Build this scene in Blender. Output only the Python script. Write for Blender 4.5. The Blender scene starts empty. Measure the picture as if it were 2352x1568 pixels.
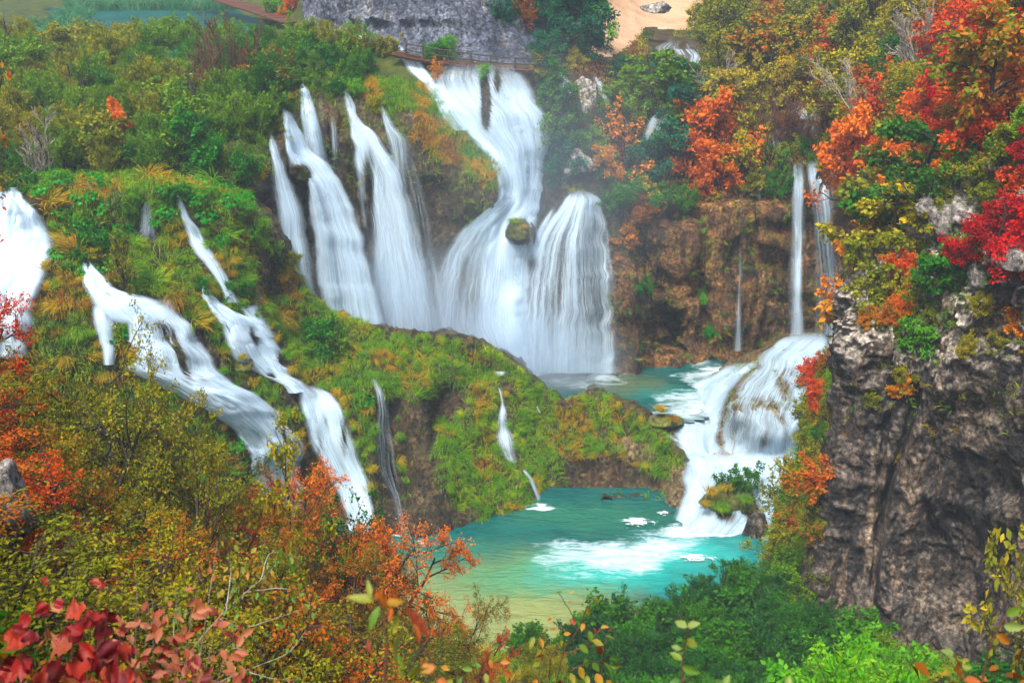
import bpy, math, random
import numpy as np
from mathutils import Vector, Matrix
from mathutils.bvhtree import BVHTree

# ------------------------------------------------------------------ camera, sky, sun, exposure
SC = bpy.context.scene
COL = SC.collection
EYE = 45.0
PITCH = math.radians(20.0)
FPX = 2526.6            # focal length in units of a 2352 px wide picture
cam_d = bpy.data.cameras.new("camera")
cam = bpy.data.objects.new("camera", cam_d)
COL.objects.link(cam)
cam.location = (0, 0, EYE)
cam.rotation_euler = (math.radians(90) - PITCH, 0, 0)
cam_d.sensor_width = 36.0
cam_d.lens = 36.0 * FPX / 2352.0
cam_d.clip_start = 0.1
cam_d.clip_end = 3000.0
cam_d.dof.use_dof = True
cam_d.dof.focus_distance = 90.0
cam_d.dof.aperture_fstop = 6.0
SC.camera = cam

world = bpy.data.worlds.new("World")
SC.world = world
world.use_nodes = True
wn, wl = world.node_tree.nodes, world.node_tree.links
wn.clear()
w_out = wn.new("ShaderNodeOutputWorld")
w_bg = wn.new("ShaderNodeBackground")
w_sky = wn.new("ShaderNodeTexSky")
w_sky.sky_type = 'NISHITA'
w_sky.sun_disc = False
SUN_EL, SUN_AZ = math.radians(58), math.radians(205)
w_sky.sun_elevation = SUN_EL
w_sky.sun_rotation = SUN_AZ
w_sky.air_density = 0.8
w_sky.dust_density = 5.0
w_sky.ozone_density = 1.0
w_bg.inputs['Strength'].default_value = 0.065
wl.new(w_sky.outputs[0], w_bg.inputs[0])
wl.new(w_bg.outputs[0], w_out.inputs[0])

sun_d = bpy.data.lights.new("sun", 'SUN')
sun_d.energy = 1.5
sun_d.angle = math.radians(14)
sun_d.color = (1.0, 0.97, 0.92)
sun = bpy.data.objects.new("sun", sun_d)
COL.objects.link(sun)
# light comes from the compass direction SUN_AZ (measured from +Y towards +X)
sdir = Vector((math.sin(SUN_AZ) * math.cos(SUN_EL), math.cos(SUN_AZ) * math.cos(SUN_EL), math.sin(SUN_EL)))
sun.rotation_euler = sdir.to_track_quat('Z', 'Y').to_euler()
sun.location = (0, -20, 120)

vs = SC.view_settings
vs.view_transform = 'Standard'
vs.look = 'None'
vs.gamma = 1.0
vs.use_curve_mapping = False
vs.exposure = 1.9
SC.render.engine = 'CYCLES'
cy = SC.cycles
cy.max_bounces = 6
cy.diffuse_bounces = 2
cy.glossy_bounces = 2
cy.transmission_bounces = 3
cy.volume_bounces = 2
cy.transparent_max_bounces = 20
cy.use_denoising = True
cy.use_adaptive_sampling = True
cy.adaptive_threshold = .025
cy.sample_clamp_indirect = 6.0
cy.caustics_reflective = False
cy.caustics_refractive = False
try:
    cy.volume_step_rate = 2.0
    cy.volume_max_steps = 64
except Exception:
    pass

# ------------------------------------------------------------------ helpers: view geometry of the survey
CP, SP = math.cos(PITCH), math.sin(PITCH)


def P(px, py, D):
    """World point seen at (px, py) of the 2352-wide picture at forward distance D."""
    v = (784.0 - py) / FPX
    s = D / (CP + SP * v)
    return np.array(((px - 1176.0) / FPX * s, D, EYE + (-SP + CP * v) * s))


def drop(py):
    return math.tan(PITCH - math.atan((784.0 - py) / FPX))


def R(px, py, z):
    return P(px, py, (EYE - z) / drop(py))


def Q(px, D, z):
    v = math.tan(PITCH - math.atan((EYE - z) / D))
    s = D / (CP + SP * v)
    return np.array(((px - 1176.0) / FPX * s, D, z))


def ray(px, py):
    v = (784.0 - py) / FPX
    return Vector(((px - 1176.0) / FPX, CP + SP * v, -SP + CP * v)).normalized()


def proj(V):
    V = np.atleast_2d(V)
    y, z = V[:, 1], V[:, 2] - EYE
    dep = y * CP - z * SP
    up = y * SP + z * CP
    return 1176.0 + FPX * V[:, 0] / dep, 784.0 - FPX * up / dep


# ------------------------------------------------------------------ helpers: noise
def _hash(ix, iy, iz, seed):
    h = (ix.astype(np.int64) * 374761393 + iy.astype(np.int64) * 668265263 + iz.astype(np.int64) * 2147483647 + seed * 974711) & 0xFFFFFFFF
    h = ((h ^ (h >> 13)) * 1274126177) & 0xFFFFFFFF
    h = ((h ^ (h >> 16)) * 2246822519) & 0xFFFFFFFF
    return ((h ^ (h >> 15)) & 0xFFFFFF) / float(0xFFFFFF)


def vnoise(p, seed=0):
    f = np.floor(p)
    t = p - f
    t = t * t * t * (t * (t * 6 - 15) + 10)
    i = f.astype(np.int64)
    out = 0
    for dx in (0, 1):
        wx = t[:, 0] if dx else 1 - t[:, 0]
        for dy in (0, 1):
            wy = t[:, 1] if dy else 1 - t[:, 1]
            for dz in (0, 1):
                wz = t[:, 2] if dz else 1 - t[:, 2]
                out = out + wx * wy * wz * _hash(i[:, 0] + dx, i[:, 1] + dy, i[:, 2] + dz, seed)
    return out * 2 - 1


def fbm(p, octaves=4, seed=0, lac=2.03, gain=0.5, ridged=False):
    p = np.asarray(p, float)
    a, s, tot = 1.0, 0, 0.0
    for k in range(octaves):
        n = vnoise(p, seed + k * 17)
        if ridged:
            n = 1 - 2 * np.abs(n)
        s = s + a * n
        tot += a
        p = p * lac + 11.3
        a *= gain
    return s / tot


# ------------------------------------------------------------------ helpers: meshes and objects
def mesh(name, V, F, mat=None, smooth=False, uv=None, attrs=None, mats=None, mi=None):
    """V (n,3); F: list of equal-width index arrays (or one)."""
    me = bpy.data.meshes.new(name)
    V = np.ascontiguousarray(V, dtype=np.float32)
    if isinstance(F, np.ndarray):
        F = [F]
    F = [np.asarray(f, dtype=np.int32) for f in F if len(f)]
    loops = np.concatenate([f.ravel() for f in F])
    sizes = np.concatenate([np.full(len(f), f.shape[1], np.int32) for f in F])
    starts = np.concatenate(([0], np.cumsum(sizes)[:-1])).astype(np.int32)
    me.vertices.add(len(V))
    me.vertices.foreach_set("co", V.ravel())
    me.loops.add(len(loops))
    me.loops.foreach_set("vertex_index", loops)
    me.polygons.add(len(sizes))
    me.polygons.foreach_set("loop_start", starts)
    me.polygons.foreach_set("loop_total", sizes)
    if smooth:
        me.polygons.foreach_set("use_smooth", np.ones(len(sizes), bool))
    if mi is not None:
        me.polygons.foreach_set("material_index", np.asarray(mi, np.int32))
    me.update(calc_edges=True)
    if uv is not None:
        l = me.uv_layers.new(name="UVMap")
        l.data.foreach_set("uv", np.asarray(uv, np.float32)[loops].ravel())
    for an, av in (attrs or {}).items():
        a = me.attributes.new(an, 'FLOAT', 'POINT')
        a.data.foreach_set("value", np.asarray(av, np.float32))
    for m in (mats or ([mat] if mat else [])):
        me.materials.append(m)
    return me


def link(name, data, parent=None, label=None, cat=None, group=None, kind=None, loc=None, rot=None, scale=None):
    o = bpy.data.objects.new(name, data)
    COL.objects.link(o)
    if parent is not None:
        o.parent = parent
    if label:
        o['label'] = label
    if cat:
        o['category'] = cat
    if group:
        o['group'] = group
    if kind:
        o['kind'] = kind
    if loc is not None:
        o.location = loc
    if rot is not None:
        o.rotation_euler = rot
    if scale is not None:
        o.scale = (scale,) * 3 if isinstance(scale, (int, float)) else scale
    return o


def gridF(nr, nc):
    i = np.arange(nr - 1)[:, None] * nc + np.arange(nc - 1)[None, :]
    i = i.ravel()
    return np.stack([i, i + nc, i + nc + 1, i + 1], 1)


def inpoly(x, y, poly):
    x, y = np.asarray(x, float), np.asarray(y, float)
    r = np.zeros(x.shape, bool)
    n = len(poly)
    for k in range(n):
        x1, y1 = poly[k]
        x2, y2 = poly[(k + 1) % n]
        if y1 == y2:
            continue
        c = ((y1 > y) != (y2 > y)) & (x < (x2 - x1) * (y - y1) / (y2 - y1) + x1)
        r ^= c
    return r


def interp_rows(ctrl, n, axis):
    """Monotone-ish Catmull-Rom resampling of control array along an axis to n samples."""
    c = np.moveaxis(np.asarray(ctrl, float), axis, 0)
    m = len(c)
    t = np.linspace(0, m - 1, n)
    i = np.clip(t.astype(int), 0, m - 2)
    f = (t - i).reshape((-1,) + (1,) * (c.ndim - 1))
    p0 = c[np.clip(i - 1, 0, m - 1)]
    p1, p2 = c[i], c[i + 1]
    p3 = c[np.clip(i + 2, 0, m - 1)]
    m1, m2 = (p2 - p0) * .5 * .8, (p3 - p1) * .5 * .8
    h = (2 * f**3 - 3 * f**2 + 1) * p1 + (f**3 - 2 * f**2 + f) * m1 + (-2 * f**3 + 3 * f**2) * p2 + (f**3 - f**2) * m2
    return np.moveaxis(h, 0, axis)


def normals(G):
    du = np.gradient(G, axis=1)
    dv = np.gradient(G, axis=0)
    n = np.cross(du, dv)
    n /= np.linalg.norm(n, axis=2, keepdims=True) + 1e-9
    # towards the viewer
    toc = np.array([0, 0, EYE]) - G
    s = np.sign((n * toc).sum(2, keepdims=True))
    s[s == 0] = 1
    # a consistent side for the whole sheet
    s = np.sign(np.median(s)) or 1.0
    return n * s


# ------------------------------------------------------------------ helpers: materials
def newmat(name):
    m = bpy.data.materials.new(name)
    m.use_nodes = True
    nt = m.node_tree
    nt.nodes.clear()
    out = nt.nodes.new("ShaderNodeOutputMaterial")
    return m, nt, out


def N(nt, kind, **kw):
    n = nt.nodes.new(kind)
    for k, v in kw.items():
        if k.startswith('i_'):
            n.inputs[k[2:].replace('_', ' ')].default_value = v
        else:
            setattr(n, k, v)
    return n


def ramp(nt, stops, interp='LINEAR'):
    r = nt.nodes.new("ShaderNodeValToRGB")
    r.color_ramp.interpolation = interp
    el = r.color_ramp.elements
    while len(el) > 1:
        el.remove(el[-1])
    el[0].position = stops[0][0]
    c = stops[0][1]
    el[0].color = (c[0], c[1], c[2], 1)
    for p, c in stops[1:]:
        e = el.new(p)
        e.color = (c[0], c[1], c[2], 1)
    return r


def g3(v):
    return (v, v, v)


def noise_node(nt, scale, detail=4, rough=.55, mapscale=(1, 1, 1), coord=None, dist=0.0):
    tc = nt.nodes.new("ShaderNodeTexCoord")
    mp = nt.nodes.new("ShaderNodeMapping")
    mp.inputs['Scale'].default_value = mapscale
    nt.links.new(coord or tc.outputs['Object'], mp.inputs['Vector'])
    n = nt.nodes.new("ShaderNodeTexNoise")
    n.inputs['Scale'].default_value = scale
    n.inputs['Detail'].default_value = detail
    n.inputs['Roughness'].default_value = rough
    n.inputs['Distortion'].default_value = dist
    nt.links.new(mp.outputs[0], n.inputs['Vector'])
    return n


def mixc(nt, fac, a, b, mode='MIX'):
    m = nt.nodes.new("ShaderNodeMix")
    m.data_type = 'RGBA'
    m.blend_type = mode
    for sock, v in ((m.inputs[0], fac), (m.inputs[6], a), (m.inputs[7], b)):
        if hasattr(v, 'links') or hasattr(v, 'is_linked'):
            nt.links.new(v, sock)
        elif isinstance(v, (int, float)):
            sock.default_value = v
        else:
            sock.default_value = (v[0], v[1], v[2], 1)
    return m.outputs[2]


def math_(nt, op, a, b=None, clamp=False):
    m = nt.nodes.new("ShaderNodeMath")
    m.operation = op
    m.use_clamp = clamp
    for i, v in enumerate((a, b)):
        if v is None:
            continue
        if isinstance(v, (int, float)):
            m.inputs[i].default_value = v
        else:
            nt.links.new(v, m.inputs[i])
    return m.outputs[0]


def attr(nt, name):
    a = nt.nodes.new("ShaderNodeAttribute")
    a.attribute_name = name
    return a.outputs['Fac']


def finish(nt, out, color, rough=.9, bump=None, bump_d=.1, bump_s=1.0, spec=.25):
    b = nt.nodes.new("ShaderNodeBsdfPrincipled")
    if isinstance(color, tuple):
        b.inputs['Base Color'].default_value = (*color, 1)
    else:
        nt.links.new(color, b.inputs['Base Color'])
    if isinstance(rough, (int, float)):
        b.inputs['Roughness'].default_value = rough
    else:
        nt.links.new(rough, b.inputs['Roughness'])
    b.inputs['Specular IOR Level'].default_value = spec
    if bump is not None:
        bn = nt.nodes.new("ShaderNodeBump")
        bn.inputs['Distance'].default_value = bump_d
        bn.inputs['Strength'].default_value = bump_s
        nt.links.new(bump, bn.inputs['Height'])
        nt.links.new(bn.outputs[0], b.inputs['Normal'])
    nt.links.new(b.outputs[0], out.inputs[0])
    return b


def rock_mat(name, stops, streak, streak_stops, light=None, scale=.35, bump_d=.25, wet=.75, moss=None, streak_scale=.5):
    """Layered rock: fbm colour, vertical streaks, pale weathered tops, fine cracks, moss."""
    m, nt, out = newmat(name)
    n1 = noise_node(nt, scale, 8, .62, (1, 1, .6), dist=.6)
    c = ramp(nt, stops)
    nt.links.new(n1.outputs[0], c.inputs[0])
    col = c.outputs[0]
    if streak:
        n2 = noise_node(nt, streak_scale, 5, .6, (1, 1, .11), dist=.25)
        r2 = ramp(nt, [(.42, g3(0)), (.58, g3(1))])
        nt.links.new(n2.outputs[0], r2.inputs[0])
        n3 = noise_node(nt, streak_scale * 2.7, 5, .6, (1, 1, .2))
        c3 = ramp(nt, streak_stops)
        nt.links.new(n3.outputs[0], c3.inputs[0])
        f = math_(nt, 'MULTIPLY', r2.outputs[0], streak)
        col = mixc(nt, f, col, c3.outputs[0])
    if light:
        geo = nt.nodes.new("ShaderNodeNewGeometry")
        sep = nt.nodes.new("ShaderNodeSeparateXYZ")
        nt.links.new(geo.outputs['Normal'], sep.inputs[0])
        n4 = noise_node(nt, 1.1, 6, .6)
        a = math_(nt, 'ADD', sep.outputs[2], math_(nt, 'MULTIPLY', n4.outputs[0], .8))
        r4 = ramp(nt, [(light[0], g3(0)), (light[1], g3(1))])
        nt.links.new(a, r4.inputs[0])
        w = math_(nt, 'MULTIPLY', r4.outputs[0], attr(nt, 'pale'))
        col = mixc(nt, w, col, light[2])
    # pits and cracks: real grain of the stone
    n5 = noise_node(nt, 3.2, 8, .7)
    r5 = ramp(nt, [(.38, g3(.12)), (.5, g3(.85)), (.6, g3(1.6)), (.68, g3(2.6))])
    nt.links.new(n5.outputs[0], r5.inputs[0])
    col = mixc(nt, 1.0, col, r5.outputs[0], 'MULTIPLY')
    if moss:
        n6 = noise_node(nt, .45, 6, .65)
        r6 = ramp(nt, [(moss[0], g3(0)), (moss[0] + .08, g3(1))])
        nt.links.new(n6.outputs[0], r6.inputs[0])
        n7 = noise_node(nt, 5, 3)
        c7 = ramp(nt, [(.35, moss[1]), (.65, moss[2])])
        nt.links.new(n7.outputs[0], c7.inputs[0])
        col = mixc(nt, math_(nt, 'MULTIPLY', r6.outputs[0], attr(nt, 'moss')), col, c7.outputs[0])
    vor = nt.nodes.new("ShaderNodeTexVoronoi")
    vor.feature = 'DISTANCE_TO_EDGE'
    vor.inputs['Scale'].default_value = .9
    wn_ = noise_node(nt, 1.6, 5, .6)
    tc = nt.nodes.new("ShaderNodeTexCoord")
    mx = nt.nodes.new("ShaderNodeVectorMath")
    mx.operation = 'MULTIPLY_ADD'
    nt.links.new(wn_.outputs['Color'], mx.inputs[0])
    mx.inputs[1].default_value = (1.6, 1.6, 1.6)
    nt.links.new(tc.outputs['Object'], mx.inputs[2])
    nt.links.new(mx.outputs[0], vor.inputs['Vector'])
    cr = ramp(nt, [(0, g3(0)), (.05, g3(1))])
    nt.links.new(vor.outputs[0], cr.inputs[0])
    n8 = noise_node(nt, 1.4, 12, .72, (1, 1, .7))
    h = math_(nt, 'ADD', math_(nt, 'MULTIPLY', cr.outputs[0], .22), n8.outputs[0])
    bump_d = bump_d * 1.8
    finish(nt, out, col, wet, h, bump_d, 1.0, .35)
    return m

# ================================================================== SETTING: terrain sheets
M_SOIL = None


def soil_mat(name, stops, scale=.7):
    m, nt, out = newmat(name)
    n = noise_node(nt, scale, 8, .65)
    c = ramp(nt, stops)
    nt.links.new(n.outputs[0], c.inputs[0])
    n2 = noise_node(nt, 9, 6, .7)
    r2 = ramp(nt, [(.3, g3(.4)), (.7, g3(1.3))])
    nt.links.new(n2.outputs[0], r2.inputs[0])
    finish(nt, out, mixc(nt, 1.0, c.outputs[0], r2.outputs[0], 'MULTIPLY'), .95, n2.outputs[0], .12)
    return m


M_MEADOW = soil_mat("undergrowth_green", [(.3, (.02, .03, .004)), (.5, (.05, .075, .008)), (.68, (.10, .11, .012))])
M_HUMUS = soil_mat("leaf_litter", [(.3, (.02, .016, .008)), (.5, (.06, .04, .015)), (.7, (.10, .09, .02))])
M_SAND = soil_mat("sandy_path", [(.3, (.45, .27, .14)), (.6, (.62, .40, .24)), (.8, (.7, .52, .36))], .25)
M_TUFA = rock_mat("brown_tufa", [(.34, (.014, .009, .006)), (.46, (.09, .042, .015)), (.58, (.28, .13, .032)), (.74, (.46, .24, .065))],
                  .8, [(.35, (.02, .016, .012)), (.5, (.10, .055, .022)), (.7, (.50, .24, .06))], light=None,
                  scale=.3, bump_d=.35, wet=.55, moss=(.57, (.03, .06, .006), (.10, .09, .012)), streak_scale=.55)
M_MOSSTUFA = rock_mat("mossy_tufa", [(.36, (.010, .007, .005)), (.48, (.035, .021, .011)), (.58, (.085, .052, .022)), (.75, (.2, .13, .06))],
                      .6, [(.35, (.02, .016, .012)), (.5, (.08, .06, .03)), (.7, (.22, .15, .06))],
                      scale=.4, bump_d=.3, wet=.6, moss=(.5, (.03, .06, .005), (.12, .11, .012)), streak_scale=.7)
M_GREY = rock_mat("grey_limestone", [(.34, (.022, .028, .05)), (.47, (.07, .085, .125)), (.6, (.19, .22, .28)), (.75, (.42, .43, .44))],
                  .6, [(.3, (.03, .035, .06)), (.55, (.14, .15, .19)), (.72, (.5, .46, .38))],
                  scale=.22, bump_d=.4, wet=.8, moss=(.64, (.05, .05, .01), (.12, .09, .02)), streak_scale=.3)
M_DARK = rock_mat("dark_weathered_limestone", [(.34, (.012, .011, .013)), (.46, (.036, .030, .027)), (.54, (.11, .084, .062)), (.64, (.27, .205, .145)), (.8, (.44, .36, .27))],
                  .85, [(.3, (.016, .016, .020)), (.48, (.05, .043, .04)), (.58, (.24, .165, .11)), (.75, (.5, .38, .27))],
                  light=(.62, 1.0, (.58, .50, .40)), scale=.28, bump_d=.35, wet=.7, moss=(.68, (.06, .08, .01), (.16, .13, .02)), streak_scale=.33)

PYS = np.array([-80, 0, 60, 110, 160, 210, 260, 330, 400, 470, 540, 620, 700, 780, 860, 950], float)
BT = {
    -300: [230, 200, 150, 124, 112, 105, 99, 92, 86, 84, 84, 84, 84, 84, 84, 84],
    0:    [230, 200, 150, 124, 112, 105, 99, 92, 86, 84, 84, 84, 84, 84, 84, 84],
    300:  [230, 200, 152, 125, 112, 105, 99, 92, 86, 85, 85, 85, 85, 85, 85, 86],
    500:  [230, 200, 152, 124, 112, 105, 99, 92, 88, 87, 87, 87, 87, 87, 88, 88],
    600:  [210, 185, 148, 122, 111, 104, 98, 92.5, 91, 91, 91, 91, 92, 93, 94, 95],
    650:  [170, 160, 140, 119, 109, 102, 93, 92.5, 92.5, 93, 93.5, 94, 94.5, 95.5, 96, 97],
    700:  [145, 140, 131, 116, 107, 98.5, 96, 95.5, 95.5, 96, 96, 96, 96.5, 97, 97.5, 98],
    780:  [126, 124, 122, 112.5, 106, 101, 98.5, 97.5, 97.5, 98, 98, 98, 98, 98, 98.5, 99],
    860:  [118, 117, 116, 112, 105.5, 102, 100, 98.5, 99, 99.5, 100, 100, 100, 100, 100, 100],
    940:  [114, 113, 112.5, 110.5, 106, 103, 100.5, 98.8, 98.5, 99.5, 100.5, 101, 101, 101, 101, 101],
    1000: [113, 112, 111.5, 110, 106, 104.5, 102.5, 100, 98.5, 98.7, 99.7, 101, 101.5, 101.5, 101, 101],
    1060: [113, 112, 111, 109.5, 105.2, 104.8, 104.2, 102.5, 99.3, 98.5, 100, 101, 101, 100.5, 100, 100],
    1120: [114, 113, 111, 109.5, 105.3, 105, 104.5, 103.5, 100.8, 100, 101.5, 101, 100, 99.5, 99, 99],
    1180: [115, 114, 112, 109.8, 105.6, 105.2, 104.8, 104.3, 103.8, 103.2, 102, 101, 100, 99.5, 99, 99],
    1250: [120, 118, 115, 112, 109, 107, 106.5, 106, 105.5, 105, 103, 102, 101, 100.5, 100, 100],
    1330: [145, 138, 130, 120, 114, 110, 108.5, 107.5, 106, 104, 102.5, 102, 101.5, 101.5, 101.5, 101.5],
    1400: [165, 152, 138, 126, 118, 114, 111, 109, 107.5, 106, 105, 104.5, 104, 103.5, 103, 103],
    1480: [175, 165, 148, 133, 123, 117, 114, 112, 110.5, 108, 107, 106, 105, 104.5, 105, 106],
    1600: [180, 168, 152, 137, 127, 120, 116, 113.5, 111, 108.5, 107.5, 107, 106.5, 106.5, 106.5, 107],
    1750: [175, 162, 146, 135, 126, 120, 116, 113, 111, 108.5, 107.5, 107.5, 107.5, 108, 108.5, 109],
    1900: [160, 150, 140, 130, 122, 117, 113, 110, 108, 107, 106.5, 106.5, 107, 107, 107, 107],
    2000: [143, 135, 126, 118, 112, 107, 102, 97, 93, 90, 88, 87, 86, 86, 86, 86],
    2120: [128, 120, 112, 105, 99, 94, 90, 85, 80, 77, 76, 76, 76, 76, 76, 76],
    2250: [116, 108, 100, 94, 88, 83, 79, 76, 74, 73, 72, 72, 72, 72, 72, 72],
    2400: [100, 95, 88, 82, 77, 74, 71, 69, 68, 67, 66, 66, 66, 66, 66, 66],
    2620: [88, 82, 76, 71, 68, 66, 64, 63, 62, 61, 60, 60, 60, 60, 60, 60],
}


def build_B(step=5.0):
    xs = np.array(sorted(BT))
    T = np.array([BT[k] for k in xs])                       # cols x rows
    px = np.arange(-300, 2620 + 1, step)
    py = np.arange(-80, 950 + 1, step)
    A = np.stack([np.interp(py, PYS, t) for t in T])        # xs, py
    k = np.exp(-np.linspace(-2, 2, 9)**2); k /= k.sum()
    A = np.stack([np.convolve(np.pad(a, 4, mode='edge'), k, mode='valid') for a in A])
    D = np.stack([np.interp(px, xs, A[:, j]) for j in range(len(py))])   # py, px
    D = np.stack([np.convolve(np.pad(d, 4, mode='edge'), k, mode='valid') for d in D])
    X, Y = np.meshgrid(px, py)
    # hollows, caves and noses of the tufa wall (metres, + is deeper)
    for cx, cy, rx, ry, dd in ((1530, 752, 40, 42, 6.5), (1440, 700, 45, 110, -1.4), (1600, 600, 30, 90, 1.5), (1660, 620, 38, 160, -1.6),
                               (1730, 560, 30, 120, 1.4), (1790, 640, 35, 60, 1.8), (1560, 560, 30, 60, -1.2), (1850, 500, 40, 80, 1.6),
                               (1480, 560, 30, 60, .9), (1580, 690, 22, 60, -1.0), (1690, 770, 20, 30, 1.4), (1500, 640, 25, 25, 1.2),
                               (1760, 480, 60, 25, -.9), (760, 330, 22, 70, .7), (870, 480, 40, 90, 1.0), (1000, 470, 50, 60, .9),
                               (690, 470, 12, 90, .6), (1110, 430, 45, 60, -.9), (1190, 528, 30, 28, -1.6), (1120, 235, 14, 60, -.9),
                               (690, 385, 26, 26, -1.4)):
        D = D + dd * np.exp(-((X - cx) / rx)**4 - ((Y - cy) / ry)**4)
    v = (784.0 - Y) / FPX
    s = D / (CP + SP * v)
    G = np.stack([(X - 1176.0) / FPX * s, D, EYE + (-SP + CP * v) * s], 2)
    return X, Y, G


def loft(cols, nr, nc, by='col'):
    """cols: list of columns, each a list of (px, py, D)."""
    C = np.array([[P(*p) for p in c] for c in cols])        # ncols, nknots, 3
    C = interp_rows(C, nc, 0)
    C = interp_rows(C, nr, 1)
    return np.swapaxes(C, 0, 1)                              # nr, nc, 3


BVH_PARTS_V, BVH_PARTS_F, _off = [], [], [0]
SHEETS = {}


def bvh_add(G, sk=2, key=None):
    g = G[::sk, ::sk]
    V = g.reshape(-1, 3)
    BVH_PARTS_V.append(V)
    BVH_PARTS_F.append(gridF(g.shape[0], g.shape[1]) + _off[0])
    _off[0] += len(V)
    if key:
        SHEETS[key] = BVHTree.FromPolygons(V.tolist(), gridF(g.shape[0], g.shape[1]).tolist())


def emit(name, G, face_mask, mat, attrs, label=None, smooth=True):
    nr, nc = G.shape[:2]
    F = gridF(nr, nc)[face_mask.ravel()]
    used, inv = np.unique(F, return_inverse=True)
    F = inv.reshape(-1, 4)
    me = mesh(name, G.reshape(-1, 3)[used], F, mat, smooth, attrs={k: v.ravel()[used] for k, v in attrs.items()})
    return link(name, me, kind='structure', label=label)


def sm(x, a, b):
    t = np.clip((x - a) / (b - a), 0, 1)
    return t * t * (3 - 2 * t)


# ---- back terrain
BX, BY, BG0 = build_B()
BN = normals(BG0)
flat = BG0.reshape(-1, 3)
# rocky relief: strong on the steep faces, gentle on the plateaus; upright flutes on the tufa
steep = 1 - sm(np.abs(BN[..., 2]), .35, .8)
f1 = fbm(flat * np.array([.22, .22, .12]), 5, 3, ridged=True).reshape(steep.shape)
f2 = fbm(flat * np.array([.75, .75, .16]), 4, 9).reshape(steep.shape)
f3 = fbm(flat * 1.3, 4, 21).reshape(steep.shape)
amp = np.where((BX > 1390) & (BX < 1960) & (BY > 380), 2.3, .8)
grey = (BY < 150) & (BX > 700) & (BX < 1290)
amp = np.where(grey, 2.0, amp)
disp = steep * (amp * f1 + amp * .7 * f2 + .28 * f3) + (1 - steep) * .35 * f1
BG = BG0 + BN * disp[..., None]
mossB = np.clip(.25 + .9 * (1 - steep) + .3 * (BX < 1250) * (BY > 150) * (BY < 420), 0, 1.2)
fc = lambda A: A[:-1, :-1]
Bx, By = fc(BX), fc(BY)
fs = fc(steep)
cliff_line = np.interp(Bx, [700, 720, 860, 1000, 1200, 1290], [40, 62, 108, 132, 150, 160])
m_grey = (Bx > 700) & (Bx < 1290) & (By < cliff_line)
sandp = [(1330, -80), (1640, -80), (1620, 60), (1560, 70), (1480, 62), (1455, 95), (1405, 130), (1345, 138), (1350, 100), (1385, 70)]
m_sand = inpoly(Bx, By, sandp)
wall_top = np.interp(Bx, [560, 600, 640, 690, 820, 900, 1010, 1060, 1180, 1230, 1330, 1400, 1600, 1830, 1960], [430, 400, 255, 205, 205, 240, 150, 150, 160, 300, 430, 410, 425, 400, 520])
m_wall = (Bx > 560) & (Bx < 1965) & (By > wall_top) & ~m_grey
m_plat = (Bx <= 1040) & ~m_wall & ~m_grey
m_hill = ~(m_grey | m_sand | m_wall | m_plat)
one = np.ones_like(BX)
emit("grey_cliff", BG, m_grey, M_GREY, {'moss': mossB, 'pale': one})
emit("sandy_path", BG, m_sand & ~m_grey & ~m_wall, M_SAND, {'moss': mossB})
emit("waterfall_rock_wall", BG, m_wall & (Bx < 1400), M_MOSSTUFA, {'moss': mossB, 'pale': one})
emit("cave_cliff", BG, m_wall & (Bx >= 1400), M_TUFA, {'moss': mossB * .5, 'pale': one})
emit("plateau_ground", BG, m_plat, M_MEADOW, {'moss': mossB})
emit("hillside_ground", BG, m_hill & ~m_sand, M_HUMUS, {'moss': mossB})
bvh_add(BG, 2, 'B')

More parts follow.
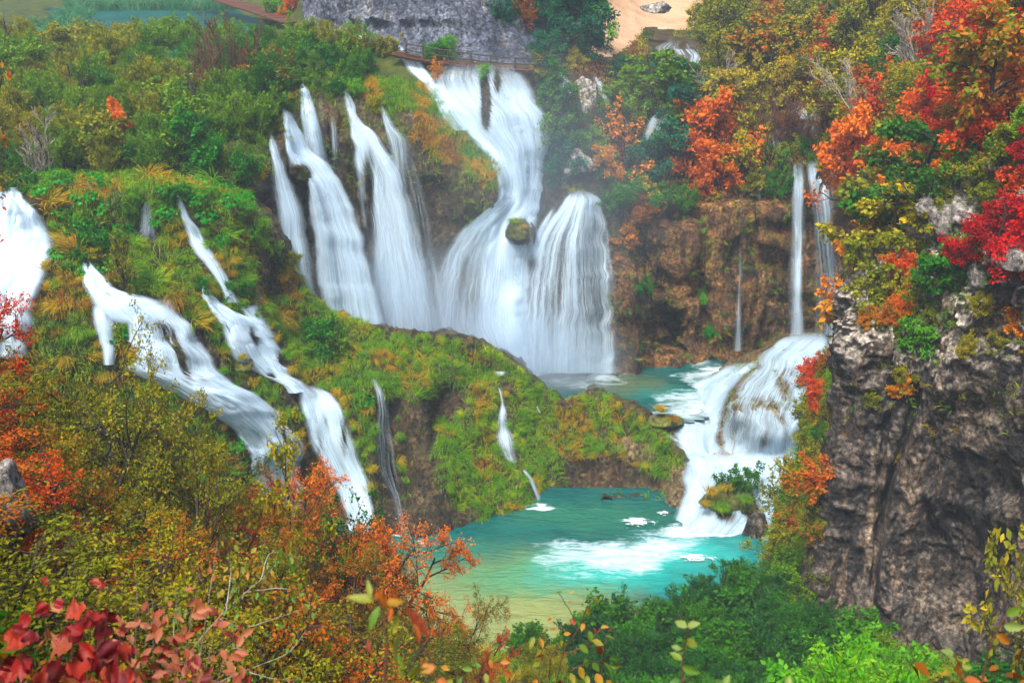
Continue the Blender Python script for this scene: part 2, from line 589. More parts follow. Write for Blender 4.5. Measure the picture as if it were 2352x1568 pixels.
# ---- travertine barrier in front: left slope and the grassy mound between the two pools
FC = [
    [(-300, 430, 90), (-300, 440, 80), (-300, 560, 76), (-300, 700, 72), (-300, 850, 70), (-300, 1000, 70), (-300, 1150, 72), (-300, 1300, 74)],
    [(0, 425, 92), (0, 440, 80), (0, 540, 77), (0, 640, 74), (0, 760, 72), (0, 900, 72), (0, 1050, 73), (0, 1300, 74)],
    [(150, 410, 92), (150, 432, 81.5), (150, 540, 80), (150, 600, 76), (150, 740, 73), (150, 880, 73), (150, 1020, 74), (150, 1280, 75)],
    [(300, 400, 93), (300, 430, 82), (300, 550, 81), (300, 630, 78), (300, 710, 75), (300, 850, 73.5), (300, 1000, 74), (300, 1270, 76)],
    [(420, 410, 94), (420, 440, 83), (420, 540, 82), (420, 640, 79.5), (420, 780, 76), (420, 880, 74.5), (420, 1020, 75.5), (420, 1260, 77)],
    [(520, 430, 95), (520, 460, 84), (520, 560, 83.5), (520, 650, 81.5), (520, 800, 78), (520, 920, 76), (520, 1060, 77), (520, 1250, 78)],
    [(590, 470, 96), (598, 500, 86), (600, 580, 85.5), (600, 700, 84), (600, 820, 81), (600, 930, 78.5), (600, 1090, 78.5), (600, 1240, 79)],
    [(660, 575, 95), (655, 595, 88.5), (655, 680, 87.5), (655, 760, 85.8), (655, 850, 82), (660, 940, 80), (660, 1100, 79.8), (660, 1235, 79.6)],
    [(712, 670, 95), (712, 690, 88.8), (712, 740, 87.8), (712, 800, 86), (712, 870, 83.5), (712, 950, 81.5), (712, 1100, 81), (712, 1232, 80)],
    [(760, 718, 95), (760, 730, 89), (760, 780, 88), (760, 850, 85.5), (760, 910, 83), (760, 970, 82), (760, 1100, 81.5), (760, 1230, 80)],
    [(860, 748, 97), (860, 762, 91), (860, 805, 89), (860, 850, 86), (860, 900, 84), (860, 970, 82.5), (860, 1080, 81), (860, 1240, 78.7)],
    [(930, 762, 98), (930, 774, 92), (930, 820, 89.5), (930, 860, 87), (930, 910, 85), (930, 1000, 83.5), (930, 1100, 81), (930, 1245, 77.8)],
    [(1030, 765, 100), (1030, 778, 93), (1030, 830, 90.5), (1030, 880, 88), (1030, 950, 86), (1030, 1050, 83), (1030, 1130, 81), (1030, 1240, 78)],
    [(1110, 780, 101), (1110, 795, 94), (1110, 850, 92), (1110, 900, 90), (1110, 980, 87.5), (1110, 1060, 85), (1110, 1120, 83), (1110, 1212, 80)],
    [(1200, 832, 102), (1200, 850, 94.5), (1200, 890, 92.5), (1200, 940, 91), (1200, 1000, 89), (1200, 1060, 87), (1200, 1110, 85), (1200, 1180, 82.5)],
    [(1290, 905, 103), (1290, 922, 93), (1290, 950, 92.2), (1290, 980, 91.5), (1290, 1010, 90.5), (1290, 1060, 88.5), (1290, 1100, 86.5), (1290, 1163, 84)],
    [(1360, 888, 101), (1360, 905, 94.5), (1360, 930, 93.5), (1360, 970, 92.3), (1360, 1010, 91), (1360, 1050, 89.5), (1360, 1090, 87.8), (1360, 1158, 84)],
    [(1450, 922, 98), (1450, 940, 91.8), (1450, 960, 91.3), (1450, 985, 90.8), (1450, 1015, 90), (1450, 1050, 89.2), (1450, 1090, 88), (1450, 1160, 84)],
    [(1520, 980, 95), (1520, 1000, 87.8), (1520, 1020, 87.6), (1520, 1040, 87.4), (1520, 1060, 87.2), (1520, 1088, 87), (1520, 1120, 86), (1520, 1170, 83.5)],
    [(1572, 1040, 94), (1572, 1058, 86.8), (1572, 1070, 86.5), (1572, 1085, 86), (1572, 1100, 85.5), (1572, 1120, 85), (1572, 1140, 84.5), (1572, 1185, 82.5)],
    [(1590, 1130, 90), (1590, 1135, 85), (1590, 1140, 84.8), (1590, 1150, 84.5), (1590, 1160, 84), (1590, 1170, 83.5), (1590, 1180, 83), (1590, 1200, 82)],
]
FG0 = loft(FC, 200, 470)
FN = normals(FG0)
fx, fy = proj(FG0.reshape(-1, 3))
fx, fy = fx.reshape(FG0.shape[:2]), fy.reshape(FG0.shape[:2])
f1 = fbm(FG0.reshape(-1, 3) * np.array([.35, .35, .28]), 4, 5).reshape(fx.shape)
f2 = fbm(FG0.reshape(-1, 3) * np.array([1.2, 1.2, .5]), 4, 6, ridged=True).reshape(fx.shape)
dF = 1.0 * f1 + .42 * f2
for cx, cy, rx, ry, dd in ((905, 1095, 36, 64, -3.6), (1030, 925, 38, 56, -2.8), (640, 650, 16, 40, -1.0), (985, 1150, 40, 90, .9),
                           (960, 960, 30, 60, .6), (905, 960, 22, 60, -1.6), (1340, 1100, 90, 34, -1.2), (1430, 1110, 60, 25, -.9), (1265, 1130, 20, 40, -1.3),
                           (330, 500, 40, 50, -1.2)):
    dF = dF + dd * np.exp(-((fx - cx) / rx)**4 - ((fy - cy) / ry)**4)
edge = np.ones(fx.shape); edge[:2] = 0
FG = FG0 + FN * (dF * edge)[..., None]
mossF = np.full(fx.shape, .9)
rockpoly = [(860, 900), (950, 920), (985, 900), (1040, 880), (1075, 940), (1010, 960), (990, 1040), (1010, 1110), (1040, 1160), (1110, 1185), (1060, 1240), (860, 1240), (840, 1060)]
rockpoly2 = [(1290, 1060), (1400, 1045), (1540, 1100), (1500, 1150), (1300, 1150), (1270, 1120)]
rockpoly3 = [(580, 560), (640, 590), (650, 640), (640, 690), (600, 690), (575, 620)]
rk = inpoly(fx, fy, rockpoly) | inpoly(fx, fy, rockpoly2) | inpoly(fx, fy, rockpoly3)
mossF[rk] = .15
emit("travertine_barrier", FG, np.ones((FG.shape[0] - 1, FG.shape[1] - 1), bool), M_MOSSTUFA, {'moss': mossF, 'pale': np.ones(fx.shape)})
bvh_add(FG, 2, 'F')

# ---- stepped bed below the right-hand rapids with the tufa dome
CY = [740, 800, 850, 900, 950, 1000, 1050, 1110, 1170, 1250]
CT = {
    1400: [3, 3, 3, 3, 3, 2.6, 1, -1, -1.2, -1.2],
    1480: [3.4, 3.4, 3.4, 3.4, 3.4, 3.4, 2.0, -1, -1.2, -1.2],
    1550: [3.6, 3.6, 3.8, 4.0, 4.0, 3.6, 2.6, 1.4, -.2, -1],
    1600: [3.6, 3.8, 4.1, 4.1, 3.8, 3.3, 2.4, 1.6, .2, -1],
    1650: [3.8, 4.0, 4.5, 5.6, 4.4, 3.0, 2.3, 1.8, .5, -1],
    1690: [3.8, 4.0, 6.0, 6.9, 6.0, 3.4, 2.3, 1.9, .7, -1],
    1740: [4.2, 4.9, 7.5, 7.2, 6.5, 5.0, 2.4, 2.0, .8, -1],
    1800: [4.8, 7.6, 8.0, 7.5, 6.7, 5.2, 2.6, 2.1, .9, -.9],
    1850: [6.4, 8.6, 8.3, 7.7, 6.8, 5.0, 2.8, 2.2, 1.0, -.8],
    1900: [9.0, 8.9, 8.5, 7.9, 7.2, 5.6, 3.4, 2.4, 1.5, -.6],
    1960: [9.6, 9.2, 8.8, 8.3, 7.4, 6.2, 4.6, 3.2, 2.2, .4],
    2080: [10.5, 10, 9.5, 9, 8, 7, 6, 5, 4, 3],
}
CC = [[R(px, py, z) for py, z in zip(CY, CT[px])] for px in sorted(CT)]
Cg = interp_rows(interp_rows(np.array(CC), 240, 0), 180, 1)
CG0 = np.swapaxes(Cg, 0, 1)
CN = normals(CG0)
cxp, cyp = proj(CG0.reshape(-1, 3))
cxp, cyp = cxp.reshape(CG0.shape[:2]), cyp.reshape(CG0.shape[:2])
n1 = fbm(CG0.reshape(-1, 3) * np.array([.6, .6, .5]), 4, 31).reshape(cxp.shape)
n2 = fbm(CG0.reshape(-1, 3) * np.array([1.6, 1.6, .5]), 3, 33, ridged=True).reshape(cxp.shape)
CG = CG0 + CN * (.35 * n1 + .2 * n2)[..., None]
M_DOME = rock_mat("wet_travertine", [(.3, (.07, .045, .02)), (.5, (.16, .11, .045)), (.68, (.28, .21, .09))], .5,
                  [(.3, (.03, .025, .02)), (.7, (.30, .22, .10))], scale=.6, bump_d=.25, wet=.4, moss=(.6, (.08, .10, .01), (.18, .14, .02)), streak_scale=1.0)
emit("travertine_steps", CG, np.ones((CG.shape[0] - 1, CG.shape[1] - 1), bool), M_DOME, {'moss': np.full(cxp.shape, .7), 'pale': np.ones(cxp.shape)})
bvh_add(CG, 2, 'C')

# ---- tall rock on the right
KR = [
    [(2012, 655, 80), (2017, 645, 78), (2075, 600, 77), (2140, 470, 76), (2210, 370, 73), (2352, 200, 71), (2640, 40, 66)],
    [(2000, 700, 74), (1995, 672, 68), (2070, 640, 68), (2125, 545, 69), (2200, 450, 66.5), (2352, 330, 64), (2640, 200, 58)],
    [(2000, 760, 72), (1968, 702, 65.2), (2060, 680, 65.3), (2130, 630, 65), (2225, 560, 63), (2352, 480, 59), (2640, 420, 52)],
    [(1995, 820, 72), (1953, 765, 64.2), (2055, 745, 63.7), (2130, 720, 63), (2230, 690, 61), (2352, 650, 57), (2640, 630, 50.5)],
    [(1985, 900, 73), (1945, 895, 64), (2050, 900, 62.8), (2130, 900, 61.9), (2230, 900, 59.8), (2352, 900, 56), (2640, 900, 49.5)],
    [(1970, 1050, 73), (1926, 1050, 63.7), (2040, 1050, 62.3), (2130, 1050, 61.5), (2230, 1050, 59.4), (2352, 1050, 55.4), (2640, 1050, 49)],
    [(1940, 1250, 73), (1896, 1250, 63.2), (2020, 1250, 62), (2130, 1250, 61.2), (2230, 1250, 59.2), (2352, 1250, 55), (2640, 1250, 48.5)],
    [(1910, 1400, 71), (1866, 1400, 62.5), (1990, 1400, 61.3), (2130, 1400, 60.4), (2230, 1400, 58.5), (2352, 1400, 54.4), (2640, 1400, 48)],
    [(1900, 1600, 70), (1846, 1600, 60.2), (1990, 1600, 58.9), (2130, 1600, 58.2), (2230, 1600, 56.5), (2352, 1600, 53), (2640, 1600, 47)],
]
Kc = np.array([[P(*p) for p in r] for r in KR])
KG0 = interp_rows(interp_rows(Kc, 440, 0), 380, 1)
KN = normals(KG0)
kx, ky = proj(KG0.reshape(-1, 3))
kx, ky = kx.reshape(KG0.shape[:2]), ky.reshape(KG0.shape[:2])
kf = KG0.reshape(-1, 3)
warp = np.stack([fbm(kf * .25, 3, 71), fbm(kf * .25, 3, 72), fbm(kf * .25, 3, 73)], 1) * 1.2
k1 = fbm((kf + warp) * np.array([.28, .28, .12]), 5, 41, ridged=True).reshape(kx.shape)
k2 = fbm((kf + warp) * np.array([.9, .9, .5]), 5, 43, gain=.55, ridged=True).reshape(kx.shape)
k3 = fbm(kf * np.array([.5, .5, .07]), 3, 47).reshape(kx.shape)
topz = sm(-ky, -930, -680)
# blocky facets near the crest
cell = np.floor((kf + warp * .6) * np.array([.55, .55, .9]))
blk = _hash(cell[:, 0].astype(int), cell[:, 1].astype(int), cell[:, 2].astype(int), 5).reshape(kx.shape) - .5
dK = 1.0 * k1 + .55 * k2 + .85 * k3 * (1 - topz) + topz * (.9 * blk + .4 * k1)


def crackD(x, y, pts, w, depth):
    xs = np.interp(y, [p[1] for p in pts], [p[0] for p in pts])
    ins = sm(y, pts[0][1] - 10, pts[0][1] + 30) * (1 - sm(y, pts[-1][1], pts[-1][1] + 20))
    return -depth * np.exp(-((x - xs) / w)**2) * ins


dK = dK + crackD(kx, ky, [(2115, 880), (2080, 1000), (2035, 1140), (2012, 1280), (2000, 1400), (1990, 1510)], 9, 1.6)
dK = dK + crackD(kx, ky, [(2040, 930), (2020, 1080), (2008, 1250)], 8, .6)
# the slab leaning in the crack's foot
dK = dK + 1.0 * np.exp(-((kx - np.interp(ky, [1340, 1490], [1985, 1955])) / 22)**4 - ((ky - 1420) / 75)**6)
# hollow with scaled-off surface, lower right
dK = dK - .9 * np.exp(-((kx - 2210) / 110)**4 - ((ky - 1330) / 150)**4) - .8 * np.exp(-((kx - 2300) / 70)**4 - ((ky - 1100) / 60)**4)
dK = dK + 1.0 * np.exp(-((kx - 2250) / 90)**4 - ((ky - 850) / 60)**4)
em = np.ones(kx.shape); em[:, :2] = .3
KG = KG0 + KN * (dK * em)[..., None]
scarK = 1.0 * np.exp(-((kx - 2190) / 95)**4 - ((ky - 1380) / 120)**4) + .75 * np.exp(-((kx - 2105) / 35)**2 - ((ky - 1230) / 90)**4) + .5 * np.exp(-((kx - 2165) / 14)**2 - ((ky - 1140) / 160)**4) + .55 * np.exp(-((kx - 2200) / 28)**2 - ((ky - 970) / 60)**4) + .5 * np.exp(-((kx - 2250) / 12)**2 - ((ky - 1380) / 90)**4)
scarK = scarK + .35 * sm(kx, 2230, 2340) * sm(ky, 900, 1050)
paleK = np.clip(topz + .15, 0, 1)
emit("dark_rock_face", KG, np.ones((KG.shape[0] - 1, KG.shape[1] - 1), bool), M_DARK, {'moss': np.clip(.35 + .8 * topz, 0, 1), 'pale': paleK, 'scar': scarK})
bvh_add(KG, 2, 'K')

# ---- near slope under the viewer
ND = [.6, 3, 8, 15, 25, 33, 40, 50, 58, 66, 76]
NT = {
    -2600: [44, 44, 44, 44, 44, 43, 42, 40, 36, 30, 20],
    -900: [43.6, 43, 42, 40, 38, 36, 34, 30, 25, 18, 8],
    0:    [43.4, 42, 38.5, 34.5, 30, 27, 24, 17, 11, 4, -1],
    300:  [43.4, 42, 38, 33, 27, 23.5, 20, 13, 8, 2, -1.5],
    600:  [43.4, 42, 37.5, 31.5, 25.5, 21.5, 18.5, 13, 7, 0, -2],
    900:  [43.4, 42, 37.5, 31, 24, 18.5, 14.5, 8, 3.0, -.8, -2],
    1200: [43.4, 42, 37.5, 31, 23, 16, 10.5, 3.5, 1.3, -.9, -2],
    1600: [43.4, 42, 37.5, 31, 23, 16, 10, 3.5, 2, .8, -1.8],
    1900: [43.4, 42, 37.5, 31, 23, 16, 10.5, 4, 3, 2, 1],
    2352: [43.4, 42, 38, 32, 24, 18, 12, 6, 3, 2, 2],
    3200: [43, 40.5, 37, 32, 25, 20, 15, 9, 7, 7, 7],
}
Nc = np.array([[Q(px, D, z) for D, z in zip(ND, NT[px])] for px in sorted(NT)])
NG = np.swapaxes(interp_rows(interp_rows(Nc, 150, 0), 150, 1), 0, 1)
n1 = fbm(NG.reshape(-1, 3) * .25, 4, 51).reshape(NG.shape[:2])
NG = NG + np.array([0, 0, 1]) * (n1 * .6 * np.clip(NG[..., 1:2].squeeze(-1) / 20, 0, 1))[..., None]
emit("near_slope", NG, np.ones((149, 149), bool), M_HUMUS, {'moss': np.ones(NG.shape[:2])})
bvh_add(NG, 1, 'N')

# ---- green bank at the foot of the dark rock, running down to the lower pool
BC = [
    [(1960, 760, 86), (1900, 800, 78), (1850, 900, 77), (1840, 1000, 76), (1800, 1120, 75), (1760, 1240, 73), (1760, 1330, 69), (1760, 1480, 62)],
    [(1985, 760, 82), (1935, 800, 75), (1895, 900, 74), (1880, 1000, 73), (1860, 1120, 72), (1830, 1240, 70), (1810, 1330, 67), (1800, 1480, 61)],
    [(2020, 760, 78), (1975, 800, 70), (1950, 900, 69), (1935, 1000, 68), (1920, 1120, 67), (1890, 1240, 66), (1870, 1330, 64), (1860, 1480, 60)],
]
KB = loft(BC, 90, 30)
nb = fbm(KB.reshape(-1, 3) * .5, 4, 61).reshape(KB.shape[:2])
KB = KB + normals(KB) * (nb * .6)[..., None]
emit("green_bank", KB, np.ones((89, 29), bool), M_MEADOW, {'moss': np.ones(KB.shape[:2])})
bvh_add(KB, 1)

BVH = BVHTree.FromPolygons(np.concatenate(BVH_PARTS_V).tolist(), np.concatenate(BVH_PARTS_F).tolist())
ORG = Vector((0, 0, EYE))


def hit(px, py):
    r = BVH.ray_cast(ORG, ray(px, py), 400)
    if r[0] is None:
        return None, None
    n = r[1]
    if n.dot(ray(px, py)) > 0:
        n = -n
    return np.array(r[0]), np.array(n)


# ================================================================== SETTING: water surfaces
def water_mat(name, deep, mid, shallow_pts, rough=.08, foam=(), ripple=(2.2, .25), spec=.35):
    """Still water whose body colour follows its depth; foam is churned where falls enter."""
    m, nt, out = newmat(name)
    tc = nt.nodes.new("ShaderNodeTexCoord")
    wob = noise_node(nt, .22, 4, .6)
    off = nt.nodes.new("ShaderNodeVectorMath"); off.operation = 'MULTIPLY_ADD'
    nt.links.new(wob.outputs['Color'], off.inputs[0])
    off.inputs[1].default_value = (7, 7, 0)
    nt.links.new(tc.outputs['Object'], off.inputs[2])

    def blob(cx, cy, rx, ry, rot, a, b):
        mp = nt.nodes.new("ShaderNodeMapping")
        mp.vector_type = 'TEXTURE'
        mp.inputs['Location'].default_value = (cx + 3.5, cy + 3.5, 0)
        mp.inputs['Rotation'].default_value = (0, 0, rot)
        mp.inputs['Scale'].default_value = (rx, ry, 1e6)
        nt.links.new(off.outputs[0], mp.inputs[0])
        ln = nt.nodes.new("ShaderNodeVectorMath"); ln.operation = 'LENGTH'
        nt.links.new(mp.outputs[0], ln.inputs[0])
        mr = nt.nodes.new("ShaderNodeMapRange")
        mr.interpolation_type = 'SMOOTHSTEP'
        mr.inputs['From Min'].default_value = a
        mr.inputs['From Max'].default_value = b
        mr.inputs['To Min'].default_value = 1
        mr.inputs['To Max'].default_value = 0
        nt.links.new(ln.outputs['Value'], mr.inputs['Value'])
        return mr.outputs[0]
    n0 = noise_node(nt, .12, 5, .6)
    c0 = ramp(nt, [(.35, deep), (.65, mid)])
    nt.links.new(n0.outputs[0], c0.inputs[0])
    col = c0.outputs[0]
    for (cx, cy, rx, ry, rot, c, k) in shallow_pts:
        col = mixc(nt, math_(nt, 'MULTIPLY', blob(cx, cy, rx, ry, rot, .25, 1.15), k), col, c)
    ff = None
    for (cx, cy, rx, ry, rot, k) in foam:
        b = math_(nt, 'MULTIPLY', blob(cx, cy, rx, ry, rot, .1, 1.2), k)
        ff = b if ff is None else math_(nt, 'MAXIMUM', ff, b)
    rr = rough
    if ff is not None:
        nf = noise_node(nt, .55, 9, .68, (.55, 1.6, 1), dist=1.8)
        f = math_(nt, 'ADD', ff, math_(nt, 'MULTIPLY', math_(nt, 'SUBTRACT', nf.outputs[0], .5), 1.5))
        r = ramp(nt, [(.36, g3(0)), (.6, g3(.35)), (1.0, g3(1))])
        nt.links.new(f, r.inputs[0])
        fm = math_(nt, 'MULTIPLY', r.outputs[0], math_(nt, 'MULTIPLY', ff, 3.0, True))
        col = mixc(nt, fm, col, (.60, .74, .80))
        rr = math_(nt, 'ADD', math_(nt, 'MULTIPLY', fm, .6), rough)
    w1 = noise_node(nt, ripple[0], 6, .62, (.6, 1.5, 1), dist=.8)
    w2 = noise_node(nt, ripple[0] * .28, 4, .5, (.6, 1.5, 1), dist=1.0)
    h = math_(nt, 'ADD', w1.outputs[0], math_(nt, 'MULTIPLY', w2.outputs[0], 1.6))
    finish(nt, out, col, rr, h, ripple[1], 1.0, spec)
    return m


def plane_poly(name, pts, z, mat, step=1.0, amp=.0, label=None):
    """Water sheet over a world-space rectangle grid clipped to a polygon of picture points at height z."""
    W = [R(px, py, z)[:2] for px, py in pts]
    W = np.array(W)
    x0, y0 = W.min(0); x1, y1 = W.max(0)
    gx = np.arange(x0, x1 + step, step); gy = np.arange(y0, y1 + step, step)
    X, Y = np.meshgrid(gx, gy)
    G = np.stack([X, Y, np.full(X.shape, z)], 2)
    if amp:
        G[..., 2] += amp * fbm(G.reshape(-1, 3) * np.array([.5, .8, 1]), 3, 81).reshape(X.shape)
    mk = inpoly(X[:-1, :-1] + step / 2, Y[:-1, :-1] + step / 2, [tuple(w) for w in W])
    F = gridF(*X.shape)[mk.ravel()]
    used, inv = np.unique(F, return_inverse=True)
    me = mesh(name, G.reshape(-1, 3)[used], inv.reshape(-1, 4), mat, True)
    return link(name, me, kind='structure', label=label)


def blobW(px, py, z):
    w = R(px, py, z)
    return float(w[0]), float(w[1])


_b = lambda px, py, rx, ry, rot, *r: (*blobW(px, py, 0), rx, ry, rot, *r)
_u = lambda px, py, rx, ry, rot, *r: (*blobW(px, py, 4.5), rx, ry, rot, *r)
M_LOW = water_mat("turquoise_water", (.0, .055, .065), (.0, .10, .09),
                  [_b(1130, 1440, 13, 12, .2, (.22, .26, .08), .95), _b(1230, 1330, 11, 4, .1, (.05, .22, .10), .75),
                   _b(1500, 1290, 11, 5, .2, (.02, .40, .36), .9), _b(1340, 1180, 10, 4, 0, (.02, .14, .08), .7),
                   _b(1600, 1330, 7, 3, 0, (.0, .17, .15), .6), _b(1000, 1440, 6, 8, 0, (.20, .24, .09), .8),
                   _b(1000, 1260, 8, 3, 0, (.02, .16, .10), .7)],
                  .07, [_b(1640, 1215, 7.5, 2.2, .12, 1.15), _b(1430, 1262, 10, 4.2, .2, .85), _b(1700, 1160, 4.5, 4, 0, 1.3),
                        _b(945, 1222, 1.8, 1.2, 0, 1.0), _b(1245, 1160, 2.2, .9, 0, 1.0), _b(1360, 1320, 7, 1.3, 0, .42)],
                  (1.2, .22))
M_UP = water_mat("deep_green_water", (.0, .05, .05), (.0, .085, .08),
                 [_u(1400, 880, 8, 4, 0, (.10, .13, .05), .7), _u(1560, 810, 16, 3, 0, (.0, .055, .06), .8), _u(1560, 900, 6, 3, 0, (.01, .17, .15), .7)],
                 .08, [_u(1270, 850, 9.5, 4.2, 0, 1.4), _u(1340, 880, 7, 3, .3, .6), _u(1690, 803, 1.6, .8, 0, .9), _u(1545, 818, 1.5, .5, 0, .7),
                       _u(1590, 930, 5.5, 7, 0, .8), _u(1490, 950, 5, 4, 0, .55), _u(1620, 850, 3.4, 4, -.4, .8)], (1.2, .18))
plane_poly("lower_pool_water", [(860, 1150), (1300, 1120), (1900, 1120), (2000, 1250), (2000, 1500), (1500, 1560), (800, 1580), (300, 1500), (-100, 1300), (-100, 1180), (500, 1180)], 0.0, M_LOW, .5, .06)
plane_poly("upper_pool_water", [(960, 800), (1100, 820), (1210, 868), (1292, 920), (1370, 914), (1440, 935), (1520, 985), (1620, 960), (1700, 880), (1800, 800), (1980, 770), (1980, 740), (960, 740)], 4.5, M_UP, .5, .05)
M_LAKE = water_mat("dark_green_lake_water", (.0, .045, .04), (.005, .09, .065), [], .35, (), (1.0, .12), .03)
plane_poly("upper_lake_water", [(100, 4), (760, 4), (760, 50), (560, 80), (150, 95)], 34.95, M_LAKE, 1.5)

# ================================================================== WATERFALLS
def make_water(name, dens_gain=1.0, tint=(.68, .86, 1.0)):
    m, nt, out = newmat(name)
    uvn = nt.nodes.new("ShaderNodeUVMap"); uvn.uv_map = "UVMap"

    def nz(su, sv, det, rough=.5, dist=0.0):
        mp = nt.nodes.new("ShaderNodeMapping")
        mp.inputs['Scale'].default_value = (su, sv, 1)
        nt.links.new(uvn.outputs[0], mp.inputs[0])
        n = nt.nodes.new("ShaderNodeTexNoise")
        n.noise_dimensions = '2D'
        n.inputs['Scale'].default_value = 1.0
        n.inputs['Detail'].default_value = det
        n.inputs['Roughness'].default_value = rough
        n.inputs['Distortion'].default_value = dist
        nt.links.new(mp.outputs[0], n.inputs['Vector'])
        return n.outputs[0]
    a, b, c = nz(.8, .04, 3), nz(2.6, .06, 4, .6), nz(9.0, .13, 4, .65)
    s = math_(nt, 'ADD', math_(nt, 'ADD', math_(nt, 'MULTIPLY', a, .42), math_(nt, 'MULTIPLY', b, .30)), math_(nt, 'MULTIPLY', c, .28))
    d = attr(nt, 'dens')
    thr = math_(nt, 'SUBTRACT', .63, math_(nt, 'MULTIPLY', d, .42))
    mr = nt.nodes.new("ShaderNodeMapRange")
    mr.interpolation_type = 'SMOOTHSTEP'
    nt.links.new(s, mr.inputs['Value'])
    nt.links.new(thr, mr.inputs['From Min'])
    nt.links.new(math_(nt, 'ADD', thr, .36), mr.inputs['From Max'])
    e = math_(nt, 'MULTIPLY', attr(nt, 'edge'), 1.0)
    al = math_(nt, 'MULTIPLY', mr.outputs[0], e, True)
    al = math_(nt, 'MULTIPLY', al, .97, True)
    df = nt.nodes.new("ShaderNodeBsdfDiffuse")
    df.inputs[0].default_value = (*tint, 1)
    tr = nt.nodes.new("ShaderNodeBsdfTranslucent")
    tr.inputs[0].default_value = (*tint, 1)
    bp = nt.nodes.new("ShaderNodeBump")
    bp.inputs['Distance'].default_value = .10
    bp.inputs['Strength'].default_value = .5
    nt.links.new(math_(nt, 'ADD', b, math_(nt, 'MULTIPLY', c, .4)), bp.inputs['Height'])
    nt.links.new(bp.outputs[0], df.inputs['Normal'])
    mx = nt.nodes.new("ShaderNodeMixShader")
    mx.inputs[0].default_value = .3
    nt.links.new(df.outputs[0], mx.inputs[1]); nt.links.new(tr.outputs[0], mx.inputs[2])
    tp = nt.nodes.new("ShaderNodeBsdfTransparent")
    m2 = nt.nodes.new("ShaderNodeMixShader")
    nt.links.new(al, m2.inputs[0])
    nt.links.new(tp.outputs[0], m2.inputs[1]); nt.links.new(mx.outputs[0], m2.inputs[2])
    nt.links.new(m2.outputs[0], out.inputs[0])
    return m


M_FALL = make_water("white_water")
M_RAPID = make_water("rapid_water", tint=(.50, .66, .78))
EDGES = []
_wseed = [0]


def water_grid(sheet, rows, off, n=None, freefall=True, bulge=.5, smooth=4):
    rows = np.array([(r[0], r[1], r[2], r[3] if len(r) > 3 else .85) for r in rows], float)
    ylen = rows[-1, 0] - rows[0, 0]
    w = (rows[:, 2] - rows[:, 1]).mean()
    nr = max(8, int(ylen / 7)); nc = int(max(7, min(60, w / 5)))
    t = np.linspace(rows[0, 0], rows[-1, 0], nr)
    # smooth edges along the run
    c = interp_rows(rows, nr * 3, 0)
    order = np.argsort(c[:, 0])
    c = c[order]
    L, Rr, Dn = (np.interp(t, c[:, 0], c[:, k]) for k in (1, 2, 3))
    _wseed[0] += 1
    amp_e = min(11.0, .10 * w) * (1.0 if freefall else 1.7)
    tt_ = np.stack([t / 34.0, np.full(nr, _wseed[0] * 5.3), np.zeros(nr)], 1)
    L = L + amp_e * fbm(tt_, 3, 301); Rr = Rr + amp_e * fbm(tt_, 3, 302)
    s = np.linspace(0, 1, nc)
    px = L[:, None] * (1 - s) + Rr[:, None] * s
    py = np.repeat(t[:, None], nc, 1)
    bv = SHEETS[sheet]
    D = np.full(px.shape, np.nan)
    for i in range(nr):
        for j in range(nc):
            h = bv.ray_cast(ORG, ray(px[i, j], py[i, j]), 400)
            if h[0] is not None:
                D[i, j] = h[0].y
    for j in range(nc):
        col = D[:, j]
        ok = ~np.isnan(col)
        if ok.any():
            D[:, j] = np.interp(np.arange(nr), np.nonzero(ok)[0], col[ok])
        else:
            D[:, j] = np.nanmean(D)
    if freefall:
        D = np.minimum.accumulate(D + np.linspace(0, .02, nr)[:, None], 0)
    k = np.ones(smooth * 2 + 1) / (smooth * 2 + 1)
    kc = np.ones(3) / 3
    D0 = D.copy()
    D = np.stack([np.convolve(np.pad(D[:, j], smooth, mode='edge'), k, mode='valid') for j in range(nc)], 1)
    D = np.stack([np.convolve(np.pad(D[i], 1, mode='edge'), kc, mode='valid') for i in range(nr)], 0)
    D = np.minimum(D, D0)
    D = np.stack([np.convolve(np.pad(D[:, j], 2, mode='edge'), np.ones(5) / 5, mode='valid') for j in range(nc)], 1)
    D = D - off - bulge * np.sin(np.pi * s)[None, :] * np.clip(w / 80, .1, 1)
    v = (784.0 - py) / FPX
    sc = D / (CP + SP * v)
    G = np.stack([(px - 1176.0) / FPX * sc, D, EYE + (-SP + CP * v) * sc], 2)
    return G, px, py, s, Dn, w


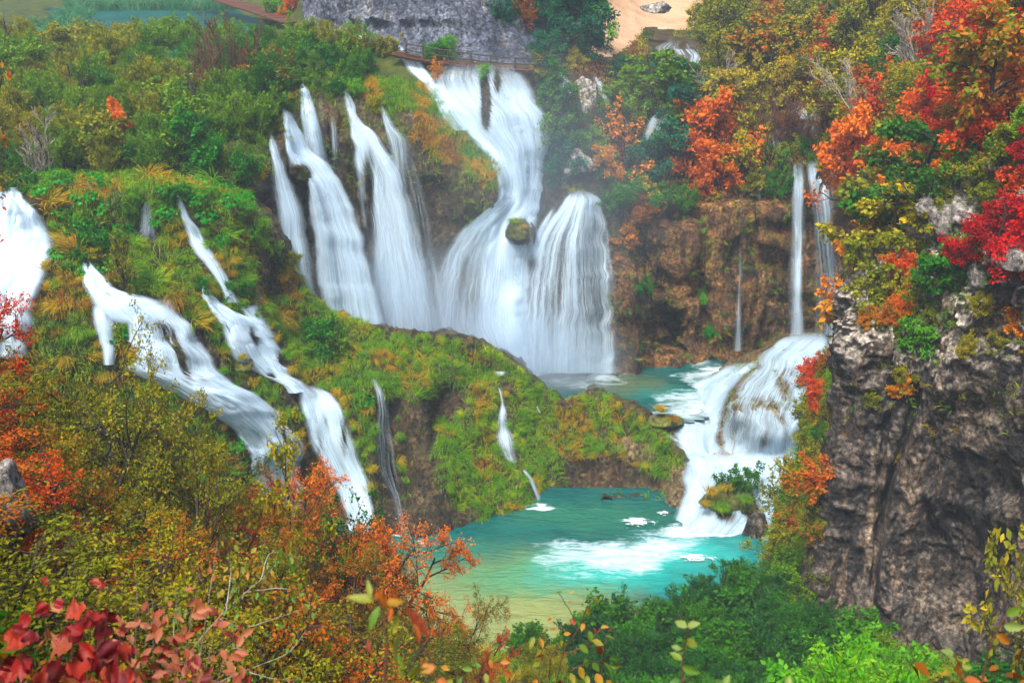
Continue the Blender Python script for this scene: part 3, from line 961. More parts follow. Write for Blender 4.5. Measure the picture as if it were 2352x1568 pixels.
def waterfall(sheet, rows, label, group=None, holes=(), off=.25, layers=2, freefall=True, bulge=.5, fade=(.10, .0), soft=None, cat='waterfall', name='waterfall'):
    root = None
    rows0 = rows
    if sheet == 'F' and rows[-1][2] - rows[-1][1] > 14:
        EDGES.append(rows0)
    veil = sheet == 'B' and freefall and layers > 1
    for ly in range(layers + (1 if veil else 0)):
        rows = rows0
        if veil and ly == layers:
            rows = [(r[0], r[1] - 6 - .16 * (r[2] - r[1]) * i / len(rows0) - 10 * i / len(rows0), r[2] + 6 + .16 * (r[2] - r[1]) * i / len(rows0) + 12 * i / len(rows0), (r[3] if len(r) > 3 else .85) * .62 + .05 * i / len(rows0)) for i, r in enumerate(rows0)]
        elif veil:
            rows = [(r[0], r[1] - 2 - .04 * (r[2] - r[1]), r[2] + 2 + .04 * (r[2] - r[1])) + tuple(r[3:]) for r in rows0]
        G, px, py, s, Dn, w = water_grid(sheet, rows, off + (.22 * ly if ly < layers else -.12), freefall=freefall, bulge=bulge)
        nr, nc = px.shape
        wm = np.linalg.norm(G[nr // 2, 0] - G[nr // 2, -1])
        wm = max(wm, np.linalg.norm(G[-1, 0] - G[-1, -1]) * .7)
        seg = np.linalg.norm(np.diff(G[:, nc // 2], axis=0), axis=1)
        vl = np.concatenate(([0], np.cumsum(seg)))
        uv = np.stack([np.repeat((s * wm)[None, :], nr, 0) + 37.3 * _wseed[0], np.repeat(vl[:, None], nc, 1) + 11.7 * _wseed[0]], 2)
        ew = .5 if w < 25 else (.3 if w < 60 else .14)
        ew = (.5 if (veil and ly == layers) else None) or soft or ew
        edge = np.clip(np.minimum(s, 1 - s) / ew, 0, 1)
        edge = edge * edge * (3 - 2 * edge)
        if not freefall:
            edge = edge * 1.0
        tt = np.linspace(0, 1, nr)
        ef = np.clip(tt / max(fade[0], 1e-3), 0, 1) if fade[0] else np.ones(nr)
        eb = np.clip((1 - tt) / max(fade[1], 1e-3), 0, 1) if fade[1] else np.ones(nr)
        E = edge[None, :] * (ef * eb)[:, None]
        dens = np.repeat(Dn[:, None], nc, 1) * (1.0 if (ly == 0 or ly == layers) else .72)
        for hx, hy, rx, ry, *k in holes:
            dens = dens - (k[0] if k else 1.6) * (1.0 if freefall else .95) * np.exp(-(((px - hx + (0 if freefall else -.35 * (py - hy))) / (rx * (1.0 if freefall else .75)))**2 + ((py - hy) / ry)**2)**1.5)
        # body relief: ropes of water standing proud of the sheet
        rel = fbm(np.stack([uv[..., 0].ravel() * 1.1, uv[..., 1].ravel() * .12, np.zeros(px.size)], 1), 3, 200 + ly).reshape(px.shape)
        G[..., 1] -= rel * min(.25, wm * .04)
        if not freefall:
            hump = fbm(np.stack([uv[..., 0].ravel() * .55, uv[..., 1].ravel() * .40, np.zeros(px.size)], 1), 3, 230 + ly).reshape(px.shape)
            G[..., 2] += hump * min(.55, wm * .12)
            G[..., 1] -= hump * min(.35, wm * .08)
            dens = dens + .12 - .5 * np.clip(-hump - .16, 0, 1) / .4
        if ly == 0:
            org = G[-1, nc // 2].copy()
        G = G - org
        me = mesh(name, G.reshape(-1, 3), gridF(nr, nc), M_RAPID if (sheet == 'C' or name in ('rapids', 'stream')) else M_FALL, True, uv=uv.reshape(-1, 2), attrs={'edge': E.ravel(), 'dens': dens.ravel()})
        if ly == 0:
            root = link(name, me, label=label, cat=cat, group=group, loc=org)
        else:
            link("veil" if ly == layers else "water_strands", me, parent=root)
    return root


W = waterfall
# --- left group of the big fall
W('B', [(300, 616, 622, .8), (360, 624, 642, .8), (430, 632, 670, .9), (500, 640, 692, .95), (600, 642, 708, .95), (700, 655, 724, .9), (800, 668, 735, .8)],
  "narrow white fall at the far left of the big falls, beside the green leafy outcrop")
W('B', [(247, 646, 660, .95), (275, 650, 675, 1.05), (310, 656, 695, 1.1), (345, 660, 712, 1.1), (375, 668, 748, 1.0), (420, 696, 780, .9), (480, 714, 806, .9), (560, 728, 832, 1.0), (640, 736, 852, 1.0), (720, 745, 870, .95), (800, 752, 884, .9)],
  "thick leaning white fall that splits round a small brown mossy knob", holes=[(690, 398, 22, 18, 1.4), (700, 450, 10, 45, .9)])
W('B', [(186, 692, 700, .9), (230, 691, 716, .9), (290, 697, 734, .95), (340, 704, 744, .85), (385, 716, 756, .6)],
  "slim upper fall dropping from the shrubs behind the leaning white fall", fade=(.1, .2))
W('B', [(262, 752, 772, .4), (300, 754, 776, .45), (345, 758, 778, .4), (390, 760, 778, .3)],
  "faint trickles over brown rock between the two leaning left falls", layers=1, fade=(.2, .4))
W('B', [(203, 787, 795, .8), (250, 797, 814, .8), (285, 806, 834, .95), (300, 810, 852, 1.0), (350, 816, 892, .9), (420, 826, 928, .85), (500, 836, 950, .85), (600, 850, 972, .85), (700, 860, 990, .85), (800, 868, 1000, .9)],
  "wide leaning white fall left of the dark brown overhang", holes=[(845, 420, 14, 70, .7), (850, 560, 14, 90, .5)])
W('B', [(240, 870, 880, .7), (290, 884, 902, .75), (320, 892, 930, .7), (370, 902, 934, .75), (430, 908, 936, .5), (500, 912, 936, .35)],
  "small forked fall springing from the orange grassy knob", fade=(.1, .35))
W('B', [(235, 938, 944, .5), (290, 948, 957, .5), (400, 966, 978, .4), (520, 970, 984, .3)], "thin veil right of the small forked fall", layers=1, fade=(.1, .4))
W('B', [(355, 1066, 1072, .5), (450, 1068, 1074, .4), (520, 1068, 1076, .3)], "threadlike trickle down the dark brown overhang", layers=1, fade=(.1, .4))
W('B', [(290, 738, 776, .3), (400, 768, 812, .34), (520, 806, 846, .4), (640, 838, 868, .5), (780, 862, 890, .6)], "faint gauzy veil between the two leaning left falls", layers=1, soft=.5, fade=(.25, 0), off=.5)
W('B', [(300, 900, 950, .25), (430, 925, 985, .3), (560, 950, 1008, .36), (680, 968, 1030, .5), (790, 980, 1050, .65)], "faint gauzy veil right of the wide leaning fall", layers=1, soft=.5, fade=(.25, 0), off=.5)
W('B', [(215, 728, 740, .35), (280, 732, 748, .35), (360, 744, 764, .3)], "hair-thin strands right of the slim upper fall", layers=1, soft=.5, fade=(.15, .3), off=.4)
# --- centre
W('B', [(147, 1012, 1184, .8), (180, 992, 1200, .85), (215, 1003, 1216, .9), (250, 1034, 1240, .95), (290, 1062, 1252, 1.0), (330, 1098, 1254, 1.05), (370, 1130, 1250, 1.05), (420, 1148, 1242, 1.1),
        (460, 1148, 1234, 1.15), (490, 1112, 1230, 1.1), (515, 1078, 1226, 1.0), (545, 1048, 1222, .8), (585, 1028, 1216, .78), (630, 1012, 1214, .78), (690, 1002, 1212, .8), (750, 998, 1214, .9), (800, 1030, 1220, 1.2), (862, 1120, 1240, 1.3)],
  "tall central fall that narrows beside the brown overhang and spreads again below",
  holes=[(1114, 195, 9, 30, .9), (1116, 255, 10, 45, 1.1), (1142, 190, 7, 26, .8), (1190, 532, 26, 26, 2.0), (1075, 660, 26, 80, .25), (1180, 680, 30, 150, -.5), (1150, 560, 26, 60, -.5)], soft=.10, bulge=.8)
W('B', [(122, 905, 925, .9), (140, 925, 962, .9), (165, 945, 978, .95), (190, 972, 1000, 1.0), (220, 988, 1034, 1.0), (262, 1010, 1066, 1.0), (300, 1040, 1090, .9)],
  "side stream tumbling round the grassy knob into the tall central fall", soft=.25)
W('B', [(476, 1270, 1278, .8), (510, 1246, 1262, .9), (545, 1226, 1246, .9), (600, 1215, 1235, .8)], "small tongue of white water between the central fall and the fan-shaped fall", fade=(.15, .1))
W('B', [(436, 1316, 1344, .9), (458, 1300, 1374, 1.0), (490, 1278, 1381, .95), (520, 1256, 1386, .85), (560, 1236, 1391, .78), (620, 1222, 1396, .72), (700, 1212, 1401, .68), (780, 1205, 1406, .72), (856, 1198, 1409, .9)],
  "broad fan-shaped fall dropping into the upper pool", soft=.08, bulge=1.2, fade=(.06, 0))
# --- cave cliff
W('B', [(368, 1824, 1843, .85), (450, 1822, 1844, .8), (560, 1821, 1843, .72), (680, 1819, 1842, .66), (790, 1814, 1848, .66)], "left strand of the pale double fall beside the golden-leaved tree", off=.4)
W('B', [(368, 1852, 1884, .85), (420, 1860, 1898, .8), (480, 1868, 1910, .72), (560, 1872, 1916, .66), (650, 1874, 1926, .62), (770, 1874, 1936, .6)], "right strand of the pale double fall beside the golden-leaved tree", off=.4)
W('B', [(375, 1900, 1922, .5), (460, 1906, 1924, .4), (560, 1910, 1926, .3)], "faint short veil half hidden by the golden-leaved tree", layers=1, fade=(.1, .3))
W('B', [(432, 1700, 1707, .45), (560, 1697, 1704, .45), (630, 1692, 1706, .55), (700, 1689, 1705, .6), (806, 1682, 1708, .85)], "single thin trickle down the middle of the brown cave cliff", layers=1, off=.4)
W('B', [(630, 1706, 1712, .3), (690, 1712, 1724, .3), (740, 1716, 1732, .2)], "misty side spray of the trickle on the brown cave cliff", layers=1, fade=(.1, .4))
W('B', [(400, 1734, 1742, .4), (450, 1738, 1748, .4), (480, 1742, 1750, .3)], "short trickle high on the brown cave cliff", layers=1, fade=(.1, .5))
# --- left slope streams
W('F', [(425, 2, 26, 1.0), (455, -20, 60, 1.1), (500, -60, 100, 1.2), (545, -80, 118, 1.25), (590, -100, 118, 1.25), (640, -100, 100, 1.2), (720, -100, 80, 1.1), (820, -100, 70, 1.0)],
  "foaming white cascade at the left edge beside yellow grass", freefall=False, off=.35)
W('F', [(602, 192, 212, .9), (640, 195, 240, 1.05), (668, 200, 275, 1.15), (690, 208, 360, 1.25), (720, 222, 405, 1.2), (745, 262, 420, 1.15)],
  "short upper chute of the left cascade below the yellow grass tufts", freefall=False, soft=.2, fade=(.1, .1))
W('F', [(700, 206, 262, 1.1), (740, 212, 264, 1.0), (790, 226, 266, .95), (840, 238, 266, .9)], "narrow side chute falling behind the orange bush on the left", freefall=False, holes=[(248, 715, 10, 22, 1.2)])
W('F', [(688, 255, 388, 1.2), (720, 282, 412, 1.1), (750, 292, 432, 1.05), (780, 302, 452, 1.0), (820, 306, 482, .95), (858, 304, 512, 1.0), (885, 370, 545, 1.15), (912, 425, 595, 1.2), (942, 478, 628, 1.2), (972, 518, 652, 1.15),
        (1002, 545, 682, 1.1), (1035, 562, 697, 1.05), (1075, 575, 692, .95), (1120, 588, 692, .9), (1170, 600, 696, .9), (1225, 616, 702, .9)],
  "wide stepped white cascade running down the left slope to the pool", freefall=False, soft=.09,
  holes=[(412, 815, 11, 52, .8), (428, 850, 7, 30, .6), (330, 728, 7, 24, .7), (382, 770, 5, 34, .5), (348, 838, 10, 22, .45), (365, 855, 6, 20, .5), (655, 1005, 7, 42, .8), (640, 1050, 6, 36, .5), (520, 925, 9, 14, .45), (560, 985, 5, 40, .35), (470, 880, 6, 24, .35)], bulge=.6, off=.4)
W('F', [(443, 402, 412, .8), (470, 404, 421, .85), (505, 414, 438, 1.0), (530, 424, 462, 1.05), (560, 434, 478, 1.05), (590, 454, 497, 1.05), (620, 478, 517, 1.0), (655, 504, 532, .95), (695, 520, 556, .9)],
  "slender white stream between the butterbur patch and the reddish grass", freefall=False, holes=[(452, 540, 8, 20, .6)])
W('F', [(462, 329, 344, .6), (490, 319, 354, .6), (520, 313, 360, .55), (552, 310, 362, .5)], "little umbrella-shaped fall under the hanging yellow grass", fade=(.1, .3))
W('F', [(655, 462, 476, .9), (672, 464, 484, 1.0), (690, 474, 504, 1.0), (715, 489, 548, 1.05), (740, 500, 592, 1.1), (770, 510, 622, 1.05), (800, 520, 648, 1.05), (832, 542, 668, 1.15), (858, 590, 668, 1.15), (880, 640, 690, 1.1), (902, 660, 716, 1.0)],
  "white cascade with a brown rock in it, second from the left slope's big one", freefall=False, soft=.12,
  holes=[(586, 772, 13, 26, 1.2), (652, 824, 16, 20, 1.4), (524, 752, 7, 22, .7), (622, 860, 9, 9, 1.0)], off=.35)
W('F', [(700, 545, 606, 1.1), (718, 560, 596, 1.1), (742, 560, 616, 1.0), (775, 585, 636, 1.0)], "bright pool spilling over between two tufts below the thin veil", freefall=False, layers=1, off=.45)
W('F', [(884, 668, 728, 1.05), (905, 684, 766, 1.1), (932, 688, 786, 1.05), (970, 696, 802, .95), (1020, 712, 818, .95), (1060, 732, 832, .95), (1100, 758, 842, .95), (1140, 778, 856, .9), (1180, 790, 864, .9), (1228, 796, 872, .95)],
  "lower white fall right of the mossy brown spur, ending in the turquoise pool", freefall=True, soft=.14, holes=[(750, 950, 7, 40, .3), (790, 1000, 8, 60, .5), (735, 1040, 5, 50, .4)], off=.35)
W('F', [(545, 538, 548, .6), (600, 556, 574, .5), (650, 572, 592, .5), (698, 590, 610, .8)], "thin veil down the dark rock left of the big falls", layers=1, fade=(.1, .05))
W('F', [(540, 550, 556, .5), (600, 556, 563, .45), (680, 562, 572, .5)], "second, fainter veil beside the thin one on dark rock", layers=1)
W('F', [(866, 850, 862, .8), (895, 862, 880, .7), (940, 866, 895, .5), (1000, 862, 908, .42), (1080, 862, 922, .38), (1150, 900, 932, .42), (1228, 918, 942, .6)],
  "thin hooked fall over the dark hollow of the mossy barrier", layers=2, off=.3)
W('F', [(945, 814, 836, .4), (1000, 817, 834, .4), (1075, 820, 832, .35)], "sparse drips beside the lower white fall", layers=1, fade=(.2, .3))
W('F', [(886, 1144, 1152, .7), (920, 1149, 1158, .6), (945, 1147, 1166, .85), (975, 1138, 1168, .5), (1000, 1134, 1180, .75), (1040, 1150, 1186, .5), (1064, 1168, 1188, .7)],
  "thin stepped stream down the middle of the grassy mound", freefall=False)
W('F', [(1078, 1196, 1206, .9), (1100, 1211, 1226, .95), (1130, 1226, 1240, .95), (1162, 1234, 1262, 1.1)], "short bright spout entering the pool under hanging grass", freefall=False, off=.35)
W('F', [(1010, 1268, 1274, .5), (1080, 1267, 1276, .45), (1146, 1266, 1280, .6)], "hair-thin fall right of the short bright spout", layers=1)
W('F', [(985, 1002, 1018, .4), (1015, 1006, 1030, .35)], "tiny wisp of water on the rock of the grassy mound", layers=1, fade=(.3, .4))
W('F', [(932, 1229, 1236, .8), (948, 1236, 1244, .7)], "small glint of water on the upper grassy mound", layers=1)
W('F', [(852, 1130, 1168, .9), (862, 1134, 1164, .7)], "tiny white pool on top of the grassy mound", layers=1, soft=.3, cat='pool')
# --- right-hand rapids
W('C', [(762, 1840, 1975, 1.1), (780, 1796, 1970, 1.15), (800, 1768, 1945, 1.1), (825, 1742, 1905, .85), (860, 1715, 1895, .75), (900, 1686, 1880, .70), (940, 1666, 1868, .66), (1000, 1652, 1855, .64), (1052, 1645, 1850, 1.0)],
  "curtain of white water over the rounded tufa dome on the right", freefall=False, soft=.07, holes=[(1720, 845, 30, 9, .5), (1800, 890, 22, 26, .5), (1680, 905, 12, 12, .5), (1790, 960, 14, 40, .3)], off=.22)
W('C', [(832, 1676, 1752, 1.1), (860, 1640, 1712, 1.2), (885, 1592, 1688, 1.2), (920, 1572, 1668, 1.2), (960, 1552, 1656, 1.15), (1000, 1545, 1652, 1.1), (1050, 1560, 1668, 1.15)],
  "white rapids racing round the left side of the tufa dome", freefall=False, soft=.2, off=.3, name='rapids')
W('C', [(1040, 1570, 1860, 1.25), (1070, 1572, 1862, 1.3), (1100, 1568, 1850, 1.25), (1130, 1566, 1822, 1.15), (1165, 1556, 1800, 1.05), (1200, 1545, 1785, 1.1), (1226, 1530, 1770, 1.1)],
  "white foaming rapids below the tufa dome pouring into the lower pool", freefall=False, soft=.08, holes=[(1655, 1155, 34, 44, 1.2), (1715, 1150, 28, 40, 1.2), (1580, 1090, 8, 10, .5)], off=.3, name='rapids')
W('C', [(868, 1878, 1902, .8), (905, 1860, 1900, .8), (930, 1840, 1896, .9), (970, 1816, 1850, .9), (1012, 1808, 1832, .85), (1050, 1800, 1832, .9)],
  "thin curved fall on the right flank of the tufa dome", freefall=False, off=.45)
W('C', [(990, 1470, 1600, .5), (1020, 1500, 1680, .5), (1050, 1560, 1720, .4)], "shallow riffles above the grassy lip of the lower pool", freefall=False, layers=1, soft=.3, name='rapids')
# --- far white water among the trees
W('B', [(92, 1535, 1600, .4), (110, 1505, 1625, .5), (128, 1492, 1632, .5), (150, 1500, 1620, .4)], "distant white shallows below the sandy path", freefall=False, layers=1, off=.5, soft=.3)
W('B', [(165, 1262, 1286, .9), (190, 1274, 1312, 1.0), (215, 1288, 1326, .9)], "small distant fall left of the pale boulder", freefall=False, off=.5)
W('B', [(172, 1358, 1370, .8), (210, 1374, 1396, .8), (250, 1398, 1422, .8), (292, 1428, 1456, .7)], "narrow distant chute right of the pale boulder", freefall=False, off=.5)
W('B', [(262, 1500, 1560, .5), (295, 1478, 1545, .55), (330, 1464, 1520, .5)], "distant white cascade behind the bright orange tree", freefall=False, layers=1, off=.5, soft=.3)
W('B', [(244, 1826, 1866, .4), (262, 1800, 1892, .42), (278, 1790, 1900, .4)], "upper white riffle among bare bushes above the brown cave cliff", freefall=False, layers=1, off=.4, soft=.3, name='rapids')
W('B', [(280, 1790, 1895, .42), (298, 1765, 1915, .48), (316, 1760, 1915, .42)], "broad white riffle among bare bushes above the brown cave cliff", freefall=False, layers=1, off=.4, soft=.3, name='rapids')
W('B', [(318, 1730, 1800, .4), (334, 1722, 1810, .45), (346, 1735, 1800, .4)], "lower white riffle behind the brown leafless bushes", freefall=False, layers=1, off=.4, soft=.3, name='rapids')
W('B', [(62, 722, 760, 1.0), (78, 748, 815, 1.1), (92, 790, 870, 1.1), (108, 840, 930, 1.1), (122, 880, 965, 1.0)], "white shallows running along the foot of the grey cliff", freefall=False, layers=1, off=.4, soft=.25, name='stream', cat='stream')
W('B', [(176, 812, 834, .9), (190, 810, 830, .9)], "glimpse of white water between shrubs above the big falls", freefall=False, layers=1, off=.4)

# churned foam where the big falls strike the pools: low heaps of white water
M_FOAM, nt, out = newmat("foam")
nf = noise_node(nt, 1.1, 8, .7, (1, 2.2, 1), dist=1.2)
fa = math_(nt, 'SUBTRACT', math_(nt, 'ADD', attr(nt, 'edge'), math_(nt, 'MULTIPLY', math_(nt, 'SUBTRACT', nf.outputs[0], .5), 3.4)), .42)
fb = nt.nodes.new("ShaderNodeMapRange")
fb.inputs['From Max'].default_value = .28
nt.links.new(fa, fb.inputs['Value'])
fd = nt.nodes.new("ShaderNodeBsdfDiffuse"); fd.inputs[0].default_value = (.62, .74, .80, 1)
ft = nt.nodes.new("ShaderNodeBsdfTransparent")
fx_ = nt.nodes.new("ShaderNodeMixShader")
nt.links.new(fb.outputs[0], fx_.inputs[0]); nt.links.new(ft.outputs[0], fx_.inputs[1]); nt.links.new(fd.outputs[0], fx_.inputs[2])
nt.links.new(fx_.outputs[0], out.inputs[0])


def foam_patch(px, py, z, rx, ry, label, seed, lob=.35):
    c = R(px, py, z)
    n = 44
    rs = np.linspace(0, 1, 9)
    an = np.linspace(0, 2 * np.pi, n, endpoint=False)
    V, E = [], []
    rad = 1.35 + lob * fbm(np.stack([np.cos(an) * 1.6, np.sin(an) * 1.6, np.full(n, seed * 3.1)], 1), 4, seed)
    for r in rs:
        x = np.cos(an) * rx * r * rad; y = np.sin(an) * ry * r * rad
        V.append(np.stack([x, y, np.full(n, .14 * (1 - r**2) + .11)], 1))
        E.append(np.full(n, 1 - r))
    V = np.concatenate(V)
    F = [[i * n + j, i * n + (j + 1) % n, (i + 1) * n + (j + 1) % n, (i + 1) * n + j] for i in range(8) for j in range(n)]
    me = mesh("foam_patch", V, np.array(F), M_FOAM, True, attrs={'edge': np.concatenate(E)})
    return link("foam_patch", me, label=label, cat="foam", loc=c)


foam_patch(1462, 1201, 0, 1.2, .9, "small white foam patch near the grassy bank of the turquoise pool", 3, .7)
foam_patch(1592, 1284, 0, 1.5, .7, "flat white foam patch in the darker right part of the pool", 5, .8)
foam_patch(1525, 1181, 0, .5, .4, "pale cream scum patch touching the foot of the grassy bank", 7, .5)
foam_patch(1545, 818, 4.5, 1.0, .6, "broken white foam in front of the small cave", 11, .9)

# ================================================================== PLANTS: materials
def vivid(c, sat=1.5, gain=1.12):
    l = .3 * c[0] + .6 * c[1] + .1 * c[2]
    return tuple(max(.002, (l + (k - l) * sat) * gain) for k in c)


def leaf_mat(name, stops, transl=.35, nscale=.9, rand=.55, rough=.6):
    """Leaves whose colour varies leaf by leaf and bough by bough."""
    m, nt, out = newmat(name)
    geo = nt.nodes.new("ShaderNodeNewGeometry")
    oi = nt.nodes.new("ShaderNodeObjectInfo")
    tc = nt.nodes.new("ShaderNodeTexCoord")
    ad = nt.nodes.new("ShaderNodeVectorMath"); ad.operation = 'ADD'
    cm = nt.nodes.new("ShaderNodeCombineXYZ")
    nt.links.new(math_(nt, 'MULTIPLY', oi.outputs['Random'], 50.0), cm.inputs[0])
    nt.links.new(tc.outputs['Object'], ad.inputs[0]); nt.links.new(cm.outputs[0], ad.inputs[1])
    n = noise_node(nt, nscale, 3, .5, coord=ad.outputs[0])
    f = math_(nt, 'ADD', math_(nt, 'MULTIPLY', geo.outputs['Random Per Island'], rand),
              math_(nt, 'MULTIPLY', math_(nt, 'SUBTRACT', n.outputs[0], .3), (1 - rand) * 2.2))
    f = math_(nt, 'ADD', f, math_(nt, 'MULTIPLY', math_(nt, 'SUBTRACT', oi.outputs['Random'], .5), .22))
    c = ramp(nt, [(p_, vivid(q_)) for p_, q_ in stops])
    nt.links.new(f, c.inputs[0])
    df = nt.nodes.new("ShaderNodeBsdfPrincipled")
    df.inputs['Roughness'].default_value = rough
    df.inputs['Specular IOR Level'].default_value = .2
    nt.links.new(c.outputs[0], df.inputs['Base Color'])
    tr = nt.nodes.new("ShaderNodeBsdfTranslucent")
    nt.links.new(c.outputs[0], tr.inputs[0])
    mx = nt.nodes.new("ShaderNodeMixShader")
    mx.inputs[0].default_value = transl
    nt.links.new(df.outputs[0], mx.inputs[1]); nt.links.new(tr.outputs[0], mx.inputs[2])
    nt.links.new(mx.outputs[0], out.inputs[0])
    return m


LM = {
    'willow': leaf_mat("willow_leaf", [(.0, (.05, .11, .015)), (.45, (.11, .19, .02)), (.8, (.19, .26, .025)), (1, (.27, .29, .03))]),
    'shore': leaf_mat("shore_willow_leaf", [(.0, (.012, .04, .016)), (.5, (.03, .085, .03)), (1, (.07, .14, .04))]),
    'willow_dark': leaf_mat("dark_willow_leaf", [(.0, (.025, .07, .02)), (.5, (.05, .13, .03)), (1, (.11, .20, .035))]),
    'olive': leaf_mat("olive_leaf", [(.0, (.06, .085, .008)), (.4, (.16, .18, .012)), (.75, (.28, .26, .012)), (1, (.48, .28, .015))]),
    'lime': leaf_mat("lime_leaf", [(.0, (.05, .14, .01)), (.5, (.12, .28, .01)), (1, (.28, .38, .02))]),
    'green': leaf_mat("green_leaf", [(.0, (.015, .06, .008)), (.5, (.04, .14, .012)), (1, (.10, .24, .02))]),
    'bluegreen': leaf_mat("cool_green_leaf", [(.0, (.01, .05, .035)), (.5, (.025, .10, .06)), (1, (.06, .16, .06))]),
    'gold': leaf_mat("golden_leaf", [(.0, (.09, .12, .01)), (.25, (.34, .21, .01)), (.6, (.60, .26, .01)), (1, (.64, .36, .02))]),
    'yellow': leaf_mat("yellow_green_leaf", [(.0, (.08, .12, .01)), (.5, (.24, .24, .01)), (.85, (.45, .34, .012)), (1, (.55, .28, .01))]),
    'orange': leaf_mat("orange_leaf", [(.0, (.2, .09, .008)), (.35, (.46, .15, .01)), (.75, (.6, .23, .012)), (1, (.58, .36, .015))]),
    'redorange': leaf_mat("red_orange_leaf", [(.0, (.14, .05, .008)), (.35, (.42, .09, .01)), (.75, (.56, .16, .012)), (1, (.5, .28, .015))]),
    'red': leaf_mat("red_leaf", [(.0, (.12, .01, .01)), (.5, (.36, .012, .016)), (1, (.5, .06, .02))]),
    'orange_mix': leaf_mat("green_and_orange_leaf", [(.0, (.06, .11, .01)), (.38, (.16, .17, .01)), (.5, (.34, .15, .01)), (.8, (.46, .14, .01)), (1, (.42, .06, .012))], rand=.4),
    'red_mix': leaf_mat("green_and_red_leaf", [(.0, (.05, .09, .01)), (.42, (.15, .15, .01)), (.54, (.30, .09, .01)), (.75, (.44, .06, .012)), (1, (.46, .14, .012))], rand=.35),
    'olive_mix': leaf_mat("turning_olive_leaf", [(.0, (.045, .07, .006)), (.42, (.15, .16, .008)), (.66, (.28, .23, .01)), (.82, (.46, .20, .01)), (1, (.5, .12, .01))], rand=.5),
    'brown': leaf_mat("dry_brown_leaf", [(.0, (.08, .04, .015)), (.6, (.2, .09, .02)), (1, (.34, .15, .03))]),
    'grass': leaf_mat("grass_blade", [(.0, (.05, .12, .01)), (.5, (.14, .26, .012)), (.85, (.34, .36, .02)), (1, (.5, .36, .03))], rand=.5, nscale=.5),
    'gold_grass': leaf_mat("golden_grass_blade", [(.0, (.12, .18, .012)), (.35, (.30, .26, .012)), (.8, (.44, .27, .02)), (1, (.44, .18, .02))], rand=.5, nscale=.5),
    'rust_grass': leaf_mat("rusty_grass_blade", [(.0, (.08, .10, .01)), (.4, (.20, .14, .012)), (.8, (.34, .15, .02)), (1, (.34, .20, .04))], rand=.5, nscale=.5),
    'reed': leaf_mat("reed_blade", [(.0, (.03, .10, .06)), (.5, (.07, .17, .09)), (.8, (.18, .22, .12)), (1, (.30, .22, .11))], rand=.6, nscale=.3),
    'butterbur': leaf_mat("butterbur_leaf", [(.0, (.008, .07, .008)), (.5, (.02, .18, .01)), (.9, (.06, .30, .015)), (1, (.25, .4, .03))], rough=.4),
}
M_BARK, nt, out = newmat("dark_bark")
_n = noise_node(nt, 6, 5, .65, (1, 1, .3))
_c = ramp(nt, [(.3, (.012, .01, .009)), (.6, (.05, .038, .03)), (.8, (.10, .085, .07))])
nt.links.new(_n.outputs[0], _c.inputs[0])
finish(nt, out, _c.outputs[0], .9, _n.outputs[0], .03)
M_PALEBARK, nt, out = newmat("pale_bark")
_n = noise_node(nt, 6, 5, .65, (1, 1, .4))
_c = ramp(nt, [(.3, (.16, .13, .10)), (.6, (.34, .30, .25)), (.8, (.48, .44, .38))])
nt.links.new(_n.outputs[0], _c.inputs[0])
finish(nt, out, _c.outputs[0], .9, _n.outputs[0], .03)
M_TWIG, nt, out = newmat("reddish_twig")
_n = noise_node(nt, 5, 4, .6)
_c = ramp(nt, [(.3, (.05, .02, .012)), (.7, (.16, .075, .045))])
nt.links.new(_n.outputs[0], _c.inputs[0])
finish(nt, out, _c.outputs[0], .85)


# ------------------------------------------------------------------ plants: growth
def unit(v):
    return v / (np.linalg.norm(v) + 1e-9)


def skeleton(seed, H=7, stems=1, spread=.25, levels=3, kids=(9, 6, 5), ratio=.5, ang=.9, up=.25, jit=.22, r0=.12, bare=.3, flat=0.0):
    rng = np.random.default_rng(seed)
    br, tw = [], []

    def grow(p, d, L, r, lv):
        k = 6 if lv == 0 else 4
        pts = [p]
        for i in range(k):
            d = unit(d + rng.normal(0, jit, 3) * (1 if lv else .6) + np.array([0, 0, up * (.5 if lv else .8)]) * (1 - flat * (lv > 0)))
            p = p + d * L / k
            pts.append(p)
        pts = np.array(pts)
        br.append((pts, np.linspace(r, r * (.35 if lv < levels else .2), len(pts)), lv))
        if lv >= levels:
            tw.append(pts)
            return
        n = kids[min(lv, len(kids) - 1)]
        b0 = bare if lv == 0 else .2
        for i in range(n):
            t = b0 + (1 - b0) * (i + rng.random()) / n
            f = t * k
            j = min(int(f), k - 1)
            q = pts[j] + (pts[j + 1] - pts[j]) * (f - j)
            dd = unit(pts[j + 1] - pts[j])
            a = rng.random() * 6.283
            s = unit(np.cross(dd, [math.cos(a), math.sin(a), .3]))
            an = ang * (.7 + .6 * rng.random())
            nd = unit(dd * math.cos(an) + s * math.sin(an))
            if flat and lv >= 0:
                nd = unit(nd * np.array([1, 1, 1 - flat]))
            Lc = L * ratio * (1.15 - .55 * t if lv == 0 else 1 - .35 * t) * (.75 + .5 * rng.random())
            grow(q, nd, Lc, r * (.5 if lv == 0 else .55) * (1.1 - .5 * t), lv + 1)
    for s in range(stems):
        a = rng.random() * 6.283
        tilt = spread * (.3 + rng.random()) if stems > 1 else spread * .3
        d = np.array([math.cos(a) * math.sin(tilt), math.sin(a) * math.sin(tilt), math.cos(tilt)])
        base = np.array([math.cos(a), math.sin(a), 0]) * (.12 * H * rng.random() if stems > 1 else 0)
        grow(base - d * .25, d, H * (.7 + .35 * rng.random() if stems > 1 else .88), r0 * (1 if stems == 1 else .45), 0)
    return br, tw


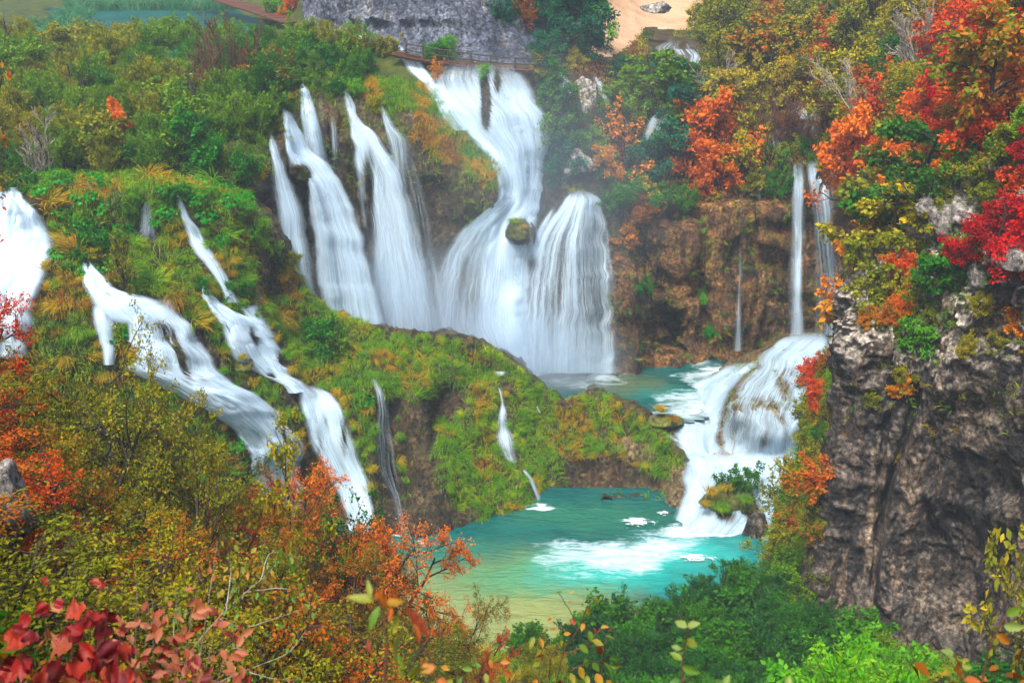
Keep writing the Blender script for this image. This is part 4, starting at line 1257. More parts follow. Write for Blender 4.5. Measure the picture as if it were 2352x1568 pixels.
def tubes(br, maxlv=9, minr=.006, thick=1.0):
    V, F = [], []
    off = 0
    for pts, rad, lv in br:
        if lv > maxlv:
            continue
        n = 6 if lv == 0 else (4 if lv == 1 else 3)
        T = np.gradient(pts, axis=0)
        T /= np.linalg.norm(T, axis=1, keepdims=True) + 1e-9
        ref = np.array([.3, .9, .2])
        A = np.cross(T, ref); A /= np.linalg.norm(A, axis=1, keepdims=True) + 1e-9
        B = np.cross(T, A)
        an = np.arange(n) * 2 * np.pi / n
        r = np.maximum(rad * thick, minr)[:, None, None]
        ring = pts[:, None] + r * (A[:, None] * np.cos(an)[None, :, None] + B[:, None] * np.sin(an)[None, :, None])
        V.append(ring.reshape(-1, 3))
        k = len(pts)
        i = np.arange(k - 1)[:, None] * n + np.arange(n)[None]
        j = np.arange(k - 1)[:, None] * n + (np.arange(n)[None] + 1) % n
        F.append(np.stack([i, j, j + n, i + n], 2).reshape(-1, 4) + off)
        off += k * n
    return np.concatenate(V), np.concatenate(F)


def leaves(tw, n, L, Wd, scatter, seed, droop=.3, clump=.0, along=.5):
    rng = np.random.default_rng(seed + 500)
    tw = np.array(tw)                                        # m,k,3
    m, k, _ = tw.shape
    if clump:
        keep = rng.random(m) > clump
        tw = tw[keep]; m = len(tw)
    idx = np.repeat(np.arange(m), n)
    t = rng.random(len(idx))**.8 * (k - 1)
    j = np.clip(t.astype(int), 0, k - 2)
    f = (t - j)[:, None]
    a, b = tw[idx, j], tw[idx, j + 1]
    p = a + (b - a) * f + rng.normal(0, scatter, (len(idx), 3))
    d = (b - a); d /= np.linalg.norm(d, axis=1, keepdims=True) + 1e-9
    r = rng.normal(0, 1, (len(idx), 3)); r /= np.linalg.norm(r, axis=1, keepdims=True)
    d = d * along + r * .8 + np.array([0, 0, -droop]); d /= np.linalg.norm(d, axis=1, keepdims=True)
    return leaf_geo(p, d, L * (.45 + 1.0 * rng.random(len(idx))), Wd, rng)


def leaf_geo(p, d, L, Wd, rng):
    n = len(p)
    r = rng.normal(0, 1, (n, 3)) + np.array([0, 0, .8])
    s = np.cross(d, r); s /= np.linalg.norm(s, axis=1, keepdims=True) + 1e-9
    nn = np.cross(s, d)
    L = np.asarray(L).reshape(-1, 1)
    w = L * Wd
    V = np.empty((n, 4, 3))
    V[:, 0] = p
    V[:, 1] = p + d * L * .45 + s * w * .5 + nn * w * .18
    V[:, 2] = p + d * L
    V[:, 3] = p + d * L * .45 - s * w * .5 + nn * w * .18
    i = np.arange(n)[:, None] * 4
    F = np.concatenate([i + [0, 1, 2], i + [0, 2, 3]], 0)
    return V.reshape(-1, 3), F


PROTO = {}


def proto(key, seeds, sk, lf, maxlv=2, thick=1.0, minr=.012):
    out = []
    for s in seeds:
        br, tw = skeleton(s, **sk)
        bv, bf = tubes(br, maxlv, minr, thick)
        if lf:
            lv, lfc = leaves(tw, lf['n'], lf['L'], lf['W'], lf['s'], s, lf.get('droop', .3), lf.get('clump', 0), lf.get('along', .5))
            lme = mesh(key + "_leaves", lv, lfc, LM['green'])
        else:
            lme = None
        bme = mesh(key + "_wood", bv, bf, M_BARK, True)
        zs = [t[:, 2].max() for t in tw]
        out.append((bme, lme, float(np.percentile(zs, 97))))
    PROTO[key] = out


# heights here are about 1 unit = the plant's full height (scaled per copy)
proto('willow', range(5), dict(H=1.0, stems=12, spread=.75, levels=2, kids=(7, 6), ratio=.36, ang=.6, up=.28, jit=.2, r0=.025, bare=.1),
      dict(n=17, L=.055, W=.26, s=.022, droop=-.25, along=1.0), maxlv=1, minr=.003)
proto('bush', range(10, 15), dict(H=1.0, stems=8, spread=.9, levels=2, kids=(8, 6), ratio=.42, ang=.8, up=.15, jit=.28, r0=.03, bare=.12),
      dict(n=15, L=.052, W=.6, s=.025, clump=.12), maxlv=1, minr=.003)
proto('tree', range(20, 26), dict(H=1.0, stems=1, spread=.3, levels=3, kids=(13, 6, 4), ratio=.46, ang=1.0, up=.14, jit=.2, r0=.022, bare=.22),
      dict(n=20, L=.034, W=.62, s=.022, clump=.15), maxlv=2, minr=.0016)
proto('layered', range(30, 33), dict(H=1.0, stems=1, spread=.5, levels=3, kids=(12, 6, 4), ratio=.50, ang=1.25, up=.03, jit=.16, r0=.022, bare=.1, flat=.75),
      dict(n=22, L=.036, W=.75, s=.016, clump=.2, droop=.5), maxlv=2, minr=.0016)
proto('sparse', range(40, 45), dict(H=1.0, stems=3, spread=.5, levels=3, kids=(8, 5, 4), ratio=.42, ang=.7, up=.2, jit=.2, r0=.03, bare=.2),
      dict(n=7, L=.034, W=.6, s=.012, clump=.35), maxlv=3, minr=.0022)
proto('bare', range(50, 54), dict(H=1.0, stems=4, spread=.5, levels=3, kids=(9, 6, 4), ratio=.42, ang=.55, up=.22, jit=.15, r0=.018, bare=.2), None, maxlv=3, minr=.0026)
proto('pole', range(56, 58), dict(H=1.0, stems=1, spread=.1, levels=2, kids=(14, 4), ratio=.26, ang=.8, up=.2, jit=.14, r0=.026, bare=.25), None, maxlv=2, minr=.004)
proto('near_tree', range(60, 66), dict(H=1.0, stems=3, spread=.55, levels=3, kids=(10, 8, 6), ratio=.46, ang=.85, up=.1, jit=.22, r0=.032, bare=.15, flat=.25),
      dict(n=14, L=.0125, W=.55, s=.010, clump=.1, droop=.5), maxlv=3, minr=.0007)
proto('near_airy', range(70, 73), dict(H=1.0, stems=2, spread=.4, levels=3, kids=(11, 6, 5), ratio=.40, ang=.9, up=.12, jit=.2, r0=.022, bare=.25, flat=.3),
      dict(n=9, L=.016, W=.7, s=.009, clump=.15, droop=.5), maxlv=3, minr=.0007)
proto('near_bush', range(80, 83), dict(H=1.0, stems=7, spread=1.0, levels=2, kids=(10, 8), ratio=.45, ang=.8, up=.12, jit=.26, r0=.03, bare=.1),
      dict(n=17, L=.022, W=.55, s=.014, clump=.08, droop=.4), maxlv=2, minr=.0016)

PRNG = np.random.default_rng(77)
MARKS = [(255, 290, "small orange tree"), (100, 330, "pale leafless tree"), (455, 200, "leafless twiggy tree"), (528, 150, "widest leafless tree"), (575, 130, "tall thin leafless tree"), (640, 170, "leaning orange shrub"),
         (380, 60, "dark lake"), (360, 160, "pale reed patch"), (160, 190, "thin dark snag"), (208, 230, "short snag"), (560, 20, "curving boardwalk"), (700, 60, "stepping logs"), (650, 260, "leaning white fall"),
         (700, 200, "slim upper fall"), (790, 210, "wide leaning fall"), (880, 250, "forked fall"), (130, 290, "crooked dead stem"), (30, 70, "slim snag"), (25, 460, "foaming left cascade"), (340, 500, "umbrella fall"),
         (430, 500, "slender white stream"), (470, 390, "biggest sedge tussock"), (230, 660, "upper chute"), (350, 740, "wide stepped cascade"), (450, 860, "cascade's middle step"), (600, 770, "second white cascade"), (590, 620, "thin veil"),
         (655, 620, "dark outcrop"), (740, 790, "round green bush"), (780, 980, "lower white fall"), (900, 1000, "hooked fall"), (1030, 930, "dark rock hollow"), (1150, 860, "tiny white pool"), (1160, 980, "stepped stream"),
         (1235, 1130, "bright spout"), (1270, 1080, "hair-thin fall"), (1235, 940, "small glint of water"), (1290, 920, "mound's low right end"), (1000, 780, "mound's crest"), (860, 760, "mound's left crest"), (1400, 920, "grassy tongue's tip"),
         (1460, 1110, "dark undercut bank"), (1560, 1130, "foot of the rapids"), (1100, 160, "central fall's lip"), (1200, 300, "central fall's bend"), (1330, 440, "fan-shaped fall's lip"), (1340, 210, "tall pale boulder"), (1290, 190, "small distant fall"),
         (1400, 230, "narrow distant chute"), (1380, 60, "sandy path's left edge"), (1600, 60, "sandy path's right edge"), (1510, 15, "low pale boulder"), (1560, 120, "distant white shallows"), (1510, 290, "distant cascade"),
         (1600, 320, "big orange tree"), (1440, 320, "tall sparse golden tree"), (1640, 200, "leafless tree behind the orange one"), (1700, 430, "thin trickle"), (1750, 260, "brown leafless bush"), (1850, 290, "white cascades"), (1850, 400, "pale double fall"),
         (1980, 360, "orange maple"), (1980, 580, "golden-leaved tree"), (1990, 200, "wide grey leafless tree"), (2215, 60, "tall pale leafless tree"), (2120, 110, "pale leafless tree on the slope"), (2210, 250, "deep red tree"), (2330, 100, "tall bright red tree"),
         (1880, 10, "top orange tree"), (1895, 60, "small red-orange tree"), (2150, 480, "grey-white boulder"), (2118, 640, "perched block"), (2325, 245, "crest boulder"), (2290, 560, "crimson tree"), (1530, 740, "small cave"),
         (1240, 1420, "hornbeam sapling"), (1420, 1400, "shore's bare twigs"), (1560, 1440, "blurred twig"), (1720, 1330, "water's right corner"), (1850, 1380, "dark rock's foot"), (1975, 1430, "leaning slab"), (1990, 1500, "fresh lime bush"),
         (1340, 1500, "curled orange leaves"), (1660, 1550, "pair of leaf tips"), (1808, 1560, "single leaf tip"), (1100, 1500, "thin hornbeam twig"), (1800, 1300, "red bank shrub"), (1700, 1215, "dark pointed rock"), (1780, 800, "tufa dome")]
USED = {}


def unique(head, x, y, tail=''):
    """A label that says which one: the look, then where it stands next to things one can find."""
    ms = sorted(MARKS, key=lambda m: (m[0] - x)**2 + (m[1] - y)**2 * 1.3)
    for near in (1, 0):
        for m in ms[:(5 if near else 9)]:
            dx, dy = x - m[0], y - m[1]
            d_ = math.hypot(dx, dy)
            if abs(dx) > 2.2 * abs(dy):
                rel = 'left of' if dx < 0 else 'right of'
            elif abs(dy) > 2.2 * abs(dx):
                rel = 'above' if dy < 0 else 'below'
            else:
                rel = ('above and ' if dy < 0 else 'below and ') + ('left of' if dx < 0 else 'right of')
            q = ('close ' if d_ < 38 else ('' if d_ < 85 else 'some way ')) if near else ('well ' if d_ > 60 else 'right ')
            if near == 0 and d_ > 260:
                continue
            lab = "%s %s%s the %s" % (head, q, rel, m[2])
            if lab not in USED and len(lab.split()) <= 16:
                USED[lab] = 1
                return lab
    return head + ' ' + tail
_mesh_for = {}


def variant(me, mat):
    """The same leaf mesh wearing another leaf material (mesh data shared between copies)."""
    k = (me.name, mat.name)
    if k not in _mesh_for:
        c = me.copy()
        c.materials.clear()
        c.materials.append(mat)
        _mesh_for[k] = c
    return _mesh_for[k]


def plant(kind, pos, H, leaf, label, group=None, name=None, cat=None, bark=None, lean=None, wide=1.0, rot=None):
    bme, lme, zt = PROTO[kind][PRNG.integers(len(PROTO[kind]))]
    sc = H / zt
    is_tree = kind in ('tree', 'layered', 'near_tree', 'near_airy', 'pole', 'sparse', 'bare')
    name = name or ('tree' if is_tree else 'bush')
    cat = cat or ('tree' if is_tree else 'bush')
    root = link(name, None, label=label, cat=cat, group=group, loc=Vector(pos) - Vector((0, 0, .08 * H / 3)))
    root.rotation_euler = (lean[0] if lean else PRNG.normal(0, .05), lean[1] if lean else PRNG.normal(0, .05), rot if rot is not None else PRNG.random() * 6.28)
    root.scale = (sc * wide, sc * wide, sc)
    link('trunk' if is_tree else 'branches', variant(bme, bark or M_BARK), parent=root)
    if lme is not None and leaf:
        link('crown' if is_tree else 'foliage', variant(lme, LM[leaf]), parent=root)
    return root


def scatter_pts(poly, tries, spacing, seed, sheet=None, excl=(), up=None):
    rng = np.random.default_rng(seed)
    xs = [p[0] for p in poly]; ys = [p[1] for p in poly]
    out, cells = [], {}
    px = rng.uniform(min(xs), max(xs), tries); py = rng.uniform(min(ys), max(ys), tries)
    ok = inpoly(px, py, poly)
    for e in excl:
        ok &= ~inpoly(px, py, e)
    for x, y in zip(px[ok], py[ok]):
        if sheet:
            h = SHEETS[sheet].ray_cast(ORG, ray(x, y), 400)
            h = (None, None) if h[0] is None else (np.array(h[0]), np.array(h[1] if h[1].dot(ray(x, y)) < 0 else -h[1]))
        else:
            h = hit(x, y)
        if h[0] is None or (up is not None and h[1][2] < up):
            continue
        q = h[0]
        c = tuple((q // spacing).astype(int))
        near = False
        for dx in (-1, 0, 1):
            for dy in (-1, 0, 1):
                for dz in (-1, 0, 1):
                    for o in cells.get((c[0] + dx, c[1] + dy, c[2] + dz), ()):
                        if ((o - q)**2).sum() < spacing**2:
                            near = True
        if near:
            continue
        cells.setdefault(c, []).append(q)
        out.append((x, y, q, h[1]))
    return out


def ground(px, D):
    p = Q(px, D, 0)
    h = SHEETS['N'].ray_cast(Vector((p[0], p[1], 80)), Vector((0, 0, -1)), 200)
    if h[0] is None:
        raise ValueError(('no ground', px, D))
    return np.array(h[0])


# ------------------------------------------------------------------ the thicket on the plateau left of the falls
PLAT = [(-80, 95), (150, 130), (330, 100), (560, 104), (680, 100), (800, 140), (850, 170), (800, 196), (700, 182), (645, 235), (625, 300), (600, 400), (560, 440), (430, 425), (200, 405), (-80, 410)]
reedsA = [(400, 130), (440, 140), (400, 190), (270, 190), (320, 160)]
for x, y, q, n in scatter_pts(PLAT, 9000, 2.5, 1, 'B', [reedsA]):
    r = PRNG.random()
    u = .5 + .5 * float(vnoise(np.array([[x / 130., y / 60., 3.0]]), 5)[0]) + .25 * (r - .5)
    if y > 350 and x > 330:
        leaf, word = ('green', 'deep green') if r < .5 else ('willow', 'soft green')
    elif x < 330 and y < 240:
        leaf, word = ('olive', 'olive') if u > .38 else ('willow', 'soft green')
    elif u > .68:
        leaf, word = 'olive', 'olive'
    elif u < .3:
        leaf, word = 'willow_dark', 'dark green'
    else:
        leaf, word = 'willow', 'soft green'
    where = 'beside the dark lake' if y < 170 and x < 620 else ('close behind the lip of the big falls' if x > 580 else ('along the brow above the butterbur' if y > 350 else 'in the middle of the thicket'))
    kind = 'willow' if (r > .18 or leaf == 'willow_dark') else 'bush'
    H = (2.3 + 1.7 * PRNG.random()) * (.8 if y < 150 or (x > 640) else 1) * (.85 if y > 370 else 1)
    plant(kind, q, H, leaf, unique(("tall " if H > 3.2 else "low " if H < 2.5 else "") + word + " willow bush", x, y - 35, where), "%s willow bushes %s" % (word, where), 'willow_bush', 'bush', wide=1.25)


def at(kind, px, py, H, leaf, label, sheet='B', **k):
    h = SHEETS[sheet].ray_cast(ORG, ray(px, py), 400)
    pos = np.array(h[0]) if h[0] is not None else P(px, py, 90)
    return plant(kind, pos, H, leaf, label, **k)


at('bare', 455, 262, 6.6, None, "leafless brown twiggy tree standing alone amid green willows", bark=M_TWIG, name='bare_tree', wide=.9)
at('bare', 528, 225, 7.0, None, "widest leafless brown tree in the willow thicket", bark=M_TWIG, name='bare_tree', wide=1.1)
at('bare', 572, 232, 8.0, None, "tall thin leafless tree nearest the lip of the falls", bark=M_TWIG, name='bare_tree', wide=.7)
at('pole', 455, 295, 5.2, None, "dark straight snag in front of the twiggy tree", name='dead_tree', wide=.8)
at('bare', 102, 420, 5.8, None, "pale grey leafless tree above the golden grass", bark=M_PALEBARK, name='bare_tree', wide=.9)
at('pole', 132, 412, 4.6, None, "crooked dark dead stem beside the pale leafless tree", name='dead_tree', lean=(.1, .35))
at('pole', 160, 240, 3.8, None, "thin dark snag among olive willows", name='dead_tree')
at('pole', 208, 262, 3.2, None, "short dark snag with broken side twigs", name='dead_tree')
at('pole', 26, 130, 4.2, None, "slim snag at the far left of the thicket", name='dead_tree')
at('tree', 262, 345, 4.0, 'orange', "small orange-leaved tree in the green thicket", wide=.8)
at('sparse', 640, 236, 4.6, 'orange_mix', "thin orange and brown shrub leaning over the lip of the falls", name='shrub', cat='shrub', wide=1.1)
at('sparse', 600, 218, 4.0, 'brown', "brown half-bare shrub behind the leaning orange one", name='shrub', cat='shrub', wide=1.1)
at('sparse', 575, 262, 3.0, 'gold', "small yellowish shrub under the tall leafless tree", name='shrub', cat='shrub')
at('tree', 665, 36, 4.0, 'orange', "small orange tree at the foot of the grey cliff", wide=.7)
at('bush', 645, 42, 2.2, 'lime', "bright green bush left of the small orange tree by the boardwalk")
at('bush', 745, 168, 2.6, 'green', "dark leafy bush overhanging the wide leaning fall")
at('bush', 690, 168, 2.4, 'willow', "round green bush just above the slim upper fall")
at('bush', 800, 160, 2.6, 'willow', "green bush between two left falls' lips")
for (x, y, H, leaf, lab) in ((812, 92, 1.6, 'lime', "bright green plant by the stepping-stone walkway"), (905, 128, 1.8, 'olive', "scrubby olive bush in the shallow stream"),
                             (1030, 132, 1.9, 'lime', "lime bush in front of the boardwalk railing"), (985, 140, 1.7, 'green', "low green bush left of the central fall's lip"),
                             (870, 128, 1.8, 'olive', "brownish bush at the edge of the white shallows"), (1105, 176, 1.1, 'lime', "little green sprig on the lip of the central fall"),
                             (840, 112, 1.5, 'lime', "yellow-green bush beside the stream under the cliff")):
    at('bush', x, y, H, leaf, lab, name='bush')
for (x, y, H, leaf, sh, lab) in ((640, 262, 1.5, 'willow_dark', 'B', "dark bush over the lip of the thick leaning fall"), (662, 244, 1.3, 'olive', 'B', "olive bush over the lip of the thick leaning fall"), (688, 200, 1.4, 'green', 'B', "green bush at the left of the slim upper fall's lip"),
                                  (712, 202, 1.4, 'willow', 'B', "soft green bush at the right of the slim upper fall's lip"), (780, 216, 1.4, 'green', 'B', "green bush left of the wide leaning fall's lip"), (806, 220, 1.5, 'lime', 'B', "lime bush right of the wide leaning fall's lip"),
                                  (868, 256, 1.2, 'olive', 'B', "olive bush at the forked fall's lip"), (612, 312, 1.4, 'willow_dark', 'B', "dark bush at the head of the far left narrow fall"), (630, 300, 1.2, 'olive', 'B', "olive bush at the head of the far left narrow fall"),
                                  (190, 612, 1.3, 'green', 'F', "leafy bush where the upper chute begins"), (214, 608, 1.2, 'olive', 'F', "olive bush where the upper chute begins"), (400, 456, 1.2, 'green', 'F', "leafy bush where the slender stream begins"),
                                  (420, 452, 1.1, 'lime', 'F', "lime bush where the slender stream begins"), (462, 672, 1.1, 'green', 'F', "leafy bush at the head of the second white cascade"), (0, 440, 1.6, 'olive', 'F', "olive bush at the head of the foaming left cascade"),
                                  (48, 446, 1.5, 'willow_dark', 'F', "dark bush at the head of the foaming left cascade"), (1312, 452, 1.2, 'olive', 'B', "olive bush at the left of the fan-shaped fall's lip"), (1385, 470, 1.4, 'willow_dark', 'B', "dark bush at the right of the fan-shaped fall's lip")):
    at('bush', x, y, H, leaf, lab, sheet=sh, name='bush', wide=1.3)
at('sparse', 1008, 198, 2.6, 'gold', "small golden sapling beside the tumbling side stream", name='sapling', cat='tree')

# ------------------------------------------------------------------ the wooded hillside on the right
HILL = [(1215, 150), (1290, 240), (1380, 330), (1405, 405), (1500, 425), (1600, 425), (1700, 420), (1820, 380), (1960, 420), (1985, 660), (2060, 640), (2110, 540), (2180, 430), (2352, 260), (2420, 150), (2420, -70), (1640, -70), (1600, 80), (1480, 70), (1400, 140), (1300, 150)]
EX = [[(1795, 300), (1935, 300), (1935, 450), (1795, 450)], [(1480, 85), (1640, 85), (1650, 215), (1470, 215)], [(1255, 160), (1330, 170), (1335, 280), (1255, 250)], [(1350, 165), (1400, 200), (1480, 290), (1480, 330), (1380, 250)],
      [(1470, 255), (1565, 255), (1550, 400), (1460, 400)], [(1725, 235), (1910, 235), (1925, 372), (1725, 372)], [(1325, -80), (1640, -80), (1620, 150), (1340, 180)],
      [(1300, 185), (1390, 185), (1390, 300), (1300, 300)]]
for x, y, q, n in scatter_pts(HILL, 12000, 3.1, 2, None, EX):
    r = PRNG.random()
    u = .5 + .5 * float(vnoise(np.array([[x / 120., y / 90., 7.0]]), 9)[0]) + .35 * (r - .5)
    far = x < 1600
    if x > 2150 and y < 420:
        leaf, word = ('redorange', 'red-orange') if u > .66 else (('orange_mix', 'green and orange') if u > .45 else ('olive', 'olive'))
    elif x > 1880 and 220 < y:
        leaf, word = ('orange_mix', 'green and orange') if u > .74 else (('yellow', 'yellow-green') if u > .42 else (('olive', 'olive') if r < .6 else ('willow_dark', 'dark green')))
    elif far:
        leaf, word = ('bluegreen', 'cool green') if u < .42 else (('willow', 'soft green') if u < .6 else (('olive', 'olive') if u < .75 else ('yellow', 'yellow-green')))
    else:
        leaf, word = ('orange_mix', 'green and orange') if u > .80 else (('yellow', 'yellow-green') if u > .56 else (('olive', 'olive') if u > .3 else ('willow_dark', 'dark green')))
    kind = ('tree', 'tree', 'sparse', 'layered', 'bush')[PRNG.integers(5)]
    D = q[1]
    H = (3.4 + 3.2 * PRNG.random()) * (.62 if (x < 1470 or (1600 < x < 2000 and 330 < y)) else 1) * (.7 if x > 2050 and y > 330 else 1)
    if kind == 'bush':
        H *= .6
    where = ('in the spray right of the central fall' if x < 1420 else 'on the slope below the sandy path' if x < 1660 and y < 330 else 'on the slope high above the cave cliff' if y < 200 and x < 2150
             else 'along the top of the cave cliff' if x < 1900 else 'on the upper slope at the right' if y < 300 else 'above the tall dark rock')
    form = 'sparse' if kind == 'sparse' else 'bushy'
    plant(kind, q, H, leaf, unique(("%s %s tree" % (form, word) if kind != 'bush' else "low %s bush" % word), x, y - 50, where),
          "%s %s %s %s" % (form, word, 'trees' if kind != 'bush' else 'bushes', where), 'tree' if kind != 'bush' else 'bush', 'tree' if kind != 'bush' else 'bush', wide=1.15)

at('tree', 1605, 432, 9.0, 'orange', "big bright orange tree at the rim of the cave cliff", name='maple_tree', wide=1.05)
at('tree', 1650, 440, 5.0, 'orange', "lower orange tree hanging over the cave cliff rim", wide=1.0)
at('tree', 1562, 432, 5.4, 'orange', "smaller orange tree tucked against the big orange one", wide=1.0)
at('sparse', 1440, 425, 8.0, 'gold', "tall sparse golden tree in front of the bluish spray", wide=1.0)
at('layered', 1490, 420, 4.8, 'yellow', "yellow-green tree left of the big orange one")
at('layered', 1712, 420, 4.6, 'yellow', "yellow-green tree hanging over the thin trickle")
at('tree', 1800, 385, 1.8, 'lime', "lime green bush at the top of the pale double fall", name='bush', cat='bush')
at('bush', 1872, 372, .9, 'lime', "bright green bush between the strands of the double fall")
at('tree', 1985, 470, 8.0, 'orange', "orange maple above the golden-leaved tree", wide=.9)
at('tree', 1985, 440, 4.6, 'redorange', "red-orange tree right of the pale double fall", wide=.9)
at('tree', 2045, 500, 6.6, 'orange', "orange and yellow tree between the maple and the pale rocks")
plant('layered', P(2010, 735, 88), 8.6, 'gold', "golden-leaved tree leaning out over the upper pool", name='maple_tree', lean=(.05, -.14), wide=1.0, rot=.4)
plant('layered', P(1985, 660, 87), 4.6, 'gold', "lower golden tree in front of the pale falls", lean=(.05, -.15), wide=.9, rot=2.2)
plant('layered', P(2035, 730, 84), 6.0, 'olive', "olive-green tree behind the golden-leaved one", wide=1.1)
plant('layered', P(1955, 735, 88), 2.6, 'yellow', "low drooping yellow-green tree at the waterline of the upper pool", wide=1.2)
at('tree', 2215, 300, 5.2, 'red', "deep red tree halfway up the right slope", wide=.9)
at('tree', 2160, 330, 5.2, 'redorange', "red-orange tree left of the deep red one")
at('tree', 2105, 340, 4.4, 'orange', "orange tree beside white bare branches")
at('tree', 2330, 190, 8.0, 'red', "tall bright red tree at the right edge of the slope")
at('tree', 2270, 200, 6.2, 'redorange', "red-orange tree next to the tall bright red one")
at('tree', 2230, 240, 4.6, 'redorange', "orange-red tree above the deep red one", wide=1.1)
at('tree', 1880, 20, 5.0, 'orange', "orange tree near the top of the slope")
at('tree', 1895, 80, 3.4, 'redorange', "small red-orange tree near the top of the slope")
at('bare', 2215, 150, 9.0, None, "tall pale leafless tree on the right slope", bark=M_PALEBARK, name='bare_tree', wide=.7)
at('bare', 1990, 300, 6.5, None, "wide grey leafless tree with a few red leaves near it", bark=M_PALEBARK, name='bare_tree', wide=1.2)
at('sparse', 2020, 305, 6.0, 'redorange', "thin tree with a few scarlet leaves among grey branches")
at('bare', 1940, 290, 5.2, None, "grey leafless tree left of the scarlet-leaved one", bark=M_PALEBARK, name='bare_tree', wide=1.2)
at('bare', 1775, 335, 5.6, None, "brown leafless bush in front of the white cascades", bark=M_TWIG, name='bare_tree', wide=1.1)
at('bare', 1740, 330, 5.0, None, "brown leafless bush left of the white cascades", bark=M_TWIG, name='bare_tree', wide=1.1)
at('bare', 2120, 180, 6.5, None, "pale leafless tree high on the right slope", bark=M_PALEBARK, name='bare_tree')
at('bare', 1640, 270, 6.5, None, "leafless tree behind the big orange one", bark=M_PALEBARK, name='bare_tree')
at('tree', 1290, 120, 6.5, 'bluegreen', "dark blue-green tree at the right end of the grey cliff", wide=1.1)
at('tree', 1262, 100, 5.0, 'bluegreen', "dark cool-green tree growing against the grey cliff", wide=1.1)
at('tree', 1360, 105, 5.4, 'lime', "green and yellow maple left of the sandy path")
at('tree', 1205, 60, 3.2, 'brown', "brown shrub hanging on the grey cliff", name='shrub', cat='shrub')
at('bush', 1150, 45, 2.0, 'bluegreen', "cool green bush rooted in the grey cliff")
for i, (x, y, H, leaf, lab) in enumerate(((1250, 330, 5.0, 'willow', "soft green tree touching the right side of the central fall"), (1290, 420, 4.8, 'bluegreen', "misty green tree above the fan-shaped fall"),
                           (1340, 400, 4.2, 'willow', "pale green tree at the head of the fan-shaped fall"), (1270, 240, 4.2, 'willow_dark', "dark green tree by the lip of the central fall"),
                           (1240, 200, 3.2, 'olive', "olive tree at the right end of the railing"), (1380, 420, 3.6, 'gold', "small golden tree at the head of the fan-shaped fall"),
                           (1310, 330, 4.4, 'willow_dark', "dark misty tree below the pale boulder"))):
    at('tree', x, y, H, leaf, lab, wide=1.15)
for i, (x, y, leaf, w_) in enumerate(((1740, 372, 'olive', 'olive'), (1770, 365, 'willow_dark', 'dark green'), (1905, 350, 'yellow', 'yellow-green'), (1925, 320, 'olive', 'olive'), (1720, 330, 'yellow', 'yellow-green'), (1835, 352, 'green', 'deep green'),
                                 (1810, 300, 'brown', 'brown'), (1765, 300, 'olive', 'olive'), (1900, 290, 'brown', 'brown'), (1700, 380, 'green', 'deep green'), (1890, 385, 'olive', 'olive'), (1500, 160, 'bluegreen', 'cool green'), (1560, 165, 'olive', 'olive'), (1620, 150, 'yellow', 'yellow-green'))):
    at('bush', x, y, 1.5 + .5 * PRNG.random(), leaf, unique("little %s waterside bush" % w_, x, y), name='bush', cat='bush')
at('bare', 1855, 330, 3.6, None, "small leafless bush standing in the white riffles", bark=M_TWIG, name='bare_tree', wide=1.2)
# shrubs hanging over the rim of the cave cliff
for i, (x, y, H, leaf, lab) in enumerate(((1420, 455, 2.6, 'willow_dark', "dark shrub hanging right of the fan-shaped fall"), (1460, 500, 2.2, 'brown', "brown shrub hanging on the cave cliff"),
                           (1445, 560, 2.2, 'gold', "yellow-leaved sprig low on the cave cliff"), (1500, 470, 2.2, 'willow_dark', "dark bush under the yellow-green tree"),
                           (1560, 470, 2.0, 'willow_dark', "dark bush under the red-orange tree"), (1770, 440, 2.4, 'willow_dark', "dark bush left of the pale double fall"),
                           (1730, 440, 2.2, 'olive', "olive bush above the short trickle"), (1610, 690, 1.6, 'lime', "green tuft of plants on the wet cave cliff"),
                           (1628, 770, 1.3, 'butterbur', "fresh green plant near the foot of the cave cliff"), (1480, 670, 1.4, 'green', "green plant beside the small cave"))):
    at('bush', x, y, H, leaf, lab, name='shrub', cat='shrub', lean=(.5, 0), rot=0)

# ------------------------------------------------------------------ the tall dark rock and the green bank
KPL = ((2010, 700, 2.0, 'olive', 'bush'), (2050, 700, 1.8, 'yellow', 'bush'), (2090, 680, 2.2, 'redorange', 'sparse'), (2080, 640, 1.8, 'redorange', 'bush'), (2175, 690, 3.0, 'green', 'tree'),
       (2200, 640, 2.6, 'willow', 'tree'), (2130, 800, 2.0, 'lime', 'bush'), (2070, 720, 1.3, 'orange', 'bush'), (2040, 740, 1.2, 'orange_mix', 'bush'), (2060, 880, 1.6, 'yellow', 'bush'),
       (2080, 900, 1.2, 'gold', 'bush'), (2260, 720, 1.2, 'yellow', 'bush'), (2310, 640, 3.6, 'red', 'tree'), (2345, 640, 3.8, 'red', 'tree'), (2280, 580, 3.2, 'red', 'tree'), (2250, 590, 2.2, 'red', 'bush'),
       (2320, 470, 3.2, 'redorange', 'tree'), (2300, 420, 3.2, 'olive', 'tree'), (2240, 500, 3.0, 'olive', 'tree'), (2150, 540, 2.6, 'olive', 'tree'), (2200, 430, 3.0, 'yellow', 'tree'),
       (2330, 360, 3.0, 'willow', 'tree'), (2350, 420, 3.2, 'red', 'tree'), (2110, 600, 2.0, 'olive', 'bush'), (2330, 760, 1.6, 'gold', 'bush'), (2000, 745, 1.0, 'gold', 'bush'), (2290, 800, 1.0, 'olive', 'bush'),
       (2140, 740, 1.1, 'olive', 'bush'), (2230, 810, 1.0, 'yellow', 'bush'), (2060, 1060, .7, 'yellow', 'bush'), (2010, 930, .9, 'olive', 'bush'), (2085, 480, 2.4, 'olive', 'tree'))
